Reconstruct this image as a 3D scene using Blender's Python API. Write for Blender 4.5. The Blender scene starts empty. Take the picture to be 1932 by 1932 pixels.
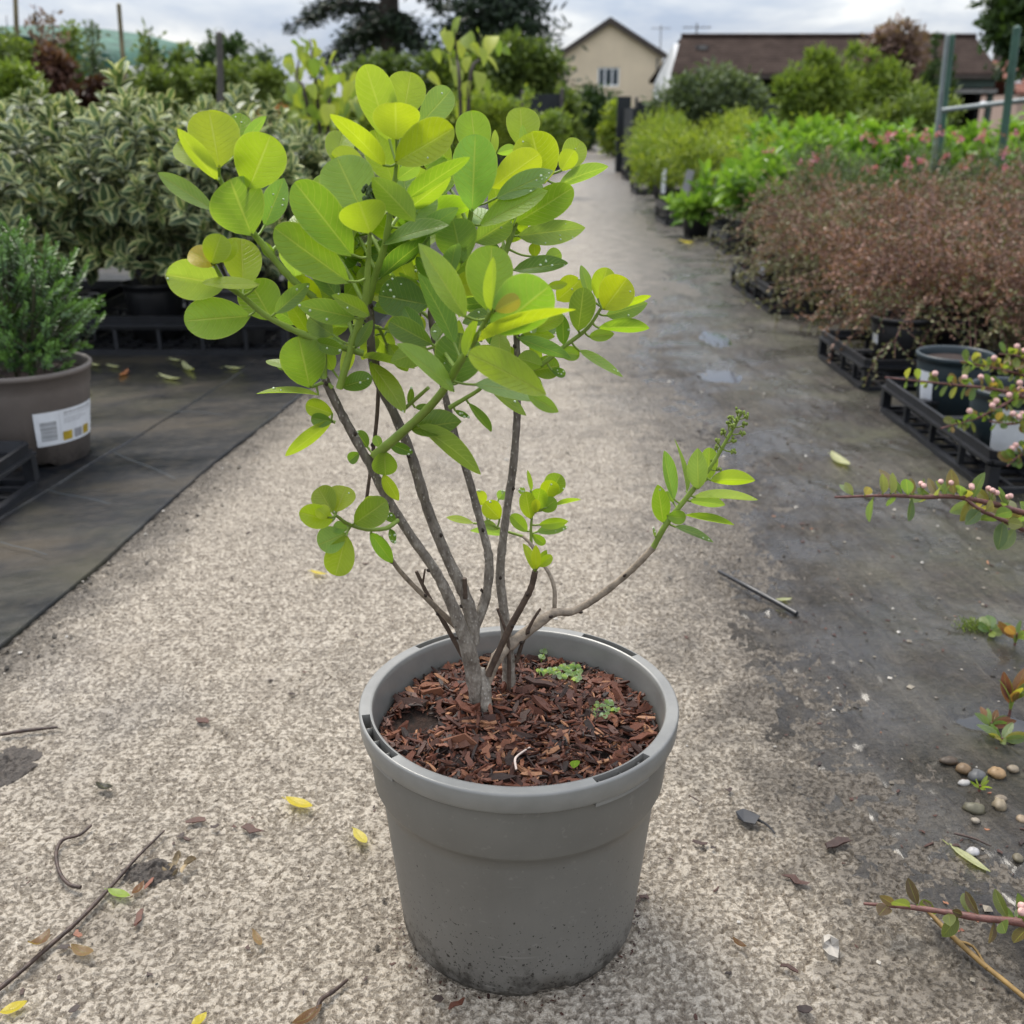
import bpy, math, random
import numpy as np
from mathutils import Vector, Matrix

R = math.radians
rng = np.random.default_rng(7)
random.seed(7)
sc = bpy.context.scene
COL = sc.collection

# ------------------------------------------------------------------ camera
CAM_H, PITCH, IMG = 0.716, R(20.85), 1932.0
cam_d = bpy.data.cameras.new('camera')
cam = bpy.data.objects.new('camera', cam_d)
COL.objects.link(cam)
cam.location = (0, 0, CAM_H)
cam.rotation_euler = (math.pi / 2 - PITCH, 0, 0)
cam_d.sensor_width = 36.0
cam_d.lens = 36.0
cam_d.clip_start = 0.05
cam_d.clip_end = 2000
cam_d.dof.use_dof = True
cam_d.dof.focus_distance = 0.90
cam_d.dof.aperture_fstop = 8.5
sc.camera = cam

# ------------------------------------------------------------------ light
SUN_EL, SUN_AZ = R(58), R(-28)          # azimuth from +Y (ahead), negative to the left
ZENITH = 0.92
w = bpy.data.worlds.new('World')
sc.world = w
w.use_nodes = True
nt = w.node_tree
nt.nodes.clear()
def wn(t, **kw):
    n = nt.nodes.new(t)
    for k, v in kw.items():
        setattr(n, k, v)
    return n
out = wn('ShaderNodeOutputWorld')
sky = wn('ShaderNodeTexSky', sky_type='NISHITA', sun_disc=False)
sky.sun_elevation = SUN_EL
sky.sun_rotation = SUN_AZ
sky.air_density = 1.2
sky.dust_density = 2.0
bg1 = wn('ShaderNodeBackground')
bg1.inputs[1].default_value = 0.10
nt.links.new(sky.outputs[0], bg1.inputs[0])
tc = wn('ShaderNodeTexCoord')
sep = wn('ShaderNodeSeparateXYZ')
nt.links.new(tc.outputs['Generated'], sep.inputs[0])
mp = wn('ShaderNodeMapping')
mp.inputs['Scale'].default_value = (1.0, 1.0, 3.2)
mp.inputs['Location'].default_value = (0.35, 0.1, 0.2)
nt.links.new(tc.outputs['Generated'], mp.inputs[0])
nz = wn('ShaderNodeTexNoise')
nz.inputs['Scale'].default_value = 5.0
nz.inputs['Detail'].default_value = 7
nz.inputs['Roughness'].default_value = 0.55
nz.inputs['Distortion'].default_value = 0.3
nt.links.new(mp.outputs[0], nz.inputs['Vector'])
cr = wn('ShaderNodeValToRGB')
cr.color_ramp.elements[0].position = 0.36
cr.color_ramp.elements[0].color = (0.47, 0.57, 0.78, 1)
cr.color_ramp.elements[1].position = 0.66
cr.color_ramp.elements[1].color = (1.42, 1.40, 1.36, 1)
e = cr.color_ramp.elements.new(0.5)
e.color = (0.80, 0.85, 0.96, 1)
nt.links.new(nz.outputs['Fac'], cr.inputs[0])
# overcast sky: the luminance grows from the horizon to the zenith as (1 + 2 sin h) / 3
m1 = wn('ShaderNodeMath', operation='MAXIMUM'); m1.inputs[1].default_value = 0.0
nt.links.new(sep.outputs[2], m1.inputs[0])
m2 = wn('ShaderNodeMath', operation='MULTIPLY_ADD')
m2.inputs[1].default_value = ZENITH * 2 / 3
m2.inputs[2].default_value = ZENITH / 3
nt.links.new(m1.outputs[0], m2.inputs[0])
bg2 = wn('ShaderNodeBackground')
nt.links.new(cr.outputs[0], bg2.inputs[0])
nt.links.new(m2.outputs[0], bg2.inputs[1])
mx = wn('ShaderNodeMixShader')
mx.inputs[0].default_value = 0.88
nt.links.new(bg1.outputs[0], mx.inputs[1])
nt.links.new(bg2.outputs[0], mx.inputs[2])
nt.links.new(mx.outputs[0], out.inputs[0])

sd = bpy.data.lights.new('sun', 'SUN')
sd.energy = 1.5
sd.angle = R(22)
sd.color = (1.0, 0.94, 0.84)
so = bpy.data.objects.new('sun', sd)
COL.objects.link(so)
sdir = Vector((math.sin(SUN_AZ) * math.cos(SUN_EL), math.cos(SUN_AZ) * math.cos(SUN_EL), math.sin(SUN_EL)))
so.rotation_euler = sdir.to_track_quat('Z', 'Y').to_euler()
so.location = sdir * 20

sc.view_settings.view_transform = 'Standard'
sc.view_settings.look = 'None'
sc.view_settings.exposure = 1.28
sc.view_settings.gamma = 1.0
sc.view_settings.use_curve_mapping = False
sc.render.engine = 'CYCLES'
sc.cycles.use_denoising = True
sc.cycles.max_bounces = 8
sc.cycles.transparent_max_bounces = 6
sc.cycles.caustics_reflective = False
sc.cycles.caustics_refractive = False

# ------------------------------------------------------------------ measuring helpers
CAMP = np.array([0, 0, CAM_H])
FWD = np.array([0, math.cos(PITCH), -math.sin(PITCH)])
UPV = np.array([0, math.sin(PITCH), math.cos(PITCH)])
RGT = np.array([1.0, 0, 0])
def ray(px, py):
    return RGT * ((px - 966) / IMG) - UPV * ((py - 966) / IMG) + FWD
def at(px, py, Y):
    d = ray(px, py)
    return CAMP + d * (Y / d[1])
def G(px, py, z=0.0):
    d = ray(px, py)
    return CAMP + d * ((z - CAM_H) / d[2])
def dep(P):
    return float(np.dot(np.asarray(P) - CAMP, FWD))
def z1(X, Y): return 283 + .5 * X, 94.3 + .5 * Y
def z2(X, Y): return 613.2 + .43946 * X, 660.4 + .43946 * Y
def unit(v):
    v = np.asarray(v, float)
    return v / max(np.linalg.norm(v), 1e-9)

# ------------------------------------------------------------------ geometry helpers
class Geo:
    def __init__(s):
        s.V, s.F, s.T, s.U, s.M, s.n = [], [], [], [], [], 0
    def add(s, V, F, tone=0.5, uv=None, mi=0):
        V = np.asarray(V, float)
        k = len(V)
        s.V.append(V)
        s.T.append(np.broadcast_to(np.asarray(tone, float), (k,)) if np.ndim(tone) else np.full(k, float(tone)))
        s.U.append(np.zeros((k, 2)) if uv is None else np.asarray(uv, float))
        if not isinstance(F, list) or (len(F) and np.ndim(F[0]) == 1):
            F = [np.asarray(F, int)] if not isinstance(F, list) else ([np.array([f for f in F if len(f) == q], int) for q in sorted({len(f) for f in F})])
        for f in F:
            if len(f):
                s.F.append(np.asarray(f, int) + s.n)
                s.M.append(mi)
        s.n += k
    def mesh(s, name, mats, smooth=True, off=None):
        V = np.concatenate(s.V) if s.V else np.zeros((0, 3))
        if off is not None:
            V = V - np.asarray(off)
        T, U = np.concatenate(s.T), np.concatenate(s.U)
        lv = np.concatenate([f.ravel() for f in s.F])
        tot = np.concatenate([np.full(len(f), f.shape[1]) for f in s.F])
        mi = np.concatenate([np.full(len(f), m) for f, m in zip(s.F, s.M)])
        st = np.concatenate([[0], np.cumsum(tot)[:-1]])
        me = bpy.data.meshes.new(name)
        me.vertices.add(len(V)); me.vertices.foreach_set('co', V.ravel())
        me.loops.add(len(lv)); me.loops.foreach_set('vertex_index', lv.astype(np.int32))
        me.polygons.add(len(tot))
        me.polygons.foreach_set('loop_start', st.astype(np.int32))
        me.polygons.foreach_set('loop_total', tot.astype(np.int32))
        me.polygons.foreach_set('material_index', mi.astype(np.int32))
        me.polygons.foreach_set('use_smooth', np.full(len(tot), smooth))
        a = me.attributes.new('tone', 'FLOAT', 'POINT'); a.data.foreach_set('value', T.astype(np.float32))
        uvl = me.uv_layers.new(name='UVMap'); uvl.data.foreach_set('uv', U[lv].astype(np.float32).ravel())
        for m in (mats if isinstance(mats, (list, tuple)) else [mats]):
            me.materials.append(m)
        me.update(calc_edges=True)
        me.validate()
        return me

WOFF = {}
def obj(name, data, parent=None, loc=None, mat4=None, color=None):
    o = bpy.data.objects.new(name, data)
    COL.objects.link(o)
    if parent is not None:
        o.parent = parent
    if mat4 is not None:
        o.matrix_local = mat4
    elif loc is not None:
        o.location = loc
    if color is not None:
        o.color = color
    return o
def tag(o, label=None, cat=None, group=None, kind=None):
    if label: o['label'] = label
    if cat: o['category'] = cat
    if group: o['group'] = group
    if kind: o['kind'] = kind
    return o
def thing(name, loc, label, cat, group=None):
    o = bpy.data.objects.new(name, None)
    COL.objects.link(o)
    o.location = loc
    o.empty_display_size = 0.05
    WOFF[o] = np.asarray(loc, float)
    return tag(o, label, cat, group)
def part(name, geo, mats, parent, smooth=True, color=None, kind=None):
    """geo is in world coordinates; stored relative to the parent's base point"""
    off = WOFF[parent]
    o = obj(name, geo.mesh(name, mats, smooth, off), parent, color=color)
    WOFF[o] = off
    if kind: o['kind'] = kind
    return o
def solo(name, geo, mats, label, cat, loc, group=None, smooth=True, kind=None, color=None):
    o = obj(name, geo.mesh(name, mats, smooth, loc), None, loc=loc, color=color)
    WOFF[o] = np.asarray(loc, float)
    return tag(o, label, cat, group, kind)
def struct(name, geo, mats, smooth=True, kind='structure'):
    o = obj(name, geo.mesh(name, mats, smooth))
    o['kind'] = kind
    return o

def smooth_path(pts, n=4):
    P = np.asarray(pts, float)
    if len(P) < 3:
        t = np.linspace(0, 1, n + 1)[:, None]
        return P[0] * (1 - t) + P[-1] * t
    Q = np.vstack([2 * P[0] - P[1], P, 2 * P[-1] - P[-2]])
    o = []
    for i in range(1, len(Q) - 2):
        p0, p1, p2, p3 = Q[i - 1], Q[i], Q[i + 1], Q[i + 2]
        for k in range(n):
            t = k / n
            o.append(.5 * (2 * p1 + (p2 - p0) * t + (2 * p0 - 5 * p1 + 4 * p2 - p3) * t * t + (3 * p1 - p0 - 3 * p2 + p3) * t ** 3))
    o.append(P[-1])
    return np.array(o)
def tube(g, pts, r, seg=8, sub=4, tone=0.5, mi=0, jitter=0.0, cap=True):
    P = smooth_path(pts, sub)
    n = len(P)
    r = np.interp(np.linspace(0, 1, n), np.linspace(0, 1, len(np.atleast_1d(r))), np.atleast_1d(r)) if np.ndim(r) else np.full(n, r)
    if jitter:
        r = r * (1 + rng.normal(0, jitter, n))
    T = np.gradient(P, axis=0)
    T /= np.linalg.norm(T, axis=1)[:, None] + 1e-12
    a = np.array([0.31, 0.2, 0.93]) if abs(T[0][2]) < .9 else np.array([1.0, 0.1, 0])
    X = np.cross(T, a); X /= np.linalg.norm(X, axis=1)[:, None] + 1e-12
    Y = np.cross(T, X)
    th = np.linspace(0, 2 * np.pi, seg, endpoint=False)
    V = (P[:, None] + r[:, None, None] * (np.cos(th)[None, :, None] * X[:, None] + np.sin(th)[None, :, None] * Y[:, None])).reshape(-1, 3)
    i = np.arange(n - 1)[:, None] * seg
    j = np.arange(seg)[None]
    j2 = (j + 1) % seg
    F = np.stack([i + j, i + j2, i + seg + j2, i + seg + j], -1).reshape(-1, 4)
    u = np.repeat(np.linspace(0, 1, n), seg)
    g.add(V, F, tone, np.stack([np.tile(th / 6.283, n), u], 1), mi)
    if cap:
        g.add(np.vstack([P[-1:] + T[-1] * r[-1] * .6, V[-seg:]]), np.array([[0, k + 1, (k + 1) % seg + 1] for k in range(seg)]), tone, None, mi)
        g.add(np.vstack([P[:1], V[:seg]]), np.array([[0, (k + 1) % seg + 1, k + 1] for k in range(seg)]), tone, None, mi)
    return P
def box(g, c, s, rot=None, mi=0, tone=0.5, bev=0.0):
    c, h = np.asarray(c, float), np.asarray(s, float) / 2
    S = np.array([[x, y, z] for x in (-1, 1) for y in (-1, 1) for z in (-1, 1)], float) * h
    F = np.array([[0, 1, 3, 2], [4, 6, 7, 5], [0, 4, 5, 1], [2, 3, 7, 6], [0, 2, 6, 4], [1, 5, 7, 3]])
    if rot is not None:
        S = S @ np.asarray(rot).T
    g.add(S + c, F, tone, None, mi)
def rotz(a):
    return np.array([[math.cos(a), -math.sin(a), 0], [math.sin(a), math.cos(a), 0], [0, 0, 1]])
def lathe(g, prof, c, seg=64, mi=0, tone=0.5, close=False, a0=0.0, warp=None):
    prof = np.asarray(prof, float)
    th = np.linspace(0, 2 * np.pi, seg, endpoint=False) + a0
    n = len(prof)
    V = np.stack([prof[:, 0][:, None] * np.cos(th), prof[:, 0][:, None] * np.sin(th), np.repeat(prof[:, 1][:, None], seg, 1)], -1)
    if warp is not None:
        V = warp(V, th)
    i = np.arange(n - 1)[:, None] * seg
    j = np.arange(seg)[None]; j2 = (j + 1) % seg
    F = np.stack([i + j, i + j2, i + seg + j2, i + seg + j], -1).reshape(-1, 4)
    g.add(V.reshape(-1, 3) + np.asarray(c), F, tone, None, mi)

# leaf templates: x across (-.5...5), y along 0..1, z off the blade
def leaf_template(rows, shape, fold=0.12, curl=0.0, across=(-1, 0, 1)):
    V, U = [], []
    for t in rows:
        h = shape(t) / 2
        for a in across:
            V.append((a * h, t, abs(a) * h * fold * 2 - curl * t * t))
            U.append((a * .5 + .5, t))
    k = len(across)
    F = [[i * k + j, i * k + j + 1, (i + 1) * k + j + 1, (i + 1) * k + j] for i in range(len(rows) - 1) for j in range(k - 1)]
    return np.array(V), np.array(F), np.array(U)
ovate = lambda t: max(0.06, (t ** .7) * ((1 - t) ** .6) * 2.45) if 0 < t < 1 else 0.06
lance = lambda t: max(0.05, (t ** .8) * ((1 - t) ** .8) * 3.0) if 0 < t < 1 else 0.05
T_DIA = (np.array([[0, 0, 0], [.5, .5, .07], [0, 1, 0], [-.5, .5, .07]]), np.array([[0, 1, 2], [0, 2, 3]]), np.array([[.5, 0], [1, .5], [.5, 1], [0, .5]]))
T_OV = leaf_template([0, .3, .65, .9, 1], ovate, .15, .12)
T_LA = leaf_template([0, .25, .55, .8, 1], lance, .18, .2)
def leaves(g, P, D, N, L, W, tone=0.5, tpl=T_DIA, mi=0):
    P, D, N = (np.atleast_2d(np.asarray(a, float)) for a in (P, D, N))
    n = len(P)
    D = D / (np.linalg.norm(D, axis=1)[:, None] + 1e-9)
    X = np.cross(D, N); X /= np.linalg.norm(X, axis=1)[:, None] + 1e-9
    Z = np.cross(X, D)
    L = np.broadcast_to(L, (n,)); W = np.broadcast_to(W, (n,))
    tv, tf, tu = tpl
    V = P[:, None] + tv[None, :, 0, None] * (W[:, None] * X)[:, None] + tv[None, :, 1, None] * (L[:, None] * D)[:, None] + tv[None, :, 2, None] * (L[:, None] * Z)[:, None]
    k = len(tv)
    F = (tf[None] + (np.arange(n) * k)[:, None, None]).reshape(-1, tf.shape[1])
    g.add(V.reshape(-1, 3), F, np.repeat(np.broadcast_to(tone, (n,)), k), np.tile(tu, (n, 1)), mi)
def rdir(n, up=0.0):
    v = rng.normal(size=(n, 3)); v /= np.linalg.norm(v, axis=1)[:, None]
    v[:, 2] += up
    return v / (np.linalg.norm(v, axis=1)[:, None] + 1e-9)

# ------------------------------------------------------------------ materials
class Mat:
    def __init__(s, name):
        s.m = bpy.data.materials.new(name)
        s.m.use_nodes = True
        s.t = s.m.node_tree
        s.t.nodes.clear()
        s.out = s.n('ShaderNodeOutputMaterial')
    def n(s, typ, ins=None, **kw):
        nd = s.t.nodes.new(typ)
        for k, v in kw.items(): setattr(nd, k, v)
        for k, v in (ins or {}).items(): s.set(nd.inputs[k], v)
        return nd
    def set(s, sock, v):
        if isinstance(v, bpy.types.NodeSocket): s.t.links.new(v, sock)
        elif isinstance(v, tuple) and len(v) == 3 and sock.type == 'RGBA': sock.default_value = (*v, 1)
        else: sock.default_value = v
    def pos(s, scale=(1, 1, 1)):
        g = s.n('ShaderNodeNewGeometry').outputs['Position']
        if scale == (1, 1, 1): return g
        return s.n('ShaderNodeMapping', {'Vector': g, 'Scale': scale}).outputs[0]
    def objc(s): return s.n('ShaderNodeTexCoord').outputs['Object']
    def noise(s, vec, scale, detail=3, rough=.55, dist=0.0):
        return s.n('ShaderNodeTexNoise', {'Vector': vec, 'Scale': scale, 'Detail': detail, 'Roughness': rough, 'Distortion': dist}).outputs['Fac']
    def ramp(s, fac, *stops):
        n = s.n('ShaderNodeValToRGB', {'Fac': fac})
        e = n.color_ramp.elements
        while len(e) < len(stops): e.new(.5)
        for el, (p, c) in zip(e, stops):
            el.position = p
            el.color = (c, c, c, 1) if not isinstance(c, tuple) else (*c, 1)
        return n.outputs[0]
    def mix(s, f, a, b, mode='MIX'):
        n = s.n('ShaderNodeMix', data_type='RGBA', blend_type=mode)
        s.set(n.inputs[0], f); s.set(n.inputs[6], a); s.set(n.inputs[7], b)
        return n.outputs[2]
    def math(s, op, a, b=0.0, c=None):
        n = s.n('ShaderNodeMath', operation=op)
        s.set(n.inputs[0], a); s.set(n.inputs[1], b)
        if c is not None: s.set(n.inputs[2], c)
        return n.outputs[0]
    def attr(s, name='tone'): return s.n('ShaderNodeAttribute', attribute_name=name).outputs['Fac']
    def bump(s, h, strength=.5, dist=.002):
        return s.n('ShaderNodeBump', {'Height': h, 'Strength': strength, 'Distance': dist}).outputs[0]
    def bsdf(s, color, rough=.6, spec=.4, normal=None, metal=0.0, **kw):
        b = s.n('ShaderNodeBsdfPrincipled', {'Base Color': color, 'Roughness': rough, 'Specular IOR Level': spec, 'Metallic': metal})
        if normal is not None: s.set(b.inputs['Normal'], normal)
        for k, v in kw.items(): s.set(b.inputs[k], v)
        return b.outputs[0]
    def finish(s, sh):
        s.t.links.new(sh, s.out.inputs[0])
        return s.m

def plain(name, c, rough=.6, spec=.4, var=.25, scale=30, bump=0.0, metal=0.0):
    m = Mat(name)
    p = m.objc()
    f = m.noise(p, scale, 4)
    lo = tuple(x * (1 - var) for x in c); hi = tuple(min(1, x * (1 + var)) for x in c)
    col = m.ramp(f, (.3, lo), (.7, hi))
    nrm = m.bump(m.noise(p, scale * 4, 4), .5, bump) if bump else None
    return m.finish(m.bsdf(col, rough, spec, nrm, metal))
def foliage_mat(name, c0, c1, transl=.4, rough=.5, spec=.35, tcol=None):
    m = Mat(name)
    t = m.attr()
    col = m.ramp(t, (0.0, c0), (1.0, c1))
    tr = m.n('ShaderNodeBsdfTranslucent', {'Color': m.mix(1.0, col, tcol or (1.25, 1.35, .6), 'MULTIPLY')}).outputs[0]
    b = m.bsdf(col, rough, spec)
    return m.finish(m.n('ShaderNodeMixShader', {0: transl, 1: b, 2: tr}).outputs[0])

# ------------------------------------------------------------------ the ground
def poly_fn(px):
    W_ = np.array([G(x, y) for x, y in px])
    o = np.argsort(W_[:, 1])
    return lambda y: np.interp(y, W_[o, 1], W_[o, 0])
mud_x = poly_fn([(2105, 2010), (1887, 1845), (1745, 1700), (1565, 1490), (1485, 1300), (1425, 1150), (1400, 1000), (1355, 880), (1275, 760), (1190, 680), (1225, 600), (1260, 520), (1210, 420), (1180, 350), (1155, 305), (1140, 288)])
mat_x = poly_fn([(-300, 1490), (0, 1225), (205, 1055), (400, 880), (560, 755), (1050, 315), (1090, 287)])

def grid(xs_of_row, ys, zfun):
    """rows of vertices at the given y; returns V, F"""
    n, k = len(ys), len(xs_of_row(ys[0]))
    V = np.zeros((n, k, 3))
    for i, y in enumerate(ys):
        V[i, :, 0] = xs_of_row(y); V[i, :, 1] = y
    V[..., 2] = zfun(V[..., 0], V[..., 1])
    i = np.arange(n - 1)[:, None] * k; j = np.arange(k - 1)[None]
    F = np.stack([i + j, i + j + 1, i + k + j + 1, i + k + j], -1).reshape(-1, 4)
    return V.reshape(-1, 3), F
def vnoise(x, y, scale, seed=0, octs=3):
    """smooth value noise, -1..1"""
    tot, amp, nrm = 0, 1.0, 0
    for o in range(octs):
        r = np.random.default_rng(seed + o)
        tab = r.uniform(-1, 1, (256, 256))
        u, v = x * scale * 2 ** o + 37.1 * o, y * scale * 2 ** o + 11.7 * o
        i, j = np.floor(u).astype(int), np.floor(v).astype(int)
        fu, fv = u - i, v - j
        fu, fv = fu * fu * (3 - 2 * fu), fv * fv * (3 - 2 * fv)
        a, b = tab[i % 256, j % 256], tab[(i + 1) % 256, j % 256]
        c, d = tab[i % 256, (j + 1) % 256], tab[(i + 1) % 256, (j + 1) % 256]
        tot = tot + amp * ((a * (1 - fu) + b * fu) * (1 - fv) + (c * (1 - fu) + d * fu) * fv)
        nrm += amp; amp *= .5
    return tot / nrm

# earth to the horizon
m = Mat('earth')
f = m.noise(m.pos(), .6, 6)
f2 = m.noise(m.pos(), 9, 5)
c = m.mix(m.ramp(f2, (.35, 0.0), (.7, 1.0)), m.ramp(f, (.35, (.05, .047, .035)), (.6, (.07, .085, .035))), (.085, .08, .06))
M_earth = m.finish(m.bsdf(c, .85, .3, m.bump(f2, .6, .03)))
g = Geo()
g.add([(-400, -60, -.03), (400, -60, -.03), (400, 900, -.03), (-400, 900, -.03)], [[0, 1, 2, 3]])
struct('ground', g, M_earth)

# exposed-aggregate concrete: pits and lumps are real displacement near the camera, bump beyond
m = Mat('concrete')
P = m.pos()
warp = m.n('ShaderNodeVectorMath', {0: P, 1: m.n('ShaderNodeVectorMath', {0: m.n('ShaderNodeTexNoise', {'Vector': P, 'Scale': 55.0, 'Detail': 3}).outputs['Color'], 3: .006}, operation='SCALE').outputs[0]}, operation='ADD').outputs[0]
h1 = m.noise(warp, 195, 5, .60)
h2 = m.noise(P, 40, 3, .5)
h3 = m.n('ShaderNodeTexVoronoi', {'Vector': warp, 'Scale': 170.0}, feature='SMOOTH_F1').outputs['Distance']
big = m.noise(P, 3.2, 5, .6)
mid = m.noise(P, 11, 5, .6)
hs = m.math('ADD', h1, m.math('MULTIPLY', m.math('SUBTRACT', h2, .5), .20))
hs = m.math('ADD', hs, m.math('MULTIPLY', m.math('SUBTRACT', mid, .5), .14))
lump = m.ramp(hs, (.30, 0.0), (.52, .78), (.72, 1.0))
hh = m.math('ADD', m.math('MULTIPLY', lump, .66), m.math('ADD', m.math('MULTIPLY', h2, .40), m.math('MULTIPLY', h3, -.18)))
base = m.ramp(hs, (.26, (.085, .066, .046)), (.35, (.19, .153, .113)), (.44, (.30, .252, .192)), (.56, (.40, .346, .272)), (.70, (.50, .445, .362)))  # dirt plus relief shading put into the colour: pits darker, lumps paler
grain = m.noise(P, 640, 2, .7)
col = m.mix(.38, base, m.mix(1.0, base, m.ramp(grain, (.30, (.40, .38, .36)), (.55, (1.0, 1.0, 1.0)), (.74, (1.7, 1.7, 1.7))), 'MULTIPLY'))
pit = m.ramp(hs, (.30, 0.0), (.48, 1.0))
# earth washed into broad patches
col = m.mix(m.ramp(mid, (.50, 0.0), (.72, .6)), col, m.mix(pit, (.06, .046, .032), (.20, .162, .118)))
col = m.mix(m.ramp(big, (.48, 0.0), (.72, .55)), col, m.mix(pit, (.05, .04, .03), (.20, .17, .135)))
# a bluish damp bloom
wet = m.ramp(m.noise(P, 2.1, 4, .6), (.55, 0.0), (.72, 1.0))
col = m.mix(m.math('MULTIPLY', wet, .25), col, (.20, .195, .19))
# the borders carry soil: distance to the muddy side and to the fabric is kept per vertex
edge = m.attr('tone')
en = m.math('ADD', edge, m.math('MULTIPLY', m.math('SUBTRACT', m.math('ADD', m.math('MULTIPLY', mid, .6), m.math('MULTIPLY', h2, .4)), .5), 2.2))
col = m.mix(m.ramp(en, (.30, 0.0), (.95, .96)), col, m.mix(pit, (.030, .023, .016), (.090, .073, .053)))
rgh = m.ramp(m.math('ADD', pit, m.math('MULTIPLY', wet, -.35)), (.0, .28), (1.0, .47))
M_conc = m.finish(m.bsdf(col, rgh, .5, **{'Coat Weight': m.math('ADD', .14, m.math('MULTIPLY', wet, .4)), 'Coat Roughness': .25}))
dn = m.n('ShaderNodeDisplacement', {'Height': hh, 'Midlevel': .62, 'Scale': .0076})
m.t.links.new(dn.outputs[0], m.out.inputs['Displacement'])
M_conc.displacement_method = 'BOTH'
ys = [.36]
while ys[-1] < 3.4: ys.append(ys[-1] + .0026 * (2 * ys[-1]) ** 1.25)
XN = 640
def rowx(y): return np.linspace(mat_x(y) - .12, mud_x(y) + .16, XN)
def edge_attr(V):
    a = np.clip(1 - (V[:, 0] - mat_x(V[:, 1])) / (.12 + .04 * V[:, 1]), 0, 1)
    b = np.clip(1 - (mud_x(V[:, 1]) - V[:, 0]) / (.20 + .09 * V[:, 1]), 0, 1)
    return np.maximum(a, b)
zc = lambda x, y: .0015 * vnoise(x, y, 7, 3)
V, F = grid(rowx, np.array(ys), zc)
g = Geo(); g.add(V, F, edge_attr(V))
y1 = ys[-1]
ysf = np.concatenate([np.arange(y1, 8, .05), np.linspace(8.1, 31, 120)])
V2, F2 = grid(lambda y: np.linspace(mat_x(y) - .3, mud_x(y) + .5, 60), ysf, lambda x, y: .0012 * vnoise(x, y, 7, 3))
V2[:60, 1] -= .01; 
g.add(V2, F2, edge_attr(V2))
struct('concrete_path', g, M_conc)

# wet muddy verge on the right
m = Mat('mud')
P = m.pos()
st = m.n('ShaderNodeMapping', {'Vector': P, 'Rotation': (0, 0, R(8)), 'Scale': (1.0, 6.0, 1.0)}, vector_type='TEXTURE').outputs[0]
s1 = m.noise(st, 38, 5, .66, 1.2)
s2 = m.noise(P, 120, 5, .72)
s3 = m.noise(P, 3.4, 5, .62)
base = m.ramp(s1, (.34, (.012, .009, .006)), (.50, (.045, .035, .025)), (.66, (.145, .119, .087)))
base = m.mix(.48, base, m.ramp(s2, (.32, (.014, .011, .008)), (.54, (.056, .045, .032)), (.72, (.19, .158, .118))))
tn = m.attr('tone')                                   # 0 beside the concrete, 1 on the far, mossier side
gr = m.math('MULTIPLY', tn, m.ramp(m.noise(P, 4.5, 5, .65), (.42, 0.0), (.66, 1.0)))
base = m.mix(m.math('MULTIPLY', gr, .62), base, m.ramp(s2, (.3, (.085, .088, .040)), (.7, (.165, .165, .085))))
base = m.mix(m.ramp(s3, (.5, 0.0), (.70, .55)), base, m.ramp(s2, (.3, (.12, .105, .08)), (.7, (.27, .245, .20))))
wetm = m.ramp(m.noise(P, 5.5, 4, .55), (.42, 0.0), (.60, 1.0))
base = m.mix(m.math('MULTIPLY', wetm, .45), base, m.mix(1.0, base, (.45, .43, .42), 'MULTIPLY'))
M_mud = m.finish(m.bsdf(base, m.ramp(wetm, (0.0, .60), (1.0, .20)), .5, m.bump(m.math('ADD', m.math('MULTIPLY', s1, 1.2), s2), 1.0, .016), **{'Coat Weight': m.math('MULTIPLY', wetm, .6), 'Coat Roughness': .20, 'Coat Normal': m.bump(s1, .25, .004)}))
ysv = np.concatenate([np.arange(.36, 3.2, .007), np.arange(3.2, 8, .04), np.linspace(8.05, 34, 90)])
us = np.concatenate([np.linspace(-.16, .55, 170), np.linspace(.56, 1.2, 50), np.linspace(1.3, 7, 40)])
def vx(y): return mud_x(y) + us * (1 + .12 * max(0, y - 4))
PUD = [(1368, 712, .060, .075, 4), (1345, 640, .05, .13, 8), (1862, 1368, .045, .022, 15), (1290, 545, .07, .22, 21), (1255, 455, .08, .5, 5)]
PUDC = [(G(p[0], p[1])[:2], p[2], p[3]) for p in PUD]
def vz(x, y):
    d = x - mud_x(y)
    hollow = sum(-.009 * np.exp(-(((x - c[0]) / rx) ** 2 + ((y - c[1]) / ry) ** 2)) for c, rx, ry in PUDC)
    return hollow + np.clip(d * .065 + .0045 * vnoise(x, y, 8, 5) + .0052 * vnoise(x, y, 30, 9) + .0045 * vnoise(x, y, 95, 19), -.012, .008) + .0040 * vnoise(x, y * .3, 20, 21) + .0026 * vnoise(x, y, 55, 31) - .002
V, F = grid(vx, ysv, vz)
d_ = V[:, 0] - mud_x(V[:, 1])
g = Geo(); g.add(V, F, np.clip((d_ - .05 - .02 * V[:, 1]) / .30, 0, 1))
struct('muddy_verge', g, M_mud)
# standing water
m = Mat('water')
M_water = m.finish(m.bsdf((.03, .03, .03), .04, .5, m.bump(m.noise(m.pos(), 60, 2), .05, .002)))
for (c, rx, ry) in PUDC:
    th = np.linspace(0, 2 * np.pi, 48, endpoint=False)
    zr = vz(c[0] + rx * 1.15 * np.cos(th), c[1] + ry * 1.15 * np.sin(th))
    z = float(np.percentile(zr, 22))
    V = np.stack([c[0] + rx * 1.6 * np.cos(th), c[1] + ry * 1.6 * np.sin(th), np.full(48, z)], 1)
    g = Geo(); g.add(np.vstack([[c[0], c[1], z], V]), np.array([[0, k + 1, (k + 1) % 48 + 1] for k in range(48)]))
    struct('puddle', g, M_water)

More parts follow.
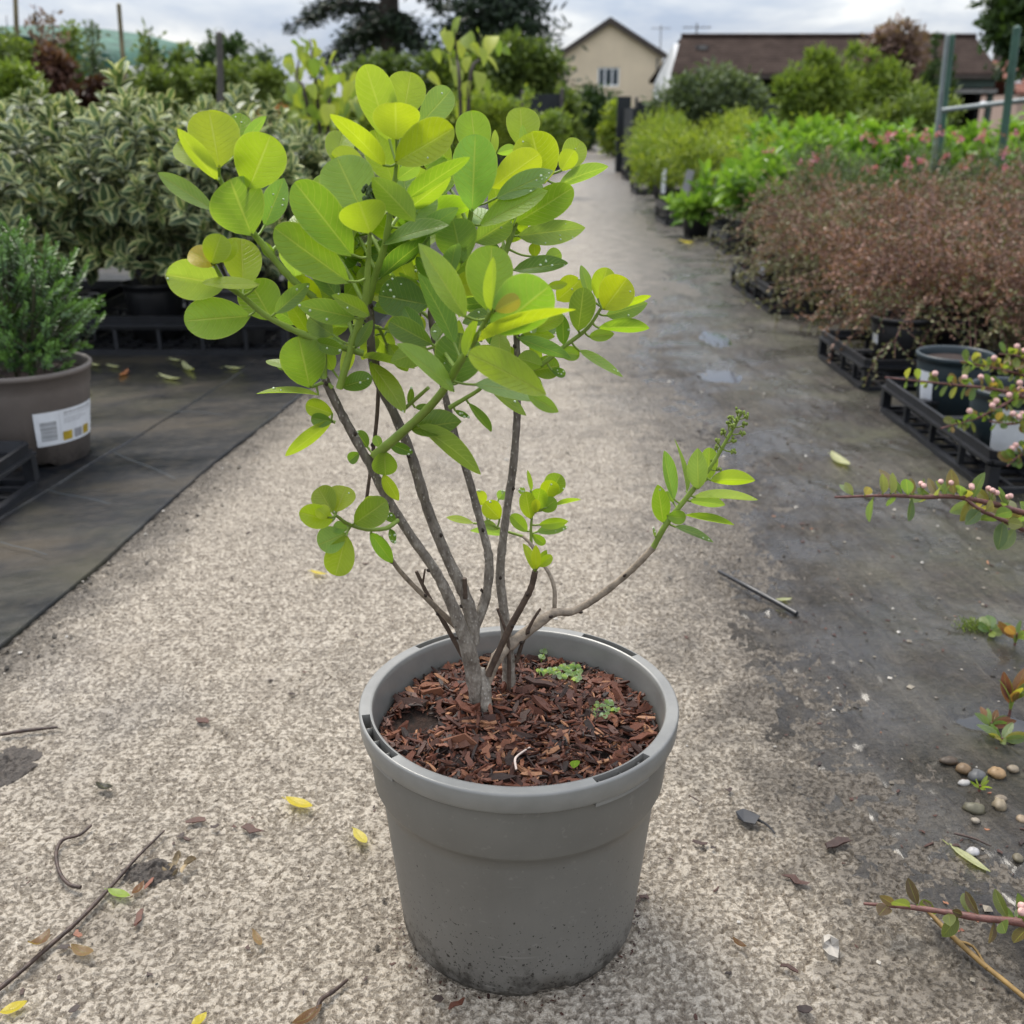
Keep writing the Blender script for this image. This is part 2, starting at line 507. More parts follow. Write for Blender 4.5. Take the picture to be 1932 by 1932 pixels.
# woven ground fabric on the left, one sheet lapped over the other
m = Mat('fabric')
P = m.pos()
weave = m.n('ShaderNodeTexWave', {'Vector': P, 'Scale': 130.0, 'Distortion': .4}, bands_direction='X').outputs['Fac']
stm = m.n('ShaderNodeMapping', {'Vector': P, 'Rotation': (0, 0, R(20)), 'Scale': (2.4, 1.0, 1.0)}, vector_type='TEXTURE').outputs[0]
d1 = m.noise(stm, 3.6, 6, .62)
d2 = m.noise(P, 38, 4, .6)
col = m.ramp(d1, (.36, (.006, .0075, .010)), (.52, (.0125, .0130, .0145)), (.70, (.055, .043, .028)))
col = m.mix(m.ramp(m.noise(P, 2.3, 5, .6), (.5, 0.0), (.7, .75)), col, (.038, .036, .018))
col = m.mix(m.ramp(d2, (.45, 0.0), (.75, .30)), col, (.085, .072, .055))
rg = m.ramp(d1, (.35, .30), (.65, .62))
M_fabric = m.finish(m.bsdf(col, rg, .22, m.bump(m.math('ADD', m.math('ADD', m.math('MULTIPLY', weave, .12), m.math('MULTIPLY', d2, .5)), m.math('MULTIPLY', m.noise(stm, 7, 3), 4.0)), .45, .004), **{'Coat Weight': m.ramp(m.noise(stm, 5.0, 4, .6), (.45, .0), (.62, .35)), 'Coat Roughness': .2}))
def sheet(name, xfun, ys, zoff, width, thick=.0025):
    us = np.concatenate([[0, .0], np.linspace(.004, .9, 40), np.linspace(1, width, 14)])
    def xr(y):
        return xfun(y) - us + .006 * vnoise(np.array([y * 1.0]), np.array([3.3]), 5, 8)[0]
    def zr(x, y):
        return zoff + .0022 * vnoise(x, y, 5, 14) + .0012 * vnoise(x, y, 14, 15)
    V, F = grid(xr, ys, zr)
    k = len(us)
    V[0::k, 2] -= thick + .006                       # the hem hangs down to the concrete
    g = Geo(); g.add(V, F)
    struct(name, g, M_fabric)
ysm = np.concatenate([np.arange(.5, 5, .025), np.linspace(5.1, 34, 80)])
sheet('ground_fabric', mat_x, ysm, .0065, 14)
lap = poly_fn([(-300, 1180), (0, 989), (386, 753), (480, 690), (700, 530)])
sheet('ground_fabric', lambda y: min(lap(y), mat_x(y) - .05), np.arange(1.0, 3.4, .025), .0105, 2.2)
# pale marker threads woven into the fabric
M_thread = plain('marker_thread', (.050, .070, .086), .7)
g = Geo()
for a, b in [((215, 853), (330, 902)), ((92, 925), (208, 950)), ((0, 1022), (88, 1046)), ((300, 772), (420, 782))]:
    pts = [G(a[0] + (b[0] - a[0]) * t, a[1] + (b[1] - a[1]) * t + 1.2 * math.sin(t * 7), .0135) for t in np.linspace(0, 1, 8)]
    pts = np.array(pts)
    g.add(np.vstack([pts, pts + [0, .0016, 0]]), np.array([[i, i + 1, i + 9, i + 8] for i in range(7)]))
struct('fabric_thread', g, M_thread)

# ------------------------------------------------------------------ plastics
def pot_mat(name, c, rough=.42, dirt=.5):
    m = Mat(name)
    p = m.objc()
    n1 = m.noise(p, 9, 5, .6); n2 = m.noise(p, 160, 3, .6)
    col = m.ramp(n1, (.3, tuple(x * .88 for x in c)), (.7, tuple(x * 1.1 for x in c)))
    col = m.mix(m.ramp(n2, (.62, 0.0), (.75, .35)), col, tuple(min(1, x * 1.6 + .03) for x in c))
    sp = m.n('ShaderNodeSeparateXYZ', {0: p}).outputs[2]
    d = m.math('ADD', m.math('MULTIPLY', sp, -16.0), m.math('MULTIPLY', m.noise(p, 42, 5, .72), 2.7))
    spl = m.ramp(d, (.0, 0.0), (1.0, 1.0))
    d2 = m.n('ShaderNodeMapRange', {0: d, 1: .95, 2: 1.45}).outputs[0]
    col = m.mix(m.math('MULTIPLY', d2, dirt), col, (.028, .025, .021))
    spk = m.ramp(m.math('ADD', m.noise(p, 300, 3, .6), m.math('MULTIPLY', sp, -.9)), (.575, 0.0), (.60, 1.0))
    col = m.mix(m.math('MULTIPLY', spk, dirt), col, (.018, .015, .012))
    scr = m.noise(m.n('ShaderNodeMapping', {'Vector': p, 'Rotation': (.5, .3, .4), 'Scale': (4, 160, 160)}).outputs[0], 1.0, 2, .5)
    col = m.mix(m.ramp(scr, (.70, 0.0), (.76, .35)), col, tuple(min(1, x * 1.7 + .02) for x in c))
    streak = m.noise(m.n('ShaderNodeMapping', {'Vector': p, 'Scale': (30, 30, 3)}).outputs[0], 1.2, 4, .6)
    col = m.mix(m.ramp(streak, (.5, 0.0), (.8, .22)), col, tuple(x * .62 for x in c))
    return m.finish(m.bsdf(col, m.ramp(n1, (.3, rough - .06), (.7, rough + .12)), .45, m.bump(n2, .12, .0006)))
M_pot = pot_mat('grey_plastic', (.150, .143, .127), .42, .95)
M_rim_lit = plain('sky_lit_rim_plastic', (.205, .200, .185), .32, .6, .10, 40, .0003)  # same plastic as the pot, colour lightened for skylight on the rim
M_taupe = pot_mat('taupe_plastic', (.175, .150, .132), .45, .5)
M_blackpot = pot_mat('black_plastic', (.011, .0115, .013), .42, .3)
M_teal = pot_mat('teal_plastic', (.018, .030, .036), .40, .3)
M_greypot = pot_mat('dark_grey_plastic', (.055, .055, .055), .45, .4)
M_tray = plain('tray_plastic', (.011, .012, .015), .42, .5, .35, 25, .001)
M_white = plain('white_label', (.72, .74, .76), .45, .4, .06, 40)
M_ink = plain('printed_ink', (.09, .095, .10), .6, .3, .2)
M_gold = plain('gold_print', (.42, .30, .03), .6, .3, .25, 60)
M_greyprint = plain('grey_print', (.30, .30, .31), .6, .3, .2, 60)
m = Mat('bark_mulch')
p = m.objc()
t = m.attr()
col = m.ramp(t, (0.0, (.018, .010, .008)), (.35, (.066, .021, .011)), (.7, (.155, .050, .025)), (1.0, (.33, .16, .080)))
fb = m.noise(p, 240, 4, .7)
col = m.mix(.55, col, m.mix(1.0, col, m.ramp(fb, (.3, (.35, .33, .3)), (.7, (1.5, 1.45, 1.4))), 'MULTIPLY'))
M_bark = m.finish(m.bsdf(col, .55, .4, m.bump(fb, .6, .0012)))
m = Mat('soil')
p = m.pos()
f = m.noise(p, 130, 5, .7)
M_soil = m.finish(m.bsdf(m.ramp(f, (.35, (.008, .006, .005)), (.7, (.05, .026, .018))), .8, .3, m.bump(f, 1.0, .006)))

# ------------------------------------------------------------------ the shrub in the grey pot
PC = np.array([0.006, 0.795, 0.0])
shrub = thing('potted_shrub', tuple(PC), 'young green shrub with large round leaves in a grey pot on the concrete', 'potted shrub')

def notch(angles, half, h):
    def f(V, th):
        for a in angles:
            d = np.abs((th - a + np.pi) % (2 * np.pi) - np.pi)
            k = np.clip((half - d) / .05, 0, 1)
            low = V[..., 2] < h
            V[..., 2] = np.where(low, V[..., 2] * (1 - k) + h * k, V[..., 2])
        return V
    return f
g = Geo()
lathe(g, [(.0, .010), (.096, .010), (.101, .0), (.1085, .0015), (.1112, .008), (.1130, .030), (.1180, .082), (.1240, .148), (.1262, .1605), (.1300, .1640), (.1314, .1675),
          (.1345, .205), (.1352, .2165)], PC, 160, warp=notch([R(-75), R(15), R(105), R(195)], .16, .009))
pot_o = part('pot', g, M_pot, shrub)
# the rim: a broad flat lip with four slots
SLOTS = [(-52, 12), (-153, 15), (48, 13), (125, 12)]
seg = 240
th = np.linspace(0, 2 * np.pi, seg, endpoint=False)
g = Geo()
lathe(g, [(.1352, .2160), (.1400, .2172), (.1408, .2185), (.1417, .2335), (.1412, .2352), (.1402, .2360), (.1392, .2360)], PC, seg)
lathe(g, [(.1322, .2360), (.1306, .2358), (.1298, .2350), (.1290, .230), (.1255, .196), (.118, .12)], PC, seg)
def inslot(a):
    a = math.degrees(a)
    return any(abs((a - c + 180) % 360 - 180) < h for c, h in SLOTS)
flags = [inslot((th[i] + th[(i + 1) % seg]) / 2) for i in range(seg)]
ro, ri, zt, zb = .1392, .1322, .2360, .2130
def rv(r, t, z): return (PC[0] + r * math.cos(t), PC[1] + r * math.sin(t), z)
for i in range(seg):
    a, b = th[i], th[(i + 1) % seg]
    if not flags[i]:
        g.add([rv(ro, a, zt), rv(ro, b, zt), rv(ri, b, zt), rv(ri, a, zt)], [[0, 1, 2, 3]])
    else:
        g.add([rv(ro, a, zb), rv(ro, b, zb), rv(ri, b, zb), rv(ri, a, zb)], [[0, 1, 2, 3]])
        g.add([rv(ro, a, zt), rv(ro, b, zt), rv(ro, b, zb), rv(ro, a, zb)], [[0, 1, 2, 3]])
        g.add([rv(ri, a, zt), rv(ri, b, zt), rv(ri, b, zb), rv(ri, a, zb)], [[0, 1, 2, 3]])
        if not flags[i - 1]:
            g.add([rv(ro, a, zt), rv(ri, a, zt), rv(ri, a, zb), rv(ro, a, zb)], [[0, 1, 2, 3]])
        if not flags[(i + 1) % seg]:
            g.add([rv(ro, b, zt), rv(ri, b, zt), rv(ri, b, zb), rv(ro, b, zb)], [[0, 1, 2, 3]])
        t = (a + b) / 2
        if i % 6 == 0:                                # small ribs across the slot
            box(g, rv((ro + ri) / 2, t, .226), (ro - ri, .0009, .012), rotz(t))
part('rim', g, M_rim_lit, pot_o)

# soil and bark
def soil_z(x, y):
    r = np.hypot(x - PC[0], y - PC[1])
    return .2055 + .006 * np.clip(1 - r / .1, 0, 1) + .004 * vnoise(x, y, 28, 40) - .010 * np.exp(-(((x + .085) ** 2 + (y - .80) ** 2) / .0008))
g = Geo()
rr = np.linspace(0, .1275, 26); tt = np.linspace(0, 2 * np.pi, 90, endpoint=False)
X = PC[0] + rr[:, None] * np.cos(tt); Y = PC[1] + rr[:, None] * np.sin(tt)
V = np.stack([X, Y, soil_z(X, Y)], -1).reshape(-1, 3)
i = np.arange(25)[:, None] * 90; j = np.arange(90)[None]; j2 = (j + 1) % 90
g.add(V, np.stack([i + j, i + j2, i + 90 + j2, i + 90 + j], -1).reshape(-1, 4))
mulch = part('bark_mulch', g, M_soil, shrub)
def chip_geo(seed):
    r = np.random.default_rng(seed)
    L, W, H = 1.0, r.uniform(.09, .34), r.uniform(.06, .14)
    g = Geo()
    n = 4
    xs = np.linspace(-.5, .5, n)
    V = []
    for k, x in enumerate(xs):
        tw = 1.0 if 0 < k < n - 1 else r.uniform(.25, .9)
        o = r.normal(0, .05)
        for sy, sz in ((-1, -1), (1, -1), (1, 1), (-1, 1)):
            V.append((x * L + r.normal(0, .05) * (k in (0, n - 1)), sy * W / 2 * tw + o, sz * H / 2 * (tw ** .5) + .10 * (x * x) + r.normal(0, .015)))
    F = [[k * 4 + a, k * 4 + (a + 1) % 4, k * 4 + 4 + (a + 1) % 4, k * 4 + 4 + a] for k in range(n - 1) for a in range(4)]
    F += [[0, 3, 2, 1], [n * 4 - 4, n * 4 - 3, n * 4 - 2, n * 4 - 1]]
    return np.array(V), np.array(F)
CHIPS = [chip_geo(100 + k) for k in range(10)]
CHIP_ME = []
tones = [.06, .2, .3, .38, .48, .58, .38, .5, .66, .95]
for k in range(10):
    for tshift in (0, .12, -.2):
        g = Geo(); g.add(CHIPS[k][0], CHIPS[k][1], min(1, max(0.02, tones[k] + tshift)))
        CHIP_ME.append(g.mesh('bark_chip', M_bark, False))
loose = Geo()
cand = []
for k in range(4600):
    a = rng.uniform(0, 6.283); r = .124 * math.sqrt(rng.uniform(0, 1))
    x, y = PC[0] + r * math.cos(a), PC[1] + r * math.sin(a)
    if math.hypot((x + .088) / 1.2, y - .805) < .020: continue      # a bare patch of dark soil
    L = float(np.clip(rng.lognormal(-4.80, .52), .003, .030))
    q_ = min(1.0, (.1255 - L * .52) / max(r, 1e-4)); x, y = PC[0] + (x - PC[0]) * q_, PC[1] + (y - PC[1]) * q_
    cand.append((L, x, y))
cand.sort(reverse=True)
for k, (L, x, y) in enumerate(cand):
    lift = rng.uniform(.000, .007)
    z = float(soil_z(np.array([x]), np.array([y]))[0]) + .001 + lift
    rot = Matrix.Rotation(rng.uniform(0, 6.28), 4, 'Z') @ Matrix.Rotation(rng.normal(0, .30), 4, 'Y') @ Matrix.Rotation(rng.normal(0, .7), 4, 'X')
    mm = Matrix.Translation(Vector((x, y, z))) @ rot @ Matrix.Diagonal((L, L * rng.uniform(.7, 1.3), L, 1))
    if k < 295:
        mloc = Matrix.Translation(Vector(-PC)) @ mm
        obj('bark_chip', CHIP_ME[rng.integers(len(CHIP_ME))], mulch, mat4=mloc)
    else:
        q = rng.integers(10)
        M3 = np.array(mm)
        loose.add(CHIPS[q][0] @ M3[:3, :3].T + M3[:3, 3], CHIPS[q][1], float(np.clip(tones[q] + rng.normal(-.04, .16), 0, 1)))
part('loose_bark', loose, M_bark, mulch, False, kind='stuff')

# bark and shoots
m = Mat('stem_bark')
p = m.pos()
up = m.n('ShaderNodeMapRange', {0: m.n('ShaderNodeSeparateXYZ', {0: p}).outputs[2], 1: .22, 2: .48}).outputs[0]
f = m.noise(m.n('ShaderNodeMapping', {'Vector': p, 'Scale': (1, 1, .35)}).outputs[0], 170, 5, .65)
old = m.ramp(f, (.3, (.115, .092, .072)), (.55, (.28, .245, .20)), (.75, (.46, .42, .36)))
yng = m.ramp(f, (.3, (.070, .055, .045)), (.6, (.165, .135, .112)), (.8, (.30, .26, .215)))
t = m.attr()
col = m.mix(m.math('MULTIPLY', up, t), old, yng)
v = m.n('ShaderNodeTexVoronoi', {'Vector': m.n('ShaderNodeMapping', {'Vector': p, 'Scale': (1, 1, .6)}).outputs[0], 'Scale': 300.0}).outputs['Distance']
col = m.mix(m.ramp(v, (.16, .75), (.24, 0.0)), col, (.38, .345, .30))
M_stem = m.finish(m.bsdf(col, .6, .35, m.bump(m.math('ADD', f, m.math('MULTIPLY', v, -.4)), 1.0, .0024)))
M_twig = plain('thin_twig', (.085, .058, .042), .6, .35, .4, 120, .001)
M_paletwig = plain('pale_twig', (.25, .20, .15), .6, .35, .35, 150, .001)
M_shoot = plain('green_shoot', (.20, .28, .045), .5, .4, .2, 60)
M_budscar = plain('bud_scar', (.035, .024, .018), .6, .3)
M_bud = plain('flower_bud', (.19, .25, .045), .6, .35, .35, 400, .001)
M_darkbud = plain('dark_flower_bud', (.045, .075, .018), .6, .35, .5, 400, .001)

m = Mat('smooth_leaf')
oi = m.n('ShaderNodeObjectInfo')
uv = m.n('ShaderNodeUVMap').outputs[0]
su = m.n('ShaderNodeSeparateXYZ', {0: uv})
uu = m.math('ABSOLUTE', m.math('SUBTRACT', su.outputs[0], .5))
midrib = m.ramp(uu, (.010, 1.0), (.034, 0.0))
bend = m.math('POWER', uu, 1.25)
wv = m.math('FRACT', m.math('ADD', m.math('MULTIPLY', m.math('SUBTRACT', su.outputs[1], m.math('MULTIPLY', bend, .55)), 10.5), m.math('MULTIPLY', oi.outputs['Random'], 3.0)))
side = m.ramp(m.math('ABSOLUTE', m.math('SUBTRACT', wv, .5)), (.02, 1.0), (.085, 0.0))
net = m.noise(m.objc(), 420, 3, .65)
vein = m.math('MAXIMUM', midrib, m.math('MULTIPLY', side, .60))
blot = m.noise(m.objc(), 38, 4, .6)
base = m.mix(1.0, oi.outputs['Color'], m.ramp(blot, (.3, (.84, .86, .8)), (.7, (1.12, 1.1, 1.15))), 'MULTIPLY')
base = m.mix(m.math('MULTIPLY', net, .22), base, m.mix(1.0, base, (.6, .65, .5), 'MULTIPLY'))
edge = m.ramp(uu, (.468, 0.0), (.492, .55))
lighter = m.mix(.55, base, (.46, .50, .16))
col = m.mix(m.math('MULTIPLY', vein, .75), base, lighter)
col = m.mix(edge, col, lighter)
gm = m.n('ShaderNodeNewGeometry')
under = m.mix(.35, col, (.26, .33, .17))
topc = m.mix(gm.outputs['Backfacing'], col, under)
bmp = m.bump(m.math('ADD', m.math('MULTIPLY', vein, -.8), m.math('MULTIPLY', net, .35)), .6, .0018)
bs = m.bsdf(topc, m.math('ADD', m.ramp(blot, (.3, .28), (.7, .46)), m.math('MULTIPLY', gm.outputs['Backfacing'], .25)), .5, bmp)
tr = m.n('ShaderNodeBsdfTranslucent', {'Color': m.mix(1.0, col, (1.55, 1.62, .55), 'MULTIPLY')}).outputs[0]
M_leaf = m.finish(m.n('ShaderNodeMixShader', {0: .50, 1: bs, 2: tr}).outputs[0])

m = Mat('water_drop')
M_drop = m.finish(m.bsdf((.50, .58, .38), .04, .9))
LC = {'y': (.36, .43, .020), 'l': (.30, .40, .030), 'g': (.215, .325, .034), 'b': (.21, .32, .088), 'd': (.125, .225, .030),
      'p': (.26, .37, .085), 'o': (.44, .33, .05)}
def prof_round(t): return 2.33 * (t ** .75) * ((1 - t) ** .5) if 0 < t < 1 else 0
def prof_lance(t): return 3.05 * (t ** .78) * ((1 - t) ** .82) if 0 < t < 1 else 0
def leaf_geo(P0, P1, Wd, roll=0.0, curl=.07, fold=.16, shape='r', attach=None, wave=.0, drops=0):
    P0, P1 = np.asarray(P0, float), np.asarray(P1, float)
    a = P1 - P0; L = np.linalg.norm(a); a /= L
    v = unit(CAMP - P0)
    nrm = unit(v - a * np.dot(v, a))
    x = np.cross(a, nrm)
    n2 = nrm * math.cos(roll) + x * math.sin(roll)
    x2 = np.cross(a, n2)
    if n2[2] < -.05: n2, x2 = -n2, -x2                 # the glossy side looks up
    rows, ac = 13, 9
    V, U = [], []
    pf = prof_round if shape == 'r' else prof_lance
    ph = rng.uniform(0, 6.28)
    twist = rng.normal(0, .14)
    asym = rng.normal(0, .05)
    for r in range(rows):
        t = math.sin(math.pi / 2 * r / (rows - 1))
        t2 = .004 + .9955 * t
        h = max(pf(t2), .02) * Wd / 2
        for c in range(ac):
            s = -1 + 2 * c / (ac - 1)
            sx = s * h * (1 + asym * s)
            zz = fold * abs(sx) * (1 - .35 * t) - curl * L * (t * t - .35 * t) + wave * Wd * math.sin(7 * t + ph + s) * abs(s) + twist * sx * t
            V.append(P0 + a * (t * L) + x2 * sx + n2 * zz)
            U.append((.5 + .5 * s, t))
    F = np.array([[i * ac + j, i * ac + j + 1, (i + 1) * ac + j + 1, (i + 1) * ac + j] for i in range(rows - 1) for j in range(ac - 1)])
    g = Geo()
    g.add(V, F, .5, U)
    for q in range(drops if np.dot(n2, v) > .15 else 0):
        r_, c_ = int(rng.integers(3, rows - 2)), int(rng.integers(1, ac - 1))
        p = (np.asarray(V[r_ * ac + c_]) + rng.uniform(.2, .8) * (np.asarray(V[r_ * ac + c_ + 1]) - V[r_ * ac + c_])); rd = float(rng.uniform(.0005, .0013))
        X3 = np.stack([x2, a, n2], 0)
        gg = Geo(); lathe(gg, [(1, -.1), (.92, .35), (.6, .62), (.0, .74)], (0, 0, 0), 8)
        g.add(gg.V[0] * rd @ X3 + p + n2 * .0002, gg.F[0], .5, None, 2)
    if attach is not None:
        q = np.asarray(attach, float)
        if np.linalg.norm(q - P0) > .002:
            mid = (q + P0) / 2 + np.array([0, 0, -.06]) * np.linalg.norm(q - P0)
            tube(g, [q, mid, P0 + a * L * .03], [.0011, .0009, .0010], 5, 3, mi=1, cap=False)
    return g

STEMS = {}
STEM_PTS = {}
def stem(key, pts, radii, mat, nodes=(), tone=1.0, name='stem', seg=14, parent=None, jit=.05):
    g = Geo()
    pts = np.array(pts)
    radii = list(np.array(radii) * (np.interp(np.linspace(0, 1, len(radii)), [0, .3, 1], [.84, .66 if key in ('S1', 'S3') else .76, .64]) if mat is M_stem else .90))
    P = tube(g, pts, np.array(radii), seg, 7, tone, 0, jit)
    for t in list(nodes)[::2]:                         # bud scars
        k = int(t * (len(P) - 2)); a = rng.uniform(3.6, 5.9)
        r = np.interp(k / (len(P) - 1), np.linspace(0, 1, len(radii)), radii)
        T = unit(P[k + 1] - P[k]); X = unit(np.cross(T, [0.1, 1, .05])); Yv = np.cross(X, T)
        d = X * math.cos(a) + Yv * math.sin(a)
        if np.dot(d, CAMP - P[k]) < -.2: d = -d
        lathe_v = Geo()
        tube(g, [P[k] + d * r * .75, P[k] + d * (r * 1.18) + T * .0012, P[k] + d * (r * 1.2) + T * .003], [.0016, .0015, .0006], 6, 2, mi=1)
    o = part(name, g, [mat, M_budscar], parent or shrub)
    STEMS[key] = o
    STEM_PTS[key] = P
    return P
def Z1(lst, Ys):
    Ys = np.interp(np.linspace(0, 1, len(lst)), np.linspace(0, 1, len(Ys)), Ys)
    return [at(*z1(*p), y) for p, y in zip(lst, Ys)]
def Z2(lst, Ys):
    Ys = np.interp(np.linspace(0, 1, len(lst)), np.linspace(0, 1, len(Ys)), Ys)
    return [at(*z2(*p), y) for p, y in zip(lst, Ys)]

# main stems, from the soil up
stem('S1', Z2([(668, 1530), (640, 1400), (615, 1290), (560, 1130), (480, 960), (370, 800), (270, 640), (180, 470), (80, 290), (15, 160), (0, 120)], [.826, .80, .79]),
     [.0110, .0104, .0098, .0080, .0066, .0061, .0059, .0056, .0054, .0052, .0045], M_stem, np.linspace(.25, .95, 9))
stem('STUB', Z2([(692, 1590), (692, 1500), (690, 1440), (668, 1370)], [.808, .822]), [.0068, .0066, .0066, .0062], M_stem, (), .2)
stem('S2', Z2([(630, 1260), (632, 1180), (600, 1050), (520, 880), (440, 680), (370, 450), (300, 280), (210, 80)], [.826, .83, .82]) + Z1([(830, 1000), (815, 940)], [.815]),
     [.0082, .0082, .0074, .0067, .0063, .0060, .0058, .0056, .0054, .0045], M_stem, np.linspace(.2, .95, 9))
stem('S3', Z2([(640, 1190), (690, 1060), (704, 900), (670, 750), (620, 560), (560, 370), (515, 190)], [.834, .85, .86]) + Z1([(1065, 1040), (1060, 950)], [.86]),
     [.0066, .0059, .0057, .0054, .0051, .0048, .0046, .0044, .0038], M_stem, np.linspace(.15, .9, 8))
stem('S4', Z2([(790, 1480), (785, 1300), (765, 1100), (752, 950), (776, 720), (808, 500), (825, 280), (825, 200)], [.852, .87]) + Z1([(1385, 1120), (1370, 960), (1330, 800)], [.872]),
     [.0086, .0072, .0058, .0054, .0050, .0048, .0047, .0046, .0042, .0036, .0028], M_stem, np.linspace(.12, .9, 10))
stem('K', Z2([(690, 1440), (740, 1320), (800, 1262), (900, 1185), (985, 1128), (1070, 1120), (1200, 1040), (1320, 940), (1410, 848)], [.826, .855, .87, .86]),
     [.0046, .0064, .0060, .0056, .0046, .0040, .0036, .0034, .0033], M_paletwig, np.linspace(.3, .95, 8), .2)
stem('KS', Z2([(1408, 850), (1470, 740), (1580, 600), (1650, 510), (1740, 360), (1785, 275)], [.86, .85]), [.0030, .0028, .0025, .0020, .0016, .0010], M_shoot, (), 1)
stem('J', Z2([(700, 1395), (790, 1200), (850, 1090), (885, 1020), (902, 950)], [.82, .812]), [.0034, .0034, .0032, .0032, .0030], M_twig, np.linspace(.3, .9, 4))
stem('I', Z2([(985, 1120), (985, 1030), (965, 965), (930, 910), (885, 835), (850, 800)], [.87, .90]), [.0024, .0022, .0020, .0020, .0019, .0016], M_paletwig)
stem('IS', Z2([(885, 838), (885, 750), (895, 680)], [.897, .90]), [.0016, .0014, .0010], M_shoot)
stem('IT', Z2([(850, 800), (770, 775), (700, 740)], [.90, .91]), [.0015, .0013, .0010], M_shoot)
stem('S7', Z2([(592, 1315), (500, 1150), (440, 1050), (392, 950)], [.836, .84]), [.0026, .0024, .0022, .0018], M_twig, (.4, .7))
stem('S7B', Z2([(418, 1010), (430, 940)], [.838]), [.0013, .0009], M_twig)
stem('S8', Z2([(560, 1185), (440, 1070), (350, 980), (290, 905), (240, 800)], [.826, .80, .775]), [.0030, .0026, .0023, .0021, .0016], M_paletwig, (.3, .6, .8))
stem('S9', Z1([(818, 1690), (835, 1560), (855, 1400), (862, 1260), (860, 1150)], [.88]), [.0018, .0018, .0020, .0019, .0014], M_twig, (.4, .6, .8))
stem('S10', Z2([(788, 1520), (790, 1330), (780, 1220), (740, 1110)], [.842]), [.0022, .0021, .0018, .0014], M_twig)
stem('S11', Z2([(822, 1340), (850, 1250), (890, 1165), (925, 1110)], [.85]), [.0022, .0020, .0017, .0012], M_twig, (.5, .8))
stem('S12', Z2([(602, 1065), (600, 980)], [.824]), [.0024, .0022], M_twig)

# green shoots
stem('A', Z1([(620, 935), (520, 850), (430, 740), (390, 690), (340, 600), (265, 490), (262, 430)], [.80, .78]), [.0030, .0030, .0028, .0026, .0023, .0019, .0014], M_shoot)
stem('A0', Z1([(655, 1240), (650, 1090), (620, 935)], [.79, .80]), [.0034, .0032, .0030], M_shoot)
stem('B', Z1([(805, 1145), (620, 1090), (450, 1010), (350, 930), (285, 880), (240, 805)], [.80, .75]), [.0030, .0028, .0026, .0023, .0020, .0014], M_shoot)
stem('C', Z1([(715, 1275), (770, 1090), (810, 960), (822, 820), (830, 690)], [.79, .765]), [.0034, .0032, .0029, .0025, .0016], M_shoot)
stem('C2', Z1([(822, 960), (850, 850), (885, 740), (915, 560), (930, 430)], [.815, .79]), [.0032, .0031, .0028, .0024, .0016], M_shoot)
stem('D', Z1([(1060, 950), (1130, 830), (1200, 660), (1214, 590)], [.86, .85]), [.0032, .0030, .0026, .0018], M_shoot)
stem('DB', Z1([(1330, 800), (1370, 680), (1420, 560), (1470, 470)], [.872, .88]), [.0028, .0026, .0022, .0014], M_shoot)
stem('E', Z1([(850, 1530), (1000, 1400), (1095, 1300), (1175, 1170), (1235, 1080), (1285, 990)], [.795, .72, .685]), [.0042, .0039, .0034, .0030, .0024, .0016], M_shoot)
stem('EB', Z1([(965, 1350), (1050, 1275)], [.82, .80]), [.0020, .0016], M_shoot)
stem('EC', Z1([(1130, 1350), (1230, 1290), (1260, 1265)], [.80, .79]), [.0022, .0018, .0014], M_shoot)
stem('GS', Z1([(1385, 1150), (1450, 1200), (1560, 1120), (1650, 1050), (1705, 970)], [.872, .87]), [.0026, .0024, .0022, .0019, .0013], M_shoot)
stem('H', Z1([(935, 1775), (890, 1805), (820, 1808), (750, 1790), (700, 1755)], [.79, .73]), [.0022, .0020, .0019, .0017, .0012], M_shoot)
stem('FS', Z1([(690, 1275), (660, 1255), (620, 1268)], [.79]), [.0020, .0018, .0014], M_shoot)
stem('F2', Z1([(700, 1405), (660, 1395), (640, 1400)], [.79]), [.0016, .0014, .0010], M_shoot)

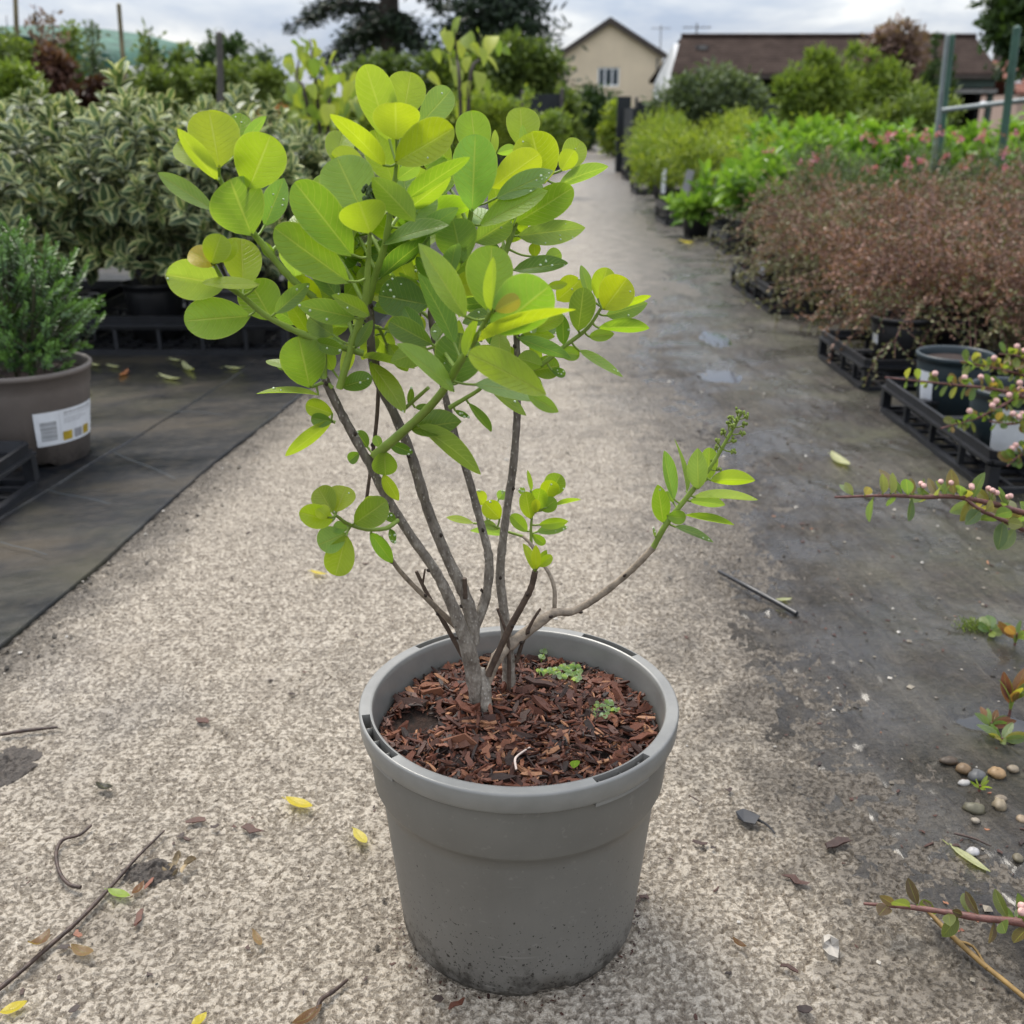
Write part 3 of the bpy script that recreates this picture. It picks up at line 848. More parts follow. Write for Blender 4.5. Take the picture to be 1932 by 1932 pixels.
def add_leaf(key, P0, P1, Wd, roll, col, curl, fold, shape, wave=0.0):
    pts = STEM_PTS[key]
    d = np.linalg.norm(pts - P0, axis=1)
    k = int(np.argmin(d))
    q = pts[k]
    if d[k] > .035: q = None
    c = np.array(LC[col]) * (1 + rng.normal(0, .07)) * np.array([1 + rng.normal(0, .06), 1, 1 + rng.normal(0, .1)])
    nd = int(rng.integers(2, 8)) if (col in 'bd' and rng.uniform() < .5) else (int(rng.integers(0, 3)) if rng.uniform() < .3 else 0)
    g = leaf_geo(P0, P1, Wd, roll, curl, fold, shape, q, wave, nd)
    part('leaf', g, [M_leaf, M_shoot, M_drop], STEMS[key], color=(*np.clip(c, 0.005, 1), 1))
def LL(key, conv, b, t, wpx, col, dy=0.0, yb=0.0, roll=None, curl=None, shape=None, wave=.012):
    """base and tip as measured in the photograph; yb: base ahead (+) of or before (-) its shoot; dy: tip further (+) than base"""
    bx, by = conv(*b)
    pts = STEM_PTS[key]
    sc_ = .5 if conv is z1 else .43946
    pr = np.array([(966 + IMG * p[0] / dep(p)) for p in pts]); prz = np.array([966 - IMG * float(np.dot(p - CAMP, UPV)) / dep(p) for p in pts])
    k = int(np.argmin((pr - bx) ** 2 + (prz - by) ** 2))
    Yb = pts[k][1] + yb
    P0 = at(bx, by, Yb); P1 = at(*conv(*t), Yb + dy)
    Wd = wpx * sc_ * dep(P0) / IMG
    L = np.linalg.norm(P1 - P0)
    if shape is None: shape = 'r' if wpx / max(math.hypot(t[0] - b[0], t[1] - b[1]), 1) > .52 else 'l'
    if roll is None:
        full = .42 * L
        if Wd < full * .8:
            roll = math.acos(max(.12, Wd / full)) * (1 if rng.uniform() < .5 else -1); Wd = full
        else:
            roll = rng.normal(0, .22); Wd = Wd / math.cos(roll)
    elif abs(roll) > .01:
        Wd = Wd / max(.25, math.cos(roll))
    add_leaf(key, P0, P1, Wd, roll, col, rng.uniform(-.05, .16) if curl is None else curl, rng.uniform(.12, .46), shape, wave)
a = lambda key, *r, **k: LL(key, z1, *r, **k)
b2 = lambda key, *r, **k: LL(key, z2, *r, **k)
# A: upper left shoot
a('A', (262, 445), (222, 226), 190, 'y', dy=.010, yb=-.008, curl=.02)
a('A', (325, 400), (348, 238), 92, 'l', dy=.02, yb=.02)
a('A', (345, 360), (432, 248), 45, 'b', dy=.02, yb=.02)
a('A', (372, 525), (455, 322), 195, 'l', dy=.004, yb=-.012, curl=.03)
a('A', (255, 495), (100, 300), 66, 'l', dy=-.015, yb=-.01)
a('A', (205, 445), (98, 345), 95, 'l', dy=.01, yb=.006)
a('A', (240, 605), (28, 465), 62, 'b', dy=-.01)
a('A', (385, 700), (300, 487), 210, 'g', dy=-.014, yb=-.012, curl=.04, roll=.1)
a('A', (432, 665), (508, 482), 95, 'b', dy=.02, yb=.012)
a('A', (470, 790), (420, 720), 40, 'g')
# B: left shoot with the yellow tuft
a('B', (245, 812), (148, 752), 90, 'o', yb=-.006, wave=.05, curl=.3)
a('B', (232, 806), (265, 698), 105, 'y', yb=-.012, curl=.25)
a('B', (262, 800), (318, 722), 70, 'y', yb=-.004, curl=.2)
a('B', (285, 885), (62, 848), 150, 'p', dy=-.02, yb=.008, wave=.05)
a('B', (352, 905), (345, 708), 150, 'l', dy=.02, yb=.01)
a('B', (412, 884), (195, 884), 48, 'l', dy=-.03, yb=-.006)
a('B', (462, 1020), (375, 872), 160, 'g', dy=.01, yb=.012)
a('B', (378, 1005), (130, 1020), 158, 'g', dy=-.02, yb=-.006, roll=.25)
a('B', (470, 995), (602, 880), 66, 'b', dy=.01)
a('B', (620, 1100), (722, 1130), 62, 'g', dy=-.01)
# C: the tall middle shoots
a('C2', (905, 345), (812, 55), 140, 'l', dy=-.004, yb=.006, curl=.02, shape='r')
a('C2', (955, 255), (985, 84), 148, 'l', dy=.01, yb=.010, curl=.0)
a('C2', (930, 340), (925, 197), 172, 'y', dy=-.01, yb=-.014, roll=.2)
a('C2', (925, 425), (1150, 296), 150, 'y', dy=-.012, yb=-.018, roll=-.25, shape='r')
a('C2', (1015, 285), (1140, 148), 110, 'b', dy=.02, yb=.025, shape='r')
a('C2', (885, 440), (688, 225), 84, 'l', dy=-.03, yb=-.01)
a('C2', (920, 510), (845, 300), 128, 'l', dy=.01, yb=.004)
a('C2', (930, 490), (1015, 430), 62, 'p', yb=.01)
a('C2', (968, 565), (1205, 398), 72, 'g', dy=-.02, yb=-.008)
a('C', (800, 610), (705, 404), 205, 'p', dy=.01, yb=.012, curl=.02, roll=.1)
a('C2', (700, 430), (728, 308), 110, 'l', dy=.02, yb=.03)
a('C2', (825, 470), (690, 385), 100, 'y', dy=.01, yb=.022)
a('C', (765, 778), (548, 498), 165, 'g', dy=-.012, yb=-.006, roll=.2, shape='r')
a('C', (752, 878), (468, 672), 150, 'g', dy=-.02, yb=-.010, roll=.3, shape='r')
a('C', (832, 692), (788, 574), 178, 'y', dy=-.012, yb=-.022, roll=.0, shape='r', curl=.0)
a('C', (1000, 648), (840, 478), 108, 'g', dy=-.012, yb=-.012)
a('C2', (978, 665), (1060, 538), 98, 'b', dy=.02, yb=.012)
a('C2', (995, 705), (1162, 598), 72, 'b', dy=-.01, yb=.004)
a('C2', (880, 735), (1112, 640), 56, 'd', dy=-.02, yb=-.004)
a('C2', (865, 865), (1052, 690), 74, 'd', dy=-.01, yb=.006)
a('C', (775, 1012), (565, 962), 92, 'b', dy=-.025, yb=-.006)
a('C', (830, 1002), (690, 925), 66, 'g', dy=-.02, yb=-.012)
a('C', (690, 1075), (600, 1010), 92, 'b', dy=.0, yb=.01)
a('C', (650, 940), (525, 880), 105, 'y', dy=.0, yb=.03)
a('C2', (655, 870), (640, 770), 120, 'l', dy=.0, yb=.03)
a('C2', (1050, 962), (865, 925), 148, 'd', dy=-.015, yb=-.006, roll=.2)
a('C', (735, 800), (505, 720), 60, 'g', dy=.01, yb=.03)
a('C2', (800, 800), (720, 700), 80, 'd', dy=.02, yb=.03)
# D: upper right
a('D', (1215, 610), (1228, 318), 168, 'p', dy=.006, yb=-.012, curl=.02, shape='r')
a('D', (1235, 420), (1212, 228), 132, 'l', dy=.01, yb=.012)
a('D', (1298, 395), (1302, 300), 30, 'p', yb=.01)
a('DB', (1290, 520), (1472, 388), 122, 'y', dy=-.01, yb=-.024, roll=.15, shape='r')
a('DB', (1405, 372), (1398, 216), 126, 'l', dy=.01, yb=.010)
a('DB', (1418, 370), (1405, 282), 32, 'p', yb=.0)
a('DB', (1488, 505), (1440, 308), 172, 'l', dy=.0, yb=-.004, roll=.1)
a('DB', (1552, 456), (1600, 378), 72, 'y', yb=.006)
a('DB', (1562, 452), (1625, 346), 98, 'l', dy=.02, yb=.016)
a('DB', (1540, 512), (1718, 428), 56, 'b', dy=.02)
a('D', (1305, 560), (1520, 452), 80, 'b', dy=-.01, yb=-.006)
a('D', (1240, 665), (1500, 530), 76, 'g', dy=-.015, yb=-.012)
a('DB', (1378, 655), (1595, 520), 118, 'g', dy=-.01, yb=-.012, shape='r')
a('DB', (1385, 702), (1648, 668), 92, 'b', dy=.01, yb=.004)
a('D', (1225, 725), (1362, 640), 108, 'b', dy=.0, yb=-.004)
a('DB', (1370, 832), (1578, 803), 62, 'd', dy=.0)
a('DB', (1452, 782), (1450, 728), 46, 'y', yb=.01)
a('DB', (1490, 792), (1552, 768), 58, 'p', yb=.01)
a('D', (1180, 805), (1140, 638), 158, 'g', dy=-.008, yb=-.014, roll=.15)
a('D', (1130, 640), (1085, 505), 42, 'l', dy=.0)
a('DB', (1310, 390), (1380, 372), 40, 'p', yb=.02)
a('DB', (1500, 890), (1575, 882), 34, 'l', yb=-.006)
# E: front middle shoot
a('E', (1192, 1012), (1018, 728), 108, 'p', dy=-.01, yb=-.012, shape='l', curl=.04)
a('E', (1150, 1110), (1028, 835), 88, 'd', dy=.01, yb=.012)
a('E', (1275, 985), (1290, 738), 178, 'g', dy=.01, yb=.006, shape='r', curl=.02)
a('E', (1290, 1070), (1508, 890), 208, 'g', dy=-.008, yb=-.008, shape='r', roll=.15)
a('E', (1290, 985), (1292, 778), 48, 'l', dy=-.014, yb=-.012)
a('E', (1300, 985), (1395, 938), 70, 'o', dy=-.01, yb=-.014)
a('E', (1240, 1102), (1602, 962), 42, 'y', dy=-.03, yb=-.016)
a('E', (1150, 1265), (1175, 1068), 190, 'd', dy=.01, yb=.008, shape='r', roll=.2)
a('E', (1495, 1300), (1208, 1140), 118, 'l', dy=-.02, yb=-.035, curl=.05, shape='r')
a('E', (1150, 1290), (942, 1102), 70, 'p', dy=-.025, yb=-.01)
a('E', (1225, 1262), (1505, 1302), 80, 'b', dy=.01, yb=.006)
a('E', (1425, 1298), (1542, 1366), 56, 'g', yb=.015)
a('EC', (1285, 1282), (1422, 1378), 46, 'g', dy=.0)
a('E', (985, 1432), (1172, 1398), 90, 'd', dy=-.01)
a('E', (1010, 1418), (1268, 1584), 76, 'g', dy=-.03)
a('S2', (830, 1178), (968, 1362), 76, 'g', dy=-.02, yb=-.008)
a('EC', (1200, 1330), (1286, 1444), 32, 'd', dy=.01)
a('EB', (978, 1342), (986, 1272), 26, 'd')
a('S2', (800, 1160), (1002, 1196), 36, 'g', dy=-.02)
a('EC', (1150, 1360), (1205, 1385), 22, 'd')
a('EB', (1000, 1350), (1060, 1345), 26, 'd')
a('E', (885, 1512), (888, 1604), 96, 'g', yb=-.004)
a('E', (880, 1600), (938, 1702), 50, 'l', yb=-.004)
a('E', (900, 1482), (992, 1522), 44, 'd', yb=.006)
a('E', (822, 1500), (778, 1440), 54, 'd', yb=.012)
a('E', (790, 1520), (748, 1552), 46, 'd', yb=.012)
a('E', (870, 1500), (850, 1455), 36, 'b', yb=.006)
a('E', (1190, 1160), (1230, 1010), 40, 'l', yb=-.016)
# F: top of the left stem
a('FS', (602, 1274), (562, 1083), 168, 'g', dy=.0, yb=-.006, roll=.1)
a('FS', (640, 1304), (405, 1278), 34, 'l', dy=-.02)
a('F2', (690, 1372), (588, 1338), 74, 'l')
a('F2', (688, 1402), (608, 1388), 54, 'd', yb=-.004)
a('F2', (690, 1398), (512, 1534), 48, 'l', dy=-.015)
a('C', (722, 1272), (838, 1238), 74, 'd', yb=.006)
a('FS', (560, 1215), (438, 1158), 42, 'p', dy=.02)
a('FS', (545, 1200), (480, 1195), 30, 'b', dy=.01)
a('C', (775, 1125), (840, 1020), 44, 'd', yb=-.006)
a('C', (690, 1210), (655, 1130), 60, 'l', yb=.01)
# G: right shoot
a('GS', (1712, 980), (1800, 862), 138, 'y', yb=-.006, shape='r')
a('GS', (1690, 942), (1725, 822), 88, 'l', yb=.008)
a('GS', (1615, 1062), (1638, 898), 100, 'g', yb=-.006)
a('GS', (1658, 930), (1630, 812), 40, 'b', yb=.01)
a('GS', (1535, 945), (1625, 868), 98, 'y', yb=.02)
a('GS', (1720, 1003), (1878, 955), 70, 'b', yb=.006)
a('GS', (1780, 972), (1888, 922), 26, 'y')
a('GS', (1690, 1050), (1884, 1040), 42, 'g')
a('GS', (1655, 1082), (1752, 1070), 48, 'g', yb=.01)
a('GS', (1560, 1112), (1558, 998), 52, 'd')
a('GS', (1618, 1134), (1782, 1236), 42, 'g')
a('GS', (1538, 1140), (1622, 1150), 56, 'g')
a('S4', (1388, 1088), (1588, 1162), 60, 'b', yb=-.01)
a('GS', (1482, 1194), (1388, 1160), 76, 'y', yb=-.01)
a('GS', (1440, 1212), (1545, 1190), 88, 'g', yb=.006)
a('GS', (1515, 1208), (1568, 1226), 36, 'd')
a('S4', (1398, 1060), (1528, 1082), 50, 'l')
a('S4', (1380, 1000), (1480, 960), 70, 'g', yb=.01)
a('GS', (1440, 1225), (1480, 1262), 22, 'd')
a('S4', (1400, 1180), (1300, 1110), 60, 'g', yb=.012)
# H: lower left rosette
a('H', (690, 1745), (635, 1652), 96, 'l', dy=.01)
a('H', (702, 1745), (742, 1648), 98, 'l', dy=.012)
a('H', (690, 1778), (574, 1748), 92, 'y', dy=-.015, yb=-.008, curl=.25)
a('H', (672, 1765), (632, 1726), 60, 'y', yb=-.014, curl=.3)
a('H', (740, 1826), (634, 1868), 105, 'p', dy=-.01)
a('H', (742, 1830), (700, 1982), 114, 'l', dy=-.006, yb=-.006, shape='r')
a('H', (770, 1788), (892, 1702), 112, 'g', yb=-.004)
a('H', (810, 1742), (852, 1688), 64, 'l', yb=.014)
a('H', (926, 1778), (892, 1752), 36, 'd', curl=.3)
a('H', (904, 1806), (922, 1862), 30, 'd')
a('H', (830, 1820), (918, 1936), 58, 'g', yb=.004)
a('H', (748, 1806), (690, 1800), 50, 'p')
# I, J: small shoots behind
b2('IT', (752, 725), (686, 655), 84, 'y')
b2('IT', (682, 665), (650, 608), 64, 'l', yb=.01)
b2('IT', (745, 640), (770, 605), 50, 'b', yb=.02)
b2('IS', (882, 725), (862, 610), 74, 'l', yb=-.006)
b2('IS', (902, 695), (925, 594), 80, 'l')
b2('IS', (930, 690), (992, 642), 68, 'g')
b2('IS', (945, 640), (972, 558), 84, 'y', yb=.006)
b2('IS', (960, 625), (1012, 535), 94, 'g', yb=.012)
b2('IS', (985, 668), (1098, 640), 22, 'l')
b2('IS', (918, 750), (1044, 735), 50, 'l')
b2('IS', (908, 780), (1042, 762), 46, 'b', yb=.006)
b2('IS', (868, 780), (798, 708), 58, 'g')
b2('IT', (640, 745), (522, 712), 24, 'l')
b2('IS', (884, 606), (868, 516), 20, 'l')
b2('IS', (890, 790), (944, 835), 40, 'g')
b2('IT', (740, 770), (680, 740), 40, 'b')
b2('IT', (770, 795), (625, 765), 40, 'b', yb=.01)
b2('IS', (905, 700), (905, 640), 40, 'y', yb=-.01)
b2('IS', (850, 620), (840, 590), 30, 'b', yb=.01)
b2('J', (896, 942), (858, 832), 40, 'l')
b2('J', (906, 942), (905, 840), 44, 'y', yb=-.004)
b2('J', (916, 930), (974, 884), 44, 'y')
b2('J', (910, 932), (952, 858), 40, 'l', yb=.006)
# K: the low branch to the right, with its flower panicle
b2('KS', (1452, 742), (1430, 580), 80, 'g')
b2('KS', (1498, 645), (1448, 432), 56, 'b')
b2('KS', (1552, 612), (1518, 376), 28, 'b', yb=.008)
b2('KS', (1602, 598), (1600, 426), 88, 'b', yb=-.006)
b2('KS', (1642, 560), (1652, 418), 76, 'p', yb=.01)
b2('KS', (1652, 560), (1844, 552), 64, 'y')
b2('KS', (1582, 632), (1858, 646), 40, 'l')
b2('KS', (1565, 648), (1718, 664), 46, 'b', yb=.008)
b2('KS', (1540, 708), (1758, 742), 30, 'g')
b2('KS', (1500, 758), (1674, 814), 40, 'd')
b2('KS', (1468, 712), (1550, 722), 62, 'g', yb=-.008)
b2('KS', (1416, 800), (1410, 762), 14, 'b')
b2('KS', (1496, 655), (1466, 605), 24, 'b', yb=.01)
def bud_cluster(key, pts_px, conv, rpx, n, Yo=0.0, mat=None, name='flower_bud'):
    g = Geo()
    pts = STEM_PTS[key]
    for (px, py) in pts_px:
        c0 = at(*conv(px, py), pts[-1][1] + rng.normal(0, .004) + Yo)
        k = int(np.argmin(np.linalg.norm(pts - c0 - np.array([0, 0, -.006]), axis=1)))
        if np.linalg.norm(pts[k] - c0) < .05: tube(g, [pts[k], (pts[k] + c0) / 2 + [0, 0, -.001], c0], [.0007, .0006, .0006], 5, 2)
        rr_ = rpx * .44 * dep(c0) / IMG
        for q in range(n):
            d = unit(rng.normal(size=3)) * rr_ * .6
            lathe(g, [(0, -1), (.55, -.75), (.95, 0), (.6, .7), (0, 1)] @ np.array([[rr_ * .42, 0], [0, rr_ * .5]]), c0 + d, 7)
    return part(name, g, mat or M_bud, STEMS[key])
bud_cluster('KS', [(1770, 258), (1792, 268), (1742, 292), (1762, 302), (1750, 326), (1802, 320), (1792, 356), (1708, 352), (1686, 390), (1756, 384), (1752, 436), (1684, 418), (1668, 480), (1690, 516), (1812, 282), (1730, 318)], z2, 16, 6)
bud_cluster('C', [(818, 530), (838, 548), (822, 562), (842, 522)], z1, 26, 9, -.004, M_darkbud)

# small leafy side shoots that fill the middle of the crown
def side_shoot(parent_key, t, tip, nl, lsz, cols):
    P = STEM_PTS[parent_key]
    k = int(t * (len(P) - 1)); p0 = P[k]
    tip = np.asarray(tip, float)
    mid = (p0 + tip) / 2 + np.array([0, 0, .008])
    pts = smooth_path([p0, mid, tip], 6)
    key = f'{parent_key}_{k}_{nl}_{rng.integers(1e6)}'
    stem(key, [p0, mid, tip], [.0019, .0016, .0010], M_shoot, (), 1, 'stem', 6)
    ax = unit(tip - p0)
    for q in range(nl):
        s = .35 + .65 * (q + .5) / nl
        b = pts[int(s * (len(pts) - 1))]
        ang = q * 2.4
        X = unit(np.cross(ax, [.3, .8, .4])); Yv = np.cross(ax, X)
        d = unit((X * math.cos(ang) + Yv * math.sin(ang)) * (1.15 - .7 * s) + ax * (.35 + .5 * s) + np.array([0, 0, .12]))
        L = lsz * rng.uniform(.7, 1.1)
        add_leaf(key, b + d * .006, b + d * (L + .006), L * rng.uniform(.40, .54), rng.uniform(-.9, .9), cols[rng.integers(len(cols))], rng.uniform(0, .22), rng.uniform(.15, .4), 'r' if rng.uniform() < .35 else 'l', .02)
for pk, t, tz, y, n_, ls in [('S2', .97, (760, 840), .85, 6, .042), ('S2', .9, (740, 1130), .87, 5, .034), ('S3', .9, (950, 1010), .88, 6, .034), ('S3', .97, (1000, 860), .90, 7, .042),
                             ('S3', .99, (1130, 900), .83, 6, .042), ('S4', .9, (1300, 1010), .90, 6, .040), ('S4', .96, (1260, 880), .90, 6, .042), ('S2', .99, (900, 870), .87, 7, .040),
                             ('S3', .8, (1160, 1180), .89, 5, .032), ('D', .5, (1110, 700), .89, 6, .042), ('C2', .45, (790, 700), .83, 6, .042), ('S4', .99, (1330, 700), .90, 6, .042),
                             ('S2', .86, (900, 1130), .84, 5, .030), ('S1', .97, (560, 1010), .83, 5, .038), ('S4', .82, (1460, 1120), .88, 4, .030), ('DB', .5, (1440, 640), .90, 5, .040), ('C2', .6, (1010, 620), .84, 6, .048), ('C2', .3, (700, 620), .85, 6, .048), ('D', .3, (1000, 760), .84, 6, .048), ('C', .5, (640, 720), .82, 6, .046),
                             ('D', .7, (1090, 500), .89, 6, .046), ('A', .3, (560, 760), .82, 5, .044), ('E', .55, (1040, 1130), .76, 5, .040), ('S3', .97, (960, 940), .83, 6, .040), ('S4', .93, (1300, 1120), .86, 5, .036), ('C', .25, (700, 930), .82, 5, .040)]:
    side_shoot(pk, t, at(*z1(*tz), y), n_, ls, ['g', 'l', 'd', 'b', 'l'])

# ------------------------------------------------------------------ foliage kinds
m = Mat('variegated_leaf')
t = m.attr()
uv = m.n('ShaderNodeUVMap').outputs[0]
u = m.n('ShaderNodeSeparateXYZ', {0: uv}).outputs[0]
uu = m.math('ABSOLUTE', m.math('SUBTRACT', u, .5))
mar = m.ramp(m.math('ADD', uu, m.math('MULTIPLY', m.math('SUBTRACT', m.noise(m.objc(), 130, 2), .5), .16)), (.305, 0.0), (.375, 1.0))
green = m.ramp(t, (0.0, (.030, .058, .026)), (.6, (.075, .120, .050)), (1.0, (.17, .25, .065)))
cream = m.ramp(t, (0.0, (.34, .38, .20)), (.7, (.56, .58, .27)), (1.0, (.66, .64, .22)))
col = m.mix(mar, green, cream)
b_ = m.bsdf(col, .42, .4)
tr = m.n('ShaderNodeBsdfTranslucent', {'Color': col}).outputs[0]
M_hebe = m.finish(m.n('ShaderNodeMixShader', {0: .22, 1: b_, 2: tr}).outputs[0])
M_hebestem = plain('shrub_stem', (.085, .085, .05), .6, .3, .3, 60)
M_tiny = foliage_mat('tiny_green_leaf', (.016, .048, .018), (.15, .29, .055), .2, .38, .45)
M_brownleaf = foliage_mat('brown_shrub_leaf', (.080, .060, .032), (.33, .175, .12), .18, .5, .4)
M_oliveleaf = foliage_mat('olive_shrub_leaf', (.060, .080, .030), (.235, .225, .105), .18, .5, .4)
M_lime = foliage_mat('lime_leaf', (.12, .19, .03), (.36, .42, .055), .35)
M_broad = foliage_mat('broad_green_leaf', (.07, .17, .030), (.24, .38, .055), .35, .35, .5)
M_vine = foliage_mat('large_pale_leaf', (.16, .25, .05), (.40, .44, .06), .45)
M_olive = foliage_mat('grey_green_leaf', (.065, .095, .045), (.19, .235, .115), .25)
M_mid = foliage_mat('mid_green_leaf', (.070, .110, .026), (.23, .29, .060), .3)
M_light = foliage_mat('light_green_leaf', (.10, .16, .03), (.27, .34, .06), .35)
M_dark = foliage_mat('dark_conifer_needle', (.010, .020, .012), (.035, .060, .026), .08)
M_darkgreen = foliage_mat('dark_green_leaf', (.018, .040, .012), (.075, .125, .030), .2)
M_red = foliage_mat('dark_red_leaf', (.050, .024, .018), (.155, .075, .050), .25)
M_pinkbrown = foliage_mat('pink_brown_leaf', (.12, .080, .065), (.32, .21, .17), .25)
M_orange = foliage_mat('orange_leaf', (.26, .10, .03), (.50, .22, .06), .3)
M_coton = foliage_mat('glossy_small_leaf', (.055, .105, .022), (.22, .25, .055), .25, .33, .5)
M_pinkflower = foliage_mat('pink_flower', (.42, .09, .16), (.62, .28, .34), .3)
M_trunk = plain('tree_bark', (.055, .045, .036), .8, .3, .35, 12, .01)
M_redstem = plain('red_brown_stem', (.13, .055, .045), .5, .4, .3, 150, .001)
M_budpink = plain('pink_bud', (.60, .36, .32), .5, .4, .35, 200)
M_stake = plain('wooden_stake', (.19, .16, .09), .8, .3, .3, 10, .003)
M_darkstake = plain('dark_stake', (.085, .078, .068), .8, .3, .3, 10, .003)

def frame_of(axis, roll=0.0, s=1.0, loc=(0, 0, 0)):
    Z = unit(axis); X = unit(np.cross([.13, .9, .31], Z)); Y = np.cross(Z, X)
    c, q = math.cos(roll), math.sin(roll)
    M = np.eye(4)
    M[:3, 0], M[:3, 1], M[:3, 2] = (X * c + Y * q) * s, (Y * c - X * q) * s, Z * s
    M[:3, 3] = loc
    return M
def sprig_frames(n, length, L, W, seed, pairs=True, open0=75, open1=18, jit=.12):
    """leaves along a stem that points up +Z: positions, directions, normals, lengths, widths, tones"""
    r = np.random.default_rng(seed)
    o = []
    for k in range(n):
        t = (k + .6) / n
        ang0 = k * (np.pi / 2) if pairs else k * 2.4
        for q in (range(2) if pairs else range(1)):
            az = ang0 + q * np.pi + r.normal(0, .2)
            op = R(open0 + (open1 - open0) * t + r.normal(0, 8))
            d = np.array([math.cos(az) * math.sin(op), math.sin(az) * math.sin(op), math.cos(op)])
            nrm = np.array([-math.cos(az) * math.cos(op), -math.sin(az) * math.cos(op), math.sin(op)])
            sz = (.72 + .45 * math.sin(np.pi * min(1, t * .9 + .08))) * (1 + r.normal(0, jit))
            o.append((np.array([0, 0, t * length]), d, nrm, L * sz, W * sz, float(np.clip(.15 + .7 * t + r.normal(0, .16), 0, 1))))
    return [np.array([x[i] for x in o]) for i in range(6)]
def xf(fr, M):
    A = M[:3, :3]; s = np.linalg.norm(A[:, 0])
    return fr[0] @ A.T + M[:3, 3], fr[1] @ A.T / s, fr[2] @ A.T / s, fr[3] * s, fr[4] * s, fr[5]

# leaf pieces shared by every shrub with pickable leaves
def leaf_mesh(name, mat, L, W, tpl, tone):
    g = Geo(); leaves(g, [[0, 0, 0]], [[0, 0, 1]], [[0, -1, 0]], L, W, tone, tpl)
    return g.mesh(name, mat)
def in_frame(p):
    z = dep(p)
    if z < .1: return False
    x, y = (p[0]) / z, float(np.dot(p - CAMP, UPV)) / z
    return abs(x) < .52 and abs(y) < .52
def pot_part(t, loc, rt, rb, h, mat, lip=.006, band=.16, notches=True, seg=48):
    c = np.asarray(loc, float)
    g = Geo()
    lathe(g, [(0, .006), (rb * .92, .006), (rb * .95, 0), (rb, .002), (rb + (rt - rb) * (1 - band) * .9, h * (1 - band) - .004), (rt - lip, h * (1 - band)), (rt - lip * .6, h - .014),
              (rt, h - .013), (rt + .001, h - .003), (rt - .002, h), (rt - lip, h - .001), (rt - lip - .002, h - .006), (rt * .9, h * .82)], c, seg,
          warp=notch([R(-60), R(30), R(120), R(210)], .22, .012) if notches else None)
    po = part('pot', g, mat, t)
    g = Geo()
    lathe(g, [(0, h * .9), (rt * .5, h * .9), (rt * .93, h * .87)], c, 24)
    part('soil', g, M_soil, po)
    return po
def dome_dirs(n, r, up=.15):
    v = r.normal(size=(n * 3, 3)); v /= np.linalg.norm(v, axis=1)[:, None]
    v = v[v[:, 2] > -.62 + up * 0][:n]
    return v
def bush(t, loc, cz, Rx, Rz, n, frames, length, stem_r, mleaf, mstem, seed, pick=0, leaf_meshes=None, objects=True, tpl=T_OV, upw=.55, name='sprig', tone_shift=0.0, trunk=True):
    """sprigs over a dome; picked ones carry their leaves as pieces, the rest of the near ones are one piece each, far ones are one mass"""
    r = np.random.default_rng(seed)
    c = np.asarray(loc, float) + [0, 0, cz]
    dirs = dome_dirs(n, r)
    Ms = []
    for d in dirs:
        k = r.uniform(.45, 1.0) ** .6 * (1 + r.normal(0, .05))
        p = c + d * np.array([Rx, Rx, Rz]) * k
        ax = unit(d * np.array([1, 1, .8]) + np.array([0, 0, upw]) + r.normal(0, .25, 3))
        s = r.uniform(.8, 1.2)
        Ms.append((p, ax, s, r.uniform(0, 6.28), k))
    order = sorted(range(len(Ms)), key=lambda i: np.linalg.norm(Ms[i][0] - CAMP) - .3 * np.dot(dirs[i], unit(CAMP - c)) + (0 if in_frame(Ms[i][0]) else 5))
    off = WOFF[t]
    rest = Geo()
    if trunk:
        for q in range(7):
            d = dirs[q]
            tube(rest, [np.asarray(loc) + [0, 0, cz * .35], c * .6 + np.asarray(loc) * .4 + d * Rx * .3, c + d * np.array([Rx, Rx, Rz]) * .75], [.006, .005, .003], 5, 3, .4, 1)
    if objects:
        var_me = []
        for fr in frames:
            g = Geo(); tube(g, [[0, 0, -.03], [0, 0, length * .5], [0, 0, length]], [stem_r, stem_r * .8, stem_r * .4], 5, 2, .4, 1)
            gs = Geo(); tube(gs, [[0, 0, -.03], [0, 0, length * .5], [0, 0, length]], [stem_r, stem_r * .8, stem_r * .4], 5, 2, .4, 0)
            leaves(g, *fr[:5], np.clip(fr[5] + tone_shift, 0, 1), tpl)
            var_me.append((g.mesh(name, [mleaf, mstem]), gs.mesh(name, mstem)))
    for rank, i in enumerate(order):
        p, ax, s, roll, k = Ms[i]
        v = int(r.integers(len(frames)))
        if objects and rank < 260:
            Mw = frame_of(ax, roll, s, p - ax * length * s * .8 - off)
            o = obj(name, var_me[v][1 if rank < pick else 0], t, mat4=Matrix(Mw.tolist()))
            if rank < pick:
                fr = frames[v]
                for q in range(len(fr[0])):
                    X = np.cross(fr[1][q], fr[2][q]); X = unit(X)
                    A = np.eye(4); A[:3, 0] = X; A[:3, 2] = fr[1][q]; A[:3, 1] = np.cross(fr[1][q], X)
                    A[:3, :3] *= fr[3][q]; A[:3, 3] = fr[0][q]
                    obj('leaf', leaf_meshes[min(len(leaf_meshes) - 1, int(fr[5][q] * len(leaf_meshes)))], o, mat4=Matrix(A.tolist()))
        else:
            fr = xf(frames[v], frame_of(ax, roll, s, p - ax * length * s * .8))
            leaves(rest, *fr[:5], np.clip(fr[5] + tone_shift, 0, 1), tpl)
    if rest.n:
        part('foliage', rest, [mleaf, mstem], t, kind='stuff')

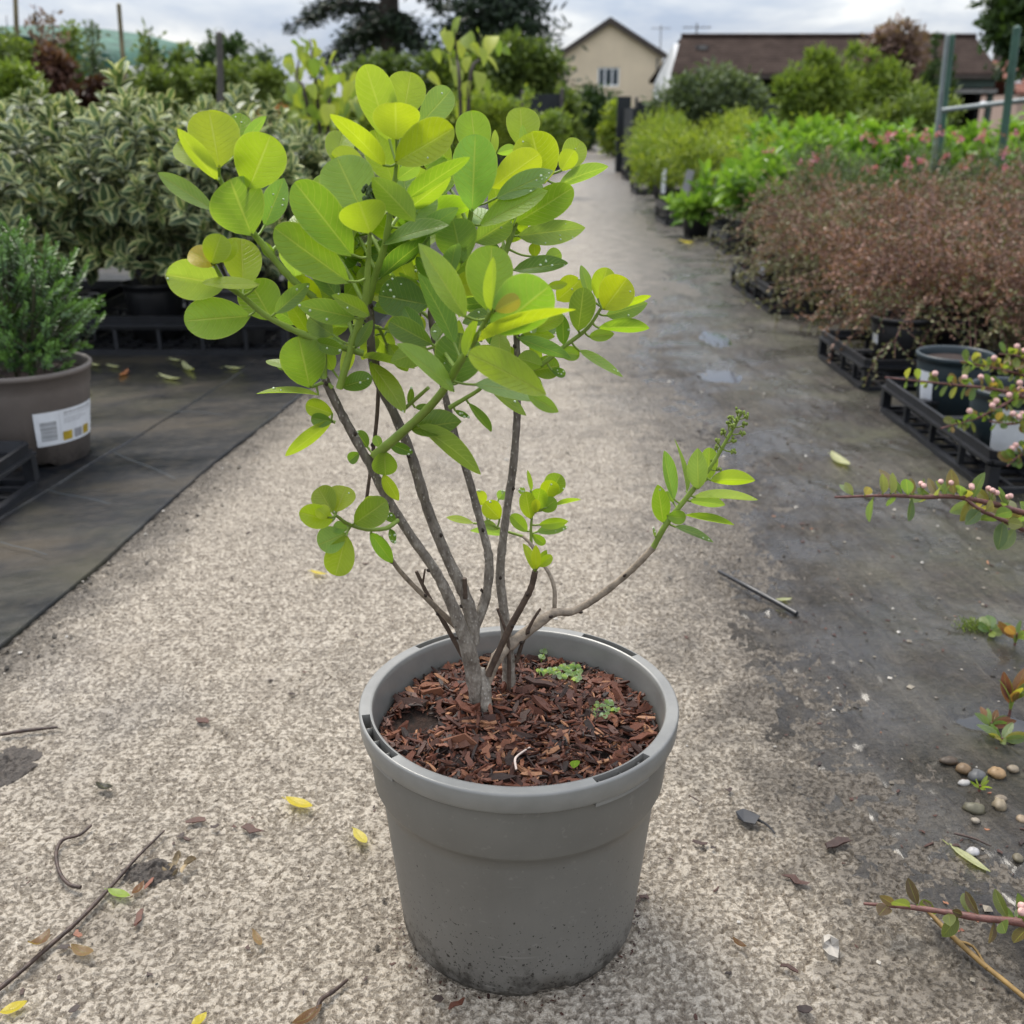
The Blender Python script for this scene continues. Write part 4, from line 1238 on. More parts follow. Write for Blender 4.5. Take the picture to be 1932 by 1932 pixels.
# ------------------------------------------------------------------ left: variegated bushes, their tray, the small green bush
HEBE = [sprig_frames(5, .085, .054, .0270, 300 + k, True, 78, 30) for k in range(5)]
HEBE_LEAF = [leaf_mesh('leaf', M_hebe, 1.0, .41, T_OV, .1 + .2 * k) for k in range(5)]
hebes = [((-1.22, 3.52), .100, .19, M_blackpot, .44, .32, .32, 150, 22, 'variegated cream-edged bush in a black pot in the black tray, left of the grey pot'),
         ((-.92, 3.44), .105, .19, M_greypot, .43, .29, .29, 145, 22, 'variegated cream-edged bush in a grey pot at the path end of the black tray'),
         ((-1.62, 3.50), .100, .19, M_blackpot, .44, .35, .32, 150, 22, 'variegated bush behind the small green bush in its taupe pot'),
         ((-1.95, 3.30), .100, .19, M_blackpot, .44, .32, .32, 110, 18, 'variegated bush cut by the left edge of the photo')]
for (x, y), rt, h, pm, cz, Rx, Rz, n, pk, lab in hebes:
    t = thing('variegated_bush', (x, y, .022 if x > -1.5 else .008), lab, 'bush', 'variegated bushes')
    pot_part(t, t.location, rt, rt * .78, h, pm)
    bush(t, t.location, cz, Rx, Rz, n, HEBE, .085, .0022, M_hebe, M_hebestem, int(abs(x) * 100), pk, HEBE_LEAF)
# one long shoot that stands above the rest
for i, (x, y) in enumerate([(-1.40, 4.12), (-1.02, 4.15), (-.66, 4.1), (-1.80, 4.1), (-2.2, 4.1), (-1.2, 4.75), (-.75, 4.8), (-1.65, 4.75), (-2.1, 4.8)]):
    lab = ['second-row variegated bush with one tall shoot above the others', 'second-row variegated bush directly behind the grey pot', 'second-row variegated bush at the path end, seen behind the green shrub',
           'second-row variegated bush behind the left half of the hedge-like mass', 'second-row variegated bush at the left edge'][i] if i < 5 else \
          ['third-row variegated bush behind the tall shoot', 'third-row variegated bush nearest the path', 'third-row variegated bush left of the tall shoot', 'third-row variegated bush at the left edge'][i - 5]
    t = thing('variegated_bush', (x, y, .02), lab, 'bush', 'variegated bushes')
    pot_part(t, t.location, .10, .08, .19, M_blackpot, seg=24)
    hh_ = .46 if i < 5 else .47
    if x > -.9: hh_ -= .13
    bush(t, t.location, hh_, .34, .33, 140, HEBE, .085, .0022, M_hebe, M_hebestem, 40 + i, 0, None, objects=(i < 2))
    if i == 0:
        for q, fr in enumerate([HEBE[0], HEBE[1]]):
            g = Geo()
            M = frame_of((.1 * (1 - 2 * q), -.15, 1), q * 1.2, 1.5, at(228 + 12 * q, 205 + 18 * q, 3.95))
            f2 = xf(fr, M); leaves(g, *f2[:5], np.clip(f2[5] + .2, 0, 1), T_OV)
            tube(g, [M[:3, 3] + [0, .02, -.2], M[:3, 3], M[:3, 3] + M[:3, 2] * .08], [.003, .003, .002], 5, 2, .4, 1)
            part('sprig', g, [M_hebe, M_hebestem], t)

TRAYS = []
def tray(origin, ang, L, W, H, label, nl, nw, group='black slatted plant trays', floor=True):
    """corner at origin, long side along ang; open sides of posts between a base rail and a top band"""
    t = thing('plant_tray', tuple(origin), label, 'tray', group)
    A = rotz(ang); o = np.asarray(origin, float)
    def wp(x, y, z): return o + A @ np.array([x, y, z])
    bt = H * .36
    sides = [((0, 0), (L, 0), nl), ((L, 0), (L, W), nw), ((L, W), (0, W), nl), ((0, W), (0, 0), nw)]
    gt, gb = Geo(), Geo()
    ch = .022
    def ring(g, inset, z0, z1_, th_):
        c = [(ch, 0), (L - ch, 0), (L, ch), (L, W - ch), (L - ch, W), (ch, W), (0, W - ch), (0, ch)]
        def loop(i_, z): return [wp(min(max(x, i_), L - i_), min(max(y, i_), W - i_), z) for x, y in c]
        V = loop(inset, z0) + loop(inset * .4, z1_) + loop(inset * .4 + th_, z1_) + loop(inset + th_, z0)
        F = [[k * 8 + j, k * 8 + (j + 1) % 8, ((k + 1) % 4) * 8 + (j + 1) % 8, ((k + 1) % 4) * 8 + j] for k in range(4) for j in range(8)]
        g.add(V, F)
    ring(gt, .010, H - bt, H, .009)
    ring(gb, .0, .0, H * .14, .016)
    part('top_band', gt, M_tray, t, False)
    part('base_rail', gb, M_tray, t, False)
    for (x0, y0), (x1, y1_), n in sides:
        for k in range(n + 1):
            f = k / n
            if k == n: continue
            x, y = x0 + (x1 - x0) * f, y0 + (y1_ - y0) * f
            x, y = min(max(x, .014), L - .014), min(max(y, .014), W - .014)
            g = Geo(); corner = k == 0
            wd = .022 if corner else .012
            box(g, wp(x, y, H * .39), (wd, wd, H * .52), A)
            part('post', g, M_tray, t, False)
    g = Geo()
    for k in range(1, int(L / .06)):
        box(g, wp(k * .06, W / 2, .010), (.008, W - .03, .008), A)
    for k in range(1, int(W / .06)):
        box(g, wp(L / 2, k * .06, .0095), (L - .03, .008, .008), A)
    for z in (H * .74,):                               # the deck with holes for the pots
        nx_, ny_ = max(2, int(L / .16)), max(2, int(W / .16))
        for k in range(nx_ + 1):
            box(g, wp(.012 + (L - .024) * k / nx_, W / 2, z), (.030, W - .02, .006), A)
        for k in range(ny_ + 1):
            box(g, wp(L / 2, .012 + (W - .024) * k / ny_, z + .0021), (L - .02, .030, .006), A)
    part('floor_grid', g, M_tray, t, False)
    return t
tray((-1.42, 3.28, .010), 0, .70, .80, .125, 'long black plant tray under the variegated bushes at the fabric edge', 5, 5)
tray((-2.14, 3.28, .010), 0, .66, .80, .125, 'black plant tray largely hidden behind the small green bush in its pot', 5, 5)
tray((-1.60, 1.42, .010), 0, .62, .60, .095, 'black plant tray in front of the taupe pot, cut by the left edge', 4, 3)

# small green bush in the taupe pot with its sticker
tp = (-1.075, 2.215, .009)
t = thing('potted_bush', tp, 'small dense green bush with tiny leaves in a taupe pot with a barcode sticker', 'potted bush')
po = pot_part(t, tp, .142, .112, .212, M_taupe, .007, .22, True, 96)
def on_pot(a, z, lift): 
    rr_ = .112 + (.135 - .112) * (z / .166) * .94 + lift
    return (tp[0] + rr_ * math.cos(a), tp[1] + rr_ * math.sin(a), tp[2] + z)
def decal(g, a0, a1, z0, z1_, lift, n=10, sh=0.0):
    V, F = [], []
    for k in range(n + 1):
        a = a0 + (a1 - a0) * k / n
        V += [on_pot(a, z0 + sh * k / n, lift), on_pot(a, z1_ + sh * k / n, lift)]
        if k: F.append([2 * k - 2, 2 * k, 2 * k + 1, 2 * k - 1])
    g.add(V, F)
g = Geo(); A0, A1 = R(-63), R(12)
decal(g, A0, A1, .052, .128, .0012, 24)
st_ = part('sticker', g, M_white, po)
g = Geo()
zz = .064
for wbar in [1.6, 1.0, 2.4, 1.2, 1.0, 1.8, 1.0, 2.2, 1.2, 1.0, 2.0, 1.4]:
    decal(g, A0 + .085, A0 + .36, zz, zz + wbar * .0011, .0016, 4); zz += wbar * .0011 + .0020
part('barcode', g, M_ink, po, False)
g = Geo()
for k, (l, zt_) in enumerate([(.62, .1185), (.70, .1135), (.40, .106), (.46, .1015), (.30, .097)]):
    a = A0 + .50
    while a < A0 + .50 + l:
        wd = rng.uniform(.03, .09)
        decal(g, a, a + wd, zt_, zt_ + (.0030 if k == 0 else .0014), .0016, 2); a += wd + .018
decal(g, A0 + .42, A0 + .424, .058, .124, .0016, 1)
part('small_print', g, M_greyprint, po, False)
for mt_, f in ((M_gold, .46), (M_greyprint, .70), (M_gold, .93)):
    g = Geo(); decal(g, A0 + f, A0 + f + .19, .058, .078, .0016, 4)
    part('printed_square', g, mt_, po, False)
TINY = [sprig_frames(22, .085, .0135, .0056, 500 + k, True, 78, 36, .2) for k in range(4)]
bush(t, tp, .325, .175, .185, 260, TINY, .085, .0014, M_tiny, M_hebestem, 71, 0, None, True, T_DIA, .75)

# ------------------------------------------------------------------ right: trays along the verge, brown twiggy shrubs
def G2(px, py, z): return G(px, py, z)
TR = [((.965, 1.965, .006), .66, .62, .088, 'nearest black plant tray on the right, under the blue-green pots', 4, 4),
      ((.985, 2.82, .006), .46, .62, .088, 'second black plant tray from the camera on the right verge', 4, 4),
      ((1.015, 4.05, .006), .80, .62, .10, 'third black plant tray on the right, holding black pots under the brown shrubs', 5, 4)]
for (x, y, z), L, W, H, lab, nl, nw in TR:
    tray((x, y, z), 0, W, L, H, lab, nw, nl)
far_trays = [((1.22, 6.0, .006), .60, .5, .11, 'fourth black plant tray on the right, at the far end of the brown shrubs'),
             ((1.12, 7.75, .006), .52, .6, .15, 'fifth black plant tray on the right, below three leaning white plant labels'),
             ((1.30, 11.2, .006), .60, .6, .16, 'sixth black plant tray on the right, under pale feathery plants'),
             ((1.50, 14.2, .006), .60, .6, .16, 'farthest black plant tray on the right verge')]
for p, W, L, H, lab in far_trays:
    tray(p, 0, W, L, H, lab, 3, 3)

def arch_twig(seed, L, nside, leafL, leafW, nl, droop=.5):
    """an arching twig with side twigs and small leaves, rising from the origin; tone follows the age of the wood"""
    r = np.random.default_rng(seed)
    g = Geo()
    def bend(p, d, l, dr, n=7):
        P = [np.array(p, float)]
        d = unit(d)
        for k in range(n):
            d = unit(d + np.array([0, 0, -dr / n]) + r.normal(0, .07, 3)); P.append(P[-1] + d * l / n)
        return np.array(P)
    m_ = bend((0, 0, 0), (.45, 0, 1), L, droop * 2)
    tube(g, m_, [.0024, .0017, .0008], 4, 1, .4, 1, cap=False)
    Ps, Ds, Ts = [], [], []
    def fringe(P, n, t0, t1):
        for k in range(n):
            u = (k + r.uniform()) / n * (len(P) - 1.001)
            i = int(u); f = u - i
            p = P[i] * (1 - f) + P[i + 1] * f; tg = unit(P[i + 1] - P[i])
            v = unit(r.normal(size=3)); v = unit(v - tg * np.dot(v, tg))
            Ps.append(p); Ds.append(unit(v + tg * .7)); Ts.append(np.clip(t0 + (t1 - t0) * u / (len(P) - 1) + r.normal(0, .18), 0, 1))
    fringe(m_, nl, .05, .75)
    for k in range(nside):
        i = 1 + int(r.uniform(0, len(m_) - 2))
        tg = unit(m_[i + 1] - m_[i])
        v = unit(r.normal(size=3)); v = unit(v - tg * np.dot(v, tg))
        b = bend(m_[i], tg * .8 + v * .9 + [0, 0, .15], L * r.uniform(.22, .42), droop * .8, 4)
        tube(g, b, [.0011, .0006], 3, 1, .4, 1, cap=False)
        fringe(b, int(nl * .75), .1, .95)
    n = len(Ps)
    leaves(g, Ps, Ds, rdir(n, .6), leafL * r.uniform(.6, 1.25, n), leafW * r.uniform(.8, 1.2, n), np.array(Ts), T_DIA)
    return g
BT = [arch_twig(700 + k, .42, 11, .0150, .0082, 21, .75) for k in range(6)]
BT_ME = [g.mesh('twig', [M_brownleaf, M_redstem]) for g in BT]
BT_OL = [g.mesh('twig', [M_oliveleaf, M_redstem]) for g in BT]
def twig_bush(loc, n, label, spread=1.0, meshes=BT_ME, cat='shrub', group='brown twiggy shrubs', zc=.16, sz=1.0, pot=M_blackpot, name='twiggy_shrub', seed=0, prt=.095, ph=.15):
    r = np.random.default_rng(seed + int(1000 * loc[0] + 77 * loc[1]))
    t = thing(name, loc, label, cat, group)
    if pot is not None: pot_part(t, loc, prt, prt * .8, ph, pot, seg=32)
    olive = r.uniform(-.25, .30)
    for k in range(n):
        az = r.uniform(0, 6.283)
        lean = r.uniform(0, 1) ** .7 * 1.15 * spread
        M = Matrix.Translation((r.normal(0, .03), r.normal(0, .03), zc - .02)) @ Matrix.Rotation(az, 4, 'Z') @ Matrix.Rotation(lean - .35, 4, 'Y') @ Matrix.Rotation(r.uniform(-.5, .5), 4, 'Z') @ Matrix.Scale(r.uniform(.7, 1.15) * sz, 4)
        obj('twig', (BT_OL if (lean > .62 + olive + r.normal(0, .2) or r.uniform() < .15) else meshes)[int(r.integers(len(meshes)))], t, mat4=M)
    return t
bs_list = [((1.26, 3.10, .05), 105, .90, 'nearest brown twiggy shrub, spilling over the second tray towards the path'), ((1.68, 3.02, .05), 100, .95, 'brown twiggy shrub cut by the right edge of the photo'),
           ((1.30, 3.66, .03), 105, .92, 'brown twiggy shrub between the second and third trays'), ((1.74, 3.64, .03), 100, 1.0, 'brown twiggy shrub in the second row near the right edge'),
           ((1.22, 4.28, .05), 105, .92, 'brown twiggy shrub in a black pot in the third tray, nearest its corner'), ((1.66, 4.30, .05), 100, 1.05, 'brown twiggy shrub in the third tray away from the path'),
           ((2.12, 4.1, .03), 100, 1.08, 'brown twiggy shrub at the right edge behind the second row'), ((1.34, 4.98, .04), 95, .92, 'brown twiggy shrub at the far end of the third tray'),
           ((1.84, 5.02, .04), 95, 1.02, 'rear brown twiggy shrub below the pink flowers'), ((2.34, 4.9, .04), 95, 1.1, 'rear brown twiggy shrub near the right edge'),
           ((1.52, 5.6, .04), 80, .90, 'farthest brown twiggy shrub, beside the broad green leaves'), ((2.1, 5.6, .04), 80, 1.0, 'farthest brown twiggy shrub below the pink flowers'),
           ((2.75, 5.5, .04), 80, 1.05, 'farthest brown twiggy shrub at the right edge')]
for loc, n, sz, lab in bs_list:
    twig_bush((loc[0] + .10, loc[1], loc[2]), int(n * .85), lab, 1.12, sz=sz * 1.08, zc=.13)
def label_tag(t, c, w_, h_, ry=0.0, lean=0.0, name='plant_label'):
    g = Geo()
    A = rotz(ry)
    Rx = np.array([[1, 0, 0], [0, math.cos(lean), -math.sin(lean)], [0, math.sin(lean), math.cos(lean)]])
    box(g, c, (w_, .0012, h_), A @ Rx)
    return g
# pots that show under the shrubs
def seen_pot(loc, rt, h, mat, lab, stick=None, az=-1.9):
    t = thing('plant_pot', loc, lab, 'plant pot')
    pot_part(t, loc, rt, rt * .78, h, mat, seg=40)
    if stick:
        g = Geo(); V, F = [], []
        for k in range(7):
            a_ = az + (k / 6 - .5) * stick[0]
            for z in (stick[1], stick[2]):
                rr_ = rt * .78 + (rt - rt * .78) * z / h * .95 + .0015
                V.append((loc[0] + rr_ * math.cos(a_), loc[1] + rr_ * math.sin(a_), loc[2] + z))
            if k: F.append([2 * k - 2, 2 * k, 2 * k + 1, 2 * k - 1])
        g.add(V, F)
        part('sticker', g, M_white, t, False)
    return t
seen_pot((1.095, 2.50, .030), .092, .155, M_teal, 'blue-green pot with a white sticker at the far end of the nearest tray', (.5, .035, .115), -2.75)
seen_pot((1.085, 2.15, .030), .096, .155, M_teal, 'nearest blue-green pot with a large white sticker, at the right edge', (.8, .03, .125), -2.05)
seen_pot((1.16, 3.05, .030), .090, .15, M_blackpot, 'black pot with a small white sticker in the second tray', (.3, .07, .10), -2.9)
seen_pot((1.17, 4.62, .030), .105, .16, M_blackpot, 'black pot with a white sticker in the third tray, near its path side', (.45, .06, .12), -2.6)

# low evergreen with red buds growing in the near blue-green pots
def cane(t, pts, radii, mat, spec, part_name='stem'):
    g = Geo(); P = tube(g, pts, radii, 8, 6, .5, 0, .06)
    o = part(part_name, g, mat, t)
    return o, P
def cane_leaves(o, P, n, Lr, Wr, t0, t1, cols, both=True, seed=0, up=.2, shape='l'):
    r = np.random.default_rng(seed)
    for k in range(n):
        u = t0 + (t1 - t0) * (k + r.uniform(.2, .8)) / n
        i = int(u * (len(P) - 2)); p = P[i]; tg = unit(P[i + 1] - P[i])
        v = r.normal(size=3); v = unit(v - tg * np.dot(v, tg) + np.array([0, 0, up]))
        d = unit(v + tg * r.uniform(.0, .7))
        L = r.uniform(*Lr)
        c = np.array(cols[int(r.integers(len(cols)))]) * (1 + r.normal(0, .12))
        gl = leaf_geo(p + d * .003, p + d * L, L * r.uniform(*Wr), r.uniform(-1.1, 1.1), r.uniform(0, .25), .25, shape, p, .01)
        part('leaf', gl, [M_leaf, M_shoot], o, color=(*np.clip(c, 0, 1), 1))
def buds(o, P, n, t0, t1, size, seed, lift=.008, cl=(1, 4)):
    r = np.random.default_rng(seed)
    for k in range(n):
        i = int((t0 + (t1 - t0) * (k + .5) / n) * (len(P) - 2))
        g = Geo()
        for q in range(int(r.integers(*cl))):
            c = P[i] + np.array([r.normal(0, size * .9), r.normal(0, size * .9), lift + r.uniform(0, size)])
            tube(g, [P[i], c], [.0006, .0006], 4, 1, mi=1)
            lathe(g, [(0, -size), (size * .75, -size * .6), (size, 0), (size * .8, size * .6), (0, size)], c, 8)
        part('bud', g, [M_budpink, M_shoot], o)
CGREEN = [(.13, .20, .045), (.20, .25, .06), (.24, .24, .07), (.10, .17, .05), (.24, .15, .06)]
t = thing('budded_shrub', (1.085, 2.15, .16), 'sprawling green shrub with round red buds over the blue-green pots', 'shrub')
for q, (px, ys_) in enumerate([([(1960, 760), (1880, 735), (1790, 725), (1670, 712)], (2.0, 1.93)), ([(1970, 720), (1900, 700), (1850, 690), (1812, 682)], (2.05, 2.0)),
                               ([(1960, 720), (1900, 760), (1840, 790), (1775, 808)], (1.98, 1.90)), ([(1990, 800), (1940, 795), (1905, 800), (1868, 795)], (1.95, 1.9)),
                               ([(1990, 700), (1950, 690), (1920, 672), (1885, 668)], (2.05, 2.05)), ([(1990, 850), (1950, 850), (1920, 862), (1900, 880)], (1.9, 1.88))]):
    Ys = np.linspace(ys_[0], ys_[1], len(px))
    o, P = cane(t, [at(x, y, Y) for (x, y), Y in zip(px, Ys)], [.0035, .003, .0022, .0016], M_redstem, None)
    cane_leaves(o, P, 48 if q < 3 else 30, (.014, .030), (.42, .62), .02, 1.0, CGREEN, seed=900 + q, up=.35, shape='r')
    buds(o, P, 5, .15, .85, .0065, 950 + q, .014, (1, 2))
t = thing('flowering_branch', tuple(at(2010, 1000, 1.16)), 'red-brown branch with pink-white buds reaching in from the right edge at mid height', 'branch')
o, P = cane(t, [at(x, y, Y) for x, y, Y in [(2020, 990, 1.16), (1932, 968, 1.16), (1870, 950, 1.16), (1800, 937, 1.15), (1740, 938, 1.15), (1680, 935, 1.14), (1575, 938, 1.13)]], [.0042, .0038, .0034, .0030, .0026, .0021, .0012], M_redstem, None)
CG2 = [(.16, .23, .09), (.13, .20, .08), (.24, .25, .13), (.25, .19, .12), (.20, .26, .13), (.26, .23, .08)]
cane_leaves(o, P, 44, (.018, .038), (.34, .5), .05, 1.0, CG2, seed=31, up=.15)
buds(o, P, 6, .10, .75, .0036, 32, .014, (2, 5))
o2, P2 = cane(t, [at(x, y, Y) for x, y, Y in [(1932, 1000, 1.16), (1900, 985, 1.14), (1850, 962, 1.14), (1820, 940, 1.15)]], [.003, .0025, .002], M_redstem, None)
cane_leaves(o2, P2, 10, (.02, .04), (.36, .5), .0, .8, CG2, seed=35, up=-.2)
t = thing('flowering_branch', tuple(G(2000, 1770, .03)), 'red-brown branch with one pink bud lying low at the bottom right corner', 'branch')
o, P = cane(t, [G(x, y, z) for x, y, z in [(2010, 1768, .05), (1932, 1742, .045), (1850, 1732, .04), (1790, 1722, .034), (1720, 1712, .028), (1630, 1705, .016)]], [.0042, .0038, .0034, .003, .0026, .0014], M_redstem, None)
cane_leaves(o, P, 17, (.016, .030), (.36, .5), .1, .98, [(.11, .16, .04), (.16, .11, .08), (.12, .08, .06), (.16, .19, .06)], seed=41, up=.3)
buds(o, P, 1, .16, .3, .0040, 42, .014, (3, 5))
g = Geo(); tube(g, [G(x, y, z) for x, y, z in [(1745, 1712, .012), (1790, 1760, .010), (1850, 1815, .008), (1900, 1855, .007), (1960, 1905, .006)]], [.002, .0026, .0026, .0024, .0022], 8, 4)
tube(g, [G(x, y, .009) for x, y in [(1800, 1775), (1835, 1785), (1862, 1826)]], [.0014, .0013, .0010], 6, 3)
solo('dry_twig', g, plain('straw_stem', (.22, .14, .05), .6, .3, .3, 90), 'straw-coloured dry twig under the low branch at the bottom right corner', 'twig', tuple(G(1850, 1815)))

# ------------------------------------------------------------------ right, farther: rows of nursery plants
def cloud(g, centres, radii, n, L, W, tpl, r, up=.2, tone=(.1, .9), clump=26, spread=.22, mi=0, sq=(1, 1, 1)):
    """leaves gathered in clumps through several ellipsoids"""
    centres, radii = np.atleast_2d(centres).astype(float), np.atleast_1d(radii).astype(float)
    nc = max(1, n // clump)
    pick = r.choice(len(centres), nc, p=radii ** 2 / np.sum(radii ** 2))
    d = r.normal(size=(nc, 3)); d /= np.linalg.norm(d, axis=1)[:, None]
    cc = centres[pick] + d * radii[pick][:, None] * (r.uniform(.25, 1, nc) ** .5)[:, None] * np.array(sq)
    k = np.repeat(np.arange(nc), clump)
    rs = radii[pick][k] * spread
    P = cc[k] + r.normal(size=(len(k), 3)) * rs[:, None] * np.array(sq)
    D = r.normal(size=(len(k), 3)) + d[k] * .9; D[:, 2] += up
    N = r.normal(size=(len(k), 3)) + [0, 0, .7]
    tn = np.clip(r.uniform(*tone, nc)[k] + r.normal(0, .18, len(k)), 0, 1)
    leaves(g, P, D, N, L * r.uniform(.65, 1.25, len(k)), W * r.uniform(.7, 1.25, len(k)), tn, tpl, mi)
def mound(name, loc, label, cat, group, R_, H_, n, L, W, mat, tpl=T_DIA, seed=0, pot=M_blackpot, up=.5, potr=.09, poth=.16, stems=9, tone=(.1, .9), extra=None, clump=20):
    r = np.random.default_rng(seed)
    t = thing(name, loc, label, cat, group)
    if pot is not None: pot_part(t, loc, potr, potr * .8, poth, pot, seg=20, notches=False)
    b = np.asarray(loc, float)
    g = Geo()
    z0 = poth if pot is not None else 0
    for k in range(stems):
        a_ = r.uniform(0, 6.28); q = r.uniform(.2, .8)
        tube(g, [b + [0, 0, z0 * .8], b + [math.cos(a_) * R_ * q * .5, math.sin(a_) * R_ * q * .5, z0 + H_ * .45], b + [math.cos(a_) * R_ * q, math.sin(a_) * R_ * q, z0 + H_ * r.uniform(.7, .98)]], [.005, .004, .002], 4, 2, .4, 0)
    part('stem', g, M_hebestem, t)
    g = Geo()
    cs = [b + [r.uniform(-.45, .45) * R_, r.uniform(-.45, .45) * R_, z0 + H_ * r.uniform(.25, .75)] for _ in range(7)]
    cloud(g, cs, [R_ * .55] * 7, n, L, W, tpl, r, up, tone, clump, .30, sq=(1, 1, max(.4, H_ / R_ * .6)))
    part('foliage', g, mat, t, kind='stuff')
    if extra: extra(t, b, r, z0)
    return t
# broad green leaves just beyond the brown shrubs
BL = [sprig_frames(5, .16, .105, .040, 820 + k, True, 70, 20) for k in range(4)]
BL_LEAF = [leaf_mesh('leaf', M_broad, 1.0, .38, T_LA, .15 + .2 * k) for k in range(5)]
for i, (loc, cz, R_, n, lab) in enumerate([((1.42, 6.25, .01), .30, .22, 26, 'glossy broad-leaved green plant beside the fourth tray'), ((1.62, 6.9, .01), .36, .24, 26, 'glossy broad-leaved green plant behind the one beside the fourth tray'),
                                           ((1.22, 7.0, .01), .22, .16, 12, 'small broad-leaved green plant in front of the leaning white labels')]):
    t = thing('broad_leaved_plant', loc, lab, 'plant', 'broad-leaved green plants')
    pot_part(t, loc, .10, .08, .16, M_blackpot, seg=24)
    bush(t, loc, cz, R_, R_ * .9, n, BL, .16, .003, M_broad, M_hebestem, 60 + i, 10, BL_LEAF, True, T_LA, .7)
k = 0
names = ['nearest the path', 'second from the path', 'third from the path', 'fourth from the path', 'near the right edge', 'cut by the right edge']
for row, (Y, xs, zt) in enumerate([(7.6, [2.05, 2.55, 3.05, 3.55, 4.05], .70), (8.7, [2.1, 2.65, 3.2, 3.75, 4.3, 4.8], .74)]):
    for j, x in enumerate(xs):
        loc = (x, Y + rng.normal(0, .1), .01)
        lab = f"bright broad-leaved plant in the {'front' if row == 0 else 'rear'} row behind the pink flowers, {names[j]}"
        t = thing('broad_leaved_plant', loc, lab, 'plant', 'broad-leaved green plants')
        pot_part(t, loc, .10, .08, .16, M_blackpot, seg=16, notches=False)
        bush(t, loc, zt - .28 + (.10 if x > 3.9 else 0), .30, .26, 34, BL, .16, .003, M_broad, M_hebestem, 160 + k, 0, None, row == 0, T_LA, .9, tone_shift=.12); k += 1
def pinks(n, size, mat=M_pinkflower):
    def f(t, b, r, z0):
        for q in range(n):
            g = Geo(); c = b + [r.normal(0, .14), r.normal(0, .12), z0 + r.uniform(.28, .50)]
            tube(g, [b + [0, 0, z0], (b + c) / 2 + [0, 0, .1], c], [.002, .0016, .001], 4, 2, .3, 1)
            leaves(g, np.repeat([c], 14, 0) + r.normal(0, size * .5, (14, 3)), r.normal(size=(14, 3)), r.normal(size=(14, 3)), size, size * .7, r.uniform(0, 1, 14), T_DIA)
            part('flower_head', g, [mat, M_hebestem], t)
    return f
for i, (x, y) in enumerate([(1.72, 6.1), (2.05, 6.3), (2.4, 6.15), (2.75, 6.35), (3.1, 6.2), (1.95, 6.75), (2.6, 6.8), (3.3, 6.7)]):
    mound('flowering_plant', (x, y, .01), ['grey-green plant with sparse pink flowers, nearest the broad green leaves', 'grey-green plant with one bright pink flower head, second along the front row', 'grey-green plant with pink flowers in the middle of the front row',
          'grey-green plant with many pink flowers, right of the middle', 'grey-green plant with deep pink flowers at the right edge', 'grey-green plant with pink flowers in the back row, left end', 'grey-green plant with pink flowers in the back row, middle', 'grey-green plant with pink flowers in the back row, right end'][i],
          'flowering plant', 'grey-green plants with pink flowers', .24, .40, 900, .05, .007, M_olive, T_DIA, 200 + i, up=1.4, extra=pinks([4, 5, 6, 9, 9, 5, 6, 8][i], .022), tone=(.3, .9))
for i, (x, y, H_, lab) in enumerate([(1.42, 8.15, .46, 'pale feathery plant above the three leaning labels'), (1.95, 8.3, .48, 'pale feathery plant right of the leaning labels'), (1.36, 9.2, .52, 'pale feathery plant second in from the labels beside the path'),
                                     (1.9, 9.4, .52, 'pale feathery plant behind the broad green leaves'), (1.50, 10.6, .56, 'pale feathery plant halfway to the dark post'), (2.2, 10.6, .56, 'pale feathery plant of the middle row, away from the path'),
                                     (1.6, 11.9, .58, 'pale feathery plant over the sixth tray'), (2.5, 12.0, .60, 'pale feathery plant below the grey-green tree'), (1.75, 13.6, .62, 'yellowish feathery plant beside the dark post'),
                                     (2.6, 13.8, .62, 'feathery plant farthest from the camera on the right'), (2.55, 9.2, .52, 'pale feathery plant touching the bright broad leaves'), (3.2, 10.2, .52, 'pale feathery plant behind the bright broad leaves')]):
    mound('feathery_plant', (x, y, .01), lab, 'plant', 'pale feathery plants', .34, H_, 1500, .085, .013, M_lime, T_DIA, 240 + i, up=.4, tone=(.15, .85), potr=.11, poth=.17)
for i, (px, py0, py1, Y, w_, ln, lab) in enumerate([(1252, 318, 365, 8.9, .035, .0, 'thin white plant label standing upright by the path'), (1296, 320, 378, 7.9, .055, .35, 'widest white plant label, leaning over the fifth tray'),
                                                    (1330, 326, 372, 7.85, .042, .3, 'pinkish plant label leaning in the middle of the fifth tray'), (1352, 330, 372, 7.85, .035, .3, 'white plant label leaning at the right of the fifth tray')]):
    p0, p1 = at(px, py0, Y), at(px, py1, Y)
    g = Geo(); c = (p0 + p1) / 2
    A = np.array([[math.cos(ln * .6), 0, math.sin(ln * .6)], [0, 1, 0], [-math.sin(ln * .6), 0, math.cos(ln * .6)]])
    box(g, c, (w_, .002, abs(p0[2] - p1[2])), A)
    solo('plant_label', g, M_greyprint if i else M_white, lab, 'plant label', tuple(p1), 'white plant labels', False)

